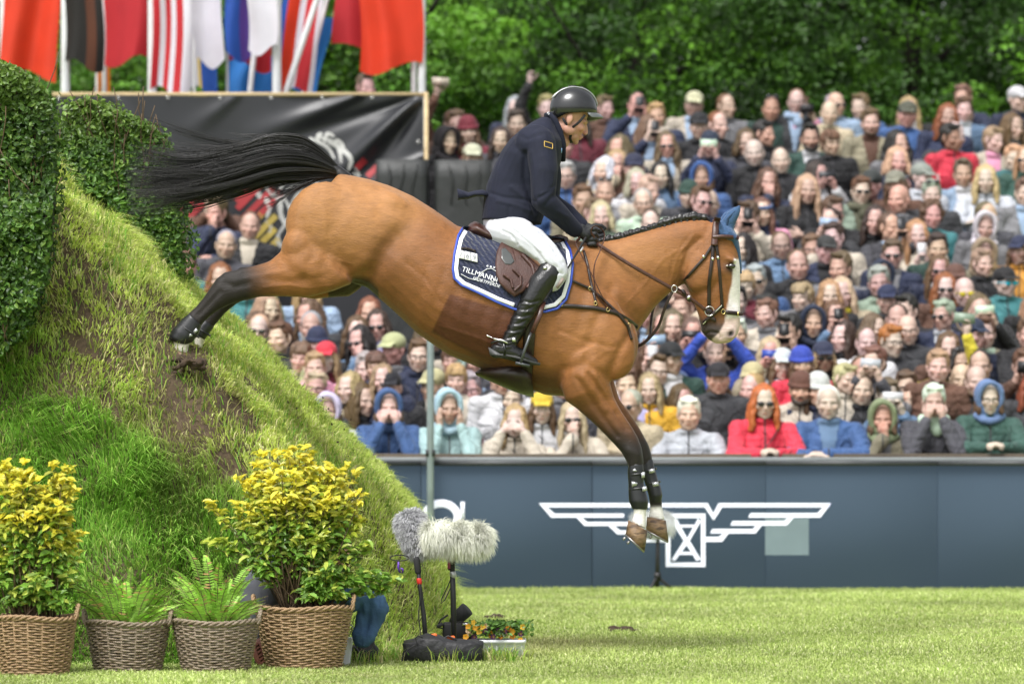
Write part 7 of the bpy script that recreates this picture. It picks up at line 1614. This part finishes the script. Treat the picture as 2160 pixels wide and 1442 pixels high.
# px,py | who | hair | hair colour | hat colour or - | top | shirt or - | pose | extras | yaw | skin
PEOPLE = '''
1316,222,man,s,db,-,navy,light blue,phone,ph:charcoal,0,1
1290,230,woman,s,mb,-,brown,-,down,,10,0
1402,246,woman,s,bl,-,navy,-,cross,sc:cream,5,1
1434,222,man,K,-,cream,cream,light blue,down,,0,3
1543,226,man,s,mb,-,grey,-,down,,10,0
1483,268,man,K,-,black,black,-,down,,-5,0
1516,266,man,s,rb,-,black,-,down,,15,2
1484,306,man,K,-,navy,navy,-,phone,ph:pale green,0,0
1249,264,woman,g,db,-,maroon,-,down,,0,0
1212,308,man,s,db,-,charcoal,-,down,,0,4
1309,317,woman,l,mb,-,dark grey,-,down,,-8,4
1277,346,woman,g,bl,-,beige,-,chin,gl,5,4
1347,356,man,K,-,navy,brown,-,down,,0,4
1205,372,woman,s,gr,-,blue,-,down,gl,0,0
1250,362,woman,o,wh,-,light grey,-,down,,-20,2
1264,408,man,b,gr,-,grey,-,down,up,0,4
1366,388,woman,o,gr,-,white,-,down,gl,5,2
1337,402,woman,s,lb,-,cream,-,down,,20,0
1408,372,woman,g,bk,-,steel blue,-,down,,0,2
1491,376,girl,H,-,blue,blue,-,down,,-5,3
1427,412,boy,B,-,dark green,dark grey,-,down,,0,0
1464,426,man,s,br,-,navy,-,down,sg,8,2
1511,432,man,b,mb,-,charcoal,-,down,gl,0,0
1389,428,man,s,gr,-,pale green,-,down,gl,0,2
1295,458,woman,o,lb,-,sage,-,down,,0,2
1240,450,man,s,mb,-,beige,-,down,,15,2
1231,424,man,s,br,-,khaki,-,down,,5,1
1387,474,man,s,db,-,black,-,down,,0,2
937,262,man,K,-,brown,brown,-,raiseR,ph:cream,5,4
929,300,boy,H,-,black,black,-,down,,20,0
978,264,man,s,br,-,brown,-,down,,0,4
1017,277,woman,B,-,maroon,maroon,-,down,,0,0
1086,232,woman,l,gr,-,navy,-,down,,0,2
1152,228,woman,s,bl,-,black,-,raiseR,,5,2
1045,298,girl,g,db,-,dark grey,-,down,,0,1
983,334,woman,K,-,cream,grey,-,down,,0,1
797,186,man,s,br,-,brown,-,down,,20,4
1110,262,man,s,db,-,brown,-,down,,0,1
1602,230,man,s,bk,-,dark green,-,down,up,0,3
1666,216,man,s,mb,-,charcoal,light blue,down,gl sc:light blue,0,2
1716,232,woman,s,br,-,pink,-,phone,cam,0,2
1768,222,man,r,gr,-,light blue,-,down,sg,15,4
1738,240,man,b,br,-,beige,-,down,,0,2
1820,228,man,s,mb,-,blue,-,down,,-10,2
1841,260,man,s,br,-,khaki,brown,down,be,-5,2
1635,284,woman,s,bk,-,black,-,down,,30,1
1725,293,man,s,bk,-,green,white,down,be,0,3
1616,323,man,b,mb,-,black,-,down,,0,2
1778,303,boy,p,mb,-,black,-,down,,10,1
1595,385,woman,w,br,-,navy,-,chin,,0,1
1738,372,woman,g,db,-,white,-,phone,ph:charcoal,20,1
1798,404,woman,s,br,-,sage,olive,down,sg sc:olive,0,2
1823,392,man,K,-,charcoal,black,-,down,,-15,4
1691,402,woman,l,lb,-,black,-,cross,,0,4
1888,243,man,K,-,olive,blue,-,down,,0,4
1936,233,woman,l,bl,-,black,white,cross,,0,4
1970,250,woman,g,rb,-,navy,-,down,,0,3
2025,233,man,s,br,-,steel blue,light grey,down,,0,2
2040,208,woman,s,mb,-,navy,-,chin,,-10,1
2065,241,boy,s,bk,-,navy,-,down,,0,3
1980,286,man,b,gr,-,charcoal,steel blue,cross,,20,2
2033,292,woman,s,bk,-,red,-,down,,20,5
2071,297,woman,s,bl,-,cream,pink,down,,25,2
2121,270,woman,l,br,-,grey,-,down,,25,1
2148,212,man,K,-,light grey,navy,-,down,,20,2
1878,342,woman,o,lb,-,navy,white,phonelow,,5,4
2106,335,woman,s,lb,-,teal,-,down,,0,2
2150,338,woman,l,bl,-,green,-,down,sg,-10,2
1935,376,man,V,-,sage,light grey,-,down,,20,2
1912,390,woman,K,-,khaki,brown,-,down,,-10,1
2048,368,man,s,mb,-,light blue,white,down,,0,1
2081,381,woman,g,lb,-,light grey,-,railwide,,0,2
1612,450,woman,l,mb,-,pink,navy,down,hb,0,2
1766,449,man,s,br,-,black,-,chin,gl,15,4
1715,528,man,K,-,charcoal,navy,black,down,,5,4
1742,526,man,s,mb,-,black,-,down,gl,0,1
1833,583,boy,H,-,navy,navy,-,down,,0,4
1631,592,man,s,gr,-,blue,light grey,down,sg,-5,2
1575,605,boy,p,bl,-,maroon,-,down,,0,2
1663,628,boy,p,bl,-,grey,-,down,,-10,2
1750,625,woman,g,bl,-,black,-,down,,0,2
1803,620,woman,g,lb,-,beige,yellow,down,,0,2
1889,422,man,b,mb,-,charcoal,grey,down,,-15,4
1971,412,man,s,gr,-,charcoal,-,down,up,0,2
1956,455,woman,c,br,-,teal,-,down,,0,4
1946,497,woman,l,bl,-,cream,-,phonelow,ph:white,0,2
1976,526,man,s,db,-,dark green,-,down,,0,4
2048,480,boy,H,-,white,grey,-,down,,0,1
2096,457,woman,u,mb,-,dark grey,-,down,,20,1
2056,540,woman,H,-,khaki,khaki,-,down,,0,4
1888,596,man,s,gr,-,sage,-,down,,0,4
1888,634,man,K,-,navy,charcoal,-,down,,0,4
1990,610,woman,g,rb,-,brown,-,down,sg,0,2
2038,590,woman,K,-,brown,black,-,chin,,0,2
2060,618,man,b,lb,-,navy,-,down,tl:yellow,0,2
2146,596,man,K,-,black,teal,-,down,tl:teal,10,2
2149,530,woman,K,-,navy,orange,-,down,,-20,1
1580,705,woman,s,wh,-,navy,-,down,,0,4
1415,652,man,s,mb,-,white,-,down,,-20,4
1420,690,woman,l,mb,-,brown,-,down,,0,2
1450,706,woman,l,mb,-,black,-,phone,ph:black,-5,4
1503,745,man,s,mb,-,royal blue,black,high,ph:light grey,0,2
1378,748,woman,g,br,-,beige,-,phone,ph:white,0,2
1353,782,man,s,br,-,brown,-,down,gl,0,2
1596,746,woman,g,lb,-,beige,-,phone,ph:royal blue,0,4
1635,770,woman,K,-,light grey,light grey,-,down,,0,2
1345,812,woman,s,br,-,lilac,pink,down,,0,2
1385,822,girl,g,bl,-,mustard,-,down,,0,2
1516,800,boy,K,-,black,charcoal,-,down,,0,4
1524,826,woman,K,-,light grey,khaki,-,down,,0,4
1463,818,man,K,-,steel blue,navy,-,raiseR,ph:light blue,0,4
1703,682,boy,H,-,navy,navy,-,down,,0,4
1657,702,man,s,bk,-,navy,-,phone,ph:black,-10,1
1752,712,woman,g,db,-,black,-,down,,-25,2
1826,724,man,s,mb,-,white,-,down,,5,2
1858,674,man,s,db,-,charcoal,-,down,be,0,4
1753,754,woman,K,-,navy,black,-,down,sg,0,3
1715,767,girl,B,-,royal blue,red,-,down,,0,1
1806,764,woman,s,mb,-,dark grey,-,phone,ph:light grey,-10,2
1816,694,girl,g,mb,-,cream,-,down,,30,2
1796,822,woman,u,mb,-,black,-,down,,0,2
1748,800,girl,s,lb,-,cream,-,down,,20,2
1703,824,woman,B,-,white,navy,-,down,,-5,4
1949,657,man,s,bk,-,black,-,down,,-10,2
1994,667,man,s,gr,-,navy,light grey,down,sg,-15,4
1891,722,woman,s,gi,-,charcoal,-,down,gl,10,2
1935,697,man,b,lb,-,charcoal,-,down,gl,0,2
1993,737,woman,g,br,-,brown,-,down,,0,2
1941,770,man,s,mb,-,yellow,-,raise,ph:sage,10,2
2056,707,man,K,-,navy,navy,white,down,,25,3
2093,704,man,s,br,-,khaki,pale green,down,,-5,2
2150,637,woman,l,bl,-,black,-,down,,5,2
2155,706,woman,s,br,-,black,-,chin,,0,4
1966,774,woman,s,bl,-,brown,-,down,,0,2
1988,800,man,b,lb,-,navy,-,down,,0,2
2043,806,man,r,mb,-,charcoal,-,down,be,0,2
2030,768,woman,g,bk,-,black,-,down,up,0,1
2145,812,woman,g,rb,-,charcoal,-,down,gl,0,2
2128,772,man,s,br,-,brown,-,phone,cam,-5,1
2012,838,boy,s,bl,-,maroon,-,down,,0,2
560,655,woman,g,bl,-,navy,-,down,,15,2
597,655,woman,g,bl,-,navy,-,down,,0,1
512,696,man,s,lb,-,cream,-,down,sg,5,2
543,695,man,s,mb,-,grey,-,down,,10,1
593,714,man,s,br,-,charcoal,-,down,,-10,2
643,692,man,s,gr,-,charcoal,lilac,chin,be,0,4
668,612,woman,l,bl,-,light blue,-,down,,0,2
715,702,woman,g,br,-,black,-,down,gl,0,2
761,662,woman,l,rb,-,black,-,down,,0,4
605,755,boy,p,mb,-,beige,-,down,,-5,2
710,755,woman,K,-,red,maroon,-,phonelow,,0,2
636,817,woman,s,lb,-,beige,-,down,gl,0,4
686,803,woman,o,lb,-,cream,-,down,,0,2
736,820,woman,g,bl,-,black,-,down,,-20,2
770,780,woman,s,gr,-,navy,-,down,,0,2
680,776,girl,s,bl,-,pink,-,phone,,0,2
828,688,woman,g,db,-,dark grey,lilac,down,sg,0,4
872,752,man,s,br,-,navy,-,down,gl,0,2
805,775,boy,p,br,-,navy,-,down,,-5,1
936,761,boy,p,br,-,navy,-,down,,0,1
959,802,boy,p,bl,-,cream,-,down,,-5,2
968,780,man,K,-,sage,light blue,-,down,,0,4
896,815,man,K,-,beige,black,-,down,,-25,2
857,818,man,K,-,black,black,-,down,,0,4
1011,822,man,s,gr,-,maroon,khaki,down,gl sc:khaki,0,2
1050,842,woman,s,gr,-,maroon,-,down,,0,2
838,800,girl,g,bl,-,navy,-,down,,0,2
1062,800,woman,s,br,-,white,-,down,,0,1
1325,778,woman,c,bk,-,dark grey,-,down,,0,2
431,449,man,s,br,-,navy,-,chin,,-20,4
464,422,man,K,-,beige,brown,-,phone,,0,1
498,477,woman,u,mb,-,black,cream,down,,0,1
445,516,man,s,gr,-,dark grey,-,down,,0,4
415,560,woman,s,br,-,teal,-,down,,0,1
450,590,woman,g,rb,-,brown,-,down,,0,1
500,600,man,s,mb,-,teal,-,down,,0,1
692,868,woman,H,-,white,white,-,chin,,0,4,F
820,860,girl,H,-,blue,blue,-,fists,,0,2,F
946,862,woman,H,-,mint,mint,-,cheeks,,0,4,F
1087,890,woman,g,bl,-,cream,-,visor,,0,2,F
1143,862,woman,K,-,yellow,white,-,down,,0,2,F
1207,884,woman,l,lb,-,cream,-,chin,sg,0,2,F
1330,857,man,s,gr,-,beige,-,down,sg,-15,4,F
1453,874,woman,s,wh,-,light grey,-,railwide,,0,2,F
1611,850,woman,g,gi,-,red,-,rail,sg,0,2,F
1666,822,man,B,-,brown,cream,-,down,be,0,4
1748,850,man,s,wh,-,blue,steel blue,railwide,,0,2,F
1862,884,woman,H,-,khaki,khaki,grey,chin,,0,3,F
1970,848,man,s,wh,-,dark grey,-,fists,sc:pale green,0,4,F
2086,842,woman,H,-,steel blue,green,-,rail,gl,0,2,F
1700,560,man,s,br,-,black,-,down,,0,1
'''
rows = []
for ln_ in PEOPLE.strip().split('\n'):
    a = ln_.split(','); rows.append([int(a[0]), int(a[1])]+a[2:10]+[float(a[10]), int(a[11]), len(a) > 12])
# unseen-in-detail spectators between the catalogued ones
rf = np.random.default_rng(42)
def region(x, y):
    if y < 330: return (920 < x < 1100 and y > 240) or (1230 < x < 2160 and y > 232)
    if y < 470: return 1180 < x < 2160
    if y < 620: return (390 < x < 470 and y > 530) or 1560 < x < 2160
    return (x > 480+ (y-620)*.9 and x < 2160 and y < 850)
for _ in range(9000):
    x, y = rf.uniform(390, 2160), rf.uniform(236, 850)
    if not region(x, y): continue
    if 700 < x < 1300 and 400 < y < 690: continue
    d = min(math.hypot(x-r[0], (y-r[1])*.80) for r in rows)
    if d < (52 if y < 470 else 45 if y < 650 else 38): continue
    w_ = rf.choice(['man','woman','woman','boy','girl'], p=[.42,.22,.22,.07,.07]); hk = {'man':['s','s','s','K','r','s'],'woman':['l','g','o','w','s','u'],'boy':['p','s','B'],'girl':['l','g','u']}[w_]; hk = hk[rf.integers(len(hk))]
    hc = ['br','db','mb','mb','br','gr','bk','bl'][rf.integers(8)]; hat = ['navy','grey','beige','black'][rf.integers(4)] if hk in 'KB' else '-'
    tp = ['navy','black','dark grey','charcoal','charcoal','navy','grey','dark green','black','brown','cream','black','navy','steel blue'][rf.integers(14)]; sh = ['-','-','white','light blue','grey'][rf.integers(5)]
    ex = ['','','','gl','','','sg',''][rf.integers(8)]; ps = ['down','phone','cross','chin','phonelow'][rf.choice(5, p=[.66,.14,.08,.07,.05])]
    if ps == 'phone': ex = (ex+' ph:'+['charcoal','white','light blue','pale green','black'][rf.integers(5)]).strip()
    rows.append([int(x), int(y), w_, hk, hc, hat, tp, sh, ps, ex, float(rf.uniform(-22,22)), int(rf.integers(0,5)), False])
rows = rows[:290]
def solveY(py_):
    lo, hi = 29.8, 39.0
    for _ in range(40):
        m_ = (lo+hi)/2; zh = HC-(py_-HZ)/F*m_
        if floor_z(m_)+HZL*1.0 < zh: lo = m_
        else: hi = m_
    return (lo+hi)/2
descs = []
for r in rows:
    px_, py_, who, hk, hc, hat, tp, sh, pose, ex, yaw, sk, front = r
    d = who+(' in '+hat+' '+HATN[hk] if hk in HATN else ' with bald head' if hk == 'b' else ' with '+HSN[hk]+' '+HN[hc]+' hair')
    e = []
    if 'sg' in ex: e.append('sunglasses')
    if 'gl' in ex.split(): e.append('glasses')
    if 'tl:' in ex: e.append(ex.split('tl:')[1].split()[0]+' lenses')
    if 'up' in ex: e.append('glasses pushed up')
    if 'be' in ex: e.append('beard')
    if 'hb' in ex: e.append('blue headband')
    if 'sc:' in ex: e.append(ex.split('sc:')[1].split()[0]+' scarf')
    d2 = (', '+e[0]) if e else ''
    top_ = tp+(' hoodie' if hk == 'H' else ' jacket' if who in ('man','boy') else ' coat')+((' over '+sh) if sh != '-' else '')
    r.append((d, d2, top_))
full = [a[0]+a[1]+', '+a[2] for a in (r[-1] for r in rows)]
from collections import Counter
cnt = Counter(full); PT = {'chin':'hand at mouth','fists':'both fists at mouth','cheeks':'both palms on cheeks','rail':'hands clasped on the rail','railwide':'forearms folded','visor':'hands shading brow','cross':'arms crossed','phone':'holding something up before the face','phonelow':'hands held at the chest','raise':'one arm raised high','raiseR':'one arm raised high','high':'both arms raised'}
labels = []; used = set()
xs_sorted = sorted(range(len(rows)), key=lambda i: rows[i][0])
for i, r in enumerate(rows):
    base = full[i]; cand = [base]
    if r[8] in PT: cand.insert(0, base+', '+PT[r[8]])
    near = sorted((j for j in range(len(rows)) if j != i and cnt[full[j]] == 1 and math.hypot(rows[j][0]-r[0], rows[j][1]-r[1]) < 260), key=lambda j: math.hypot(rows[j][0]-r[0], rows[j][1]-r[1]))
    for j in near[:12]:
        dx, dy = r[0]-rows[j][0], r[1]-rows[j][1]; rel = 'right of' if dx > abs(dy) else 'left of' if -dx > abs(dy) else 'above' if dy < 0 else 'below'
        cand.append(base+', '+rel+' the '+(rows[j][-1][0].replace(' with ', ' with ')))
    pick = None
    for c in cand:
        if len(c.replace(',', ' ').split()) > 16: continue
        if c in used or (c == base and cnt[base] > 1): continue
        pick = c; break
    if pick is None:
        sb = r[-1][0]+', '+r[-1][2]
        for j in near:
            dx, dy = r[0]-rows[j][0], r[1]-rows[j][1]; rel = 'right of' if dx > abs(dy) else 'left of' if -dx > abs(dy) else 'above' if dy < 0 else 'below'
            c = r[-1][0]+', '+rel+' the '+rows[j][-1][0]
            if len(c.split()) <= 16 and c not in used: pick = c; break
    if pick is None: pick = base+' near column %d' % (r[0]//60)
    used.add(pick); labels.append(pick)
rc = random.Random(5); items = []
def child(name, me, parent, colr, M=None, mats=None):
    o = bpy.data.objects.new(name, me); col.objects.link(o); o.parent = parent; o.color = (*colr, 1)
    if M is not None: o.matrix_local = M
    return o
placed = []
for r, lab in zip(rows, labels):
    px_, py_, who, hk, hc, hat, tp, sh, pose, ex, yaw, sk, front = r[:13]
    kid = .93 if who in ('boy','girl') else (.97 if who == 'woman' else 1.0)
    if front: Y = 30.02
    else: Y = max(30.5, solveY(py_))
    if not front:
        for _ in range(6):      # keep neighbours from standing inside each other
            for (qx, qy) in placed:
                x_now = (px_-1080)/F*Y
                if math.hypot(x_now-qx, Y-qy) < .26: Y += .10 if Y >= qy else -.08
        Y = max(30.45, Y)
    hp = P(px_, py_, Y); placed.append((hp.x, Y))
    if hk == 's' and who == 'man': hk = 'stqs'[rc.randrange(4)]
    s = kid*rc.uniform(.97,1.04)*1.03; root = empty('person', (hp.x, Y, hp.z-(HZL-.005)*s), lab, 'person', 'spectators watching behind the LED wall'); root.scale = (s*rc.uniform(.96,1.04), s, s)
    root.rotation_euler = (0, R(rc.uniform(-5,5)) if not front else 0, R(yaw*.6+rc.uniform(-6,6)))
    turn = 0 if abs(yaw) < 8 else (22 if yaw > 0 else -22)
    bme_, jme_, sme_ = body(pose, turn)
    skc = tuple(c*rc.uniform(.92,1.12) for c in SK[sk]); child('body', bme_, root, skc)
    jit = rc.uniform(.8,1.25); child('jacket', jme_, root, tuple(min(.85, c*jit) for c in CC[tp]))
    if sh != '-' and sme_: child('shirt', sme_, root, CC[sh])
    child('trousers', me_tr, root, [(.02,.03,.06),(.012,.012,.014),(.08,.07,.05)][rc.randrange(3)])
    hm = Matrix.Translation((0,-.015,HZL))@Matrix.Rotation(R(turn),4,'Z')@Matrix.Rotation(R(4),4,'X')
    hcol = CC[hat] if hk in HATN else HC_[hc]
    child({'K':'cap','V':'cap','B':'beanie','H':'hood','S':'sun_hat'}.get(hk, 'hair'), hair(hk), root, tuple(c*rc.uniform(.85,1.2) for c in hcol), hm)
    if hk in 'KBH' and who in ('woman','girl'): child('hair', hair('o' if hk == 'H' else 'g'), root, HC_[['br','bl','mb'][rc.randrange(3)]], hm@Matrix.Translation((0,.0,-.012))@Matrix.Scale(.93,4))
    elif hk == 'K' or hk == 'V': child('hair', hair('b'), root, HC_[['br','gr','db'][rc.randrange(3)]], hm@Matrix.Scale(1.03,4))
    if 'sg' in ex: child('sunglasses', me_sg, root, (0,0,0), hm)
    if 'tl:' in ex: child('sunglasses', me_sgc, root, CC[ex.split('tl:')[1].split()[0]] if 'teal' not in ex else (.02,.45,.6), hm)
    if 'gl' in ex.split(): child('glasses', me_gl, root, (0,0,0), hm)
    if 'up' in ex.split(): child('sunglasses', me_top, root, (0,0,0), hm)
    if 'be' in ex.split(): child('beard', me_beard, root, tuple(c*.8 for c in HC_[hc if hc != '-' else 'db']), hm)
    if 'sc:' in ex: child('scarf', me_scarf, root, CC[ex.split('sc:')[1].strip().replace('_',' ')] if ex.split('sc:')[1].strip() in CC else (.5,.5,.5))
    if 'hb' in ex.split():
        g = Geo(); g.tube([(.087*math.cos(t), .012+.10*math.sin(t), .062+.02*math.sin(t)) for t in np.linspace(0,6.283,29)[:-1]], .016, 8, closed=True); me = g.mesh('headband'); me.materials.append(m_cloth); child('headband', me, root, (.05,.10,.22), hm)
    hold = None
    A_ = arms(pose)
    if 'ph:' in ex: hold = ('phone', me_phone, CC[ex.split('ph:')[1].strip()])
    elif 'cam' in ex.split(): hold = ('camera', me_cam, (.012,.012,.014))
    if hold:
        if pose in ('raise','raiseR'): k = 1 if pose == 'raise' else 0; W = Vector(A_[k][2]); q_ = W+Vector((-.03 if k else .03,-.03,.12)); rot = Matrix.Rotation(R(90),4,'Y')
        else: W = (Vector(A_[0][2])+Vector(A_[1][2]))/2; q_ = W+Vector((0,-.02,.115)); rot = Matrix.Rotation(R(90 if rc.random() < .6 and hold[0] == 'phone' and pose != 'phonelow' else 0),4,'Y')
        bpy.context.view_layer.update()
        wm = Matrix.LocRotScale(root.location, root.rotation_euler, root.scale)@Matrix.Translation(q_)@rot
        o = bpy.data.objects.new('phone' if hold[0] == 'phone' else 'camera', hold[1]); col.objects.link(o); o.matrix_world = wm; o.color = (*hold[2], 1)
        short = r[13][0]; cn = [k_ for k_, v_ in CC.items() if v_ == hold[2]]
        tag(o, ((cn[0]+' phone' if hold[0] == 'phone' else 'black camera')+' held up by the '+short), hold[0], 'phones and cameras held up in the crowd')
# carried strap and patterned mitten in the front row
g = Geo(); g.tube([(-.13,-.125,1.08),(-.06,-.135,1.20),(.03,-.125,1.31),(.10,-.075,1.41),(.13,0,1.455)], .014, 8, flat=(1,.3), up=(0,-1,0)); me = g.mesh('cross_strap'); me.materials.append(m_blk)
red = [o for o in col.objects if o.get('label','').startswith('woman with shoulder-length ginger')][0]; child('bag_strap', me, red, (0,0,0))
print('PEOPLE', len(rows), 'dup labels', len(labels)-len(set(labels)))

if False:
    pass
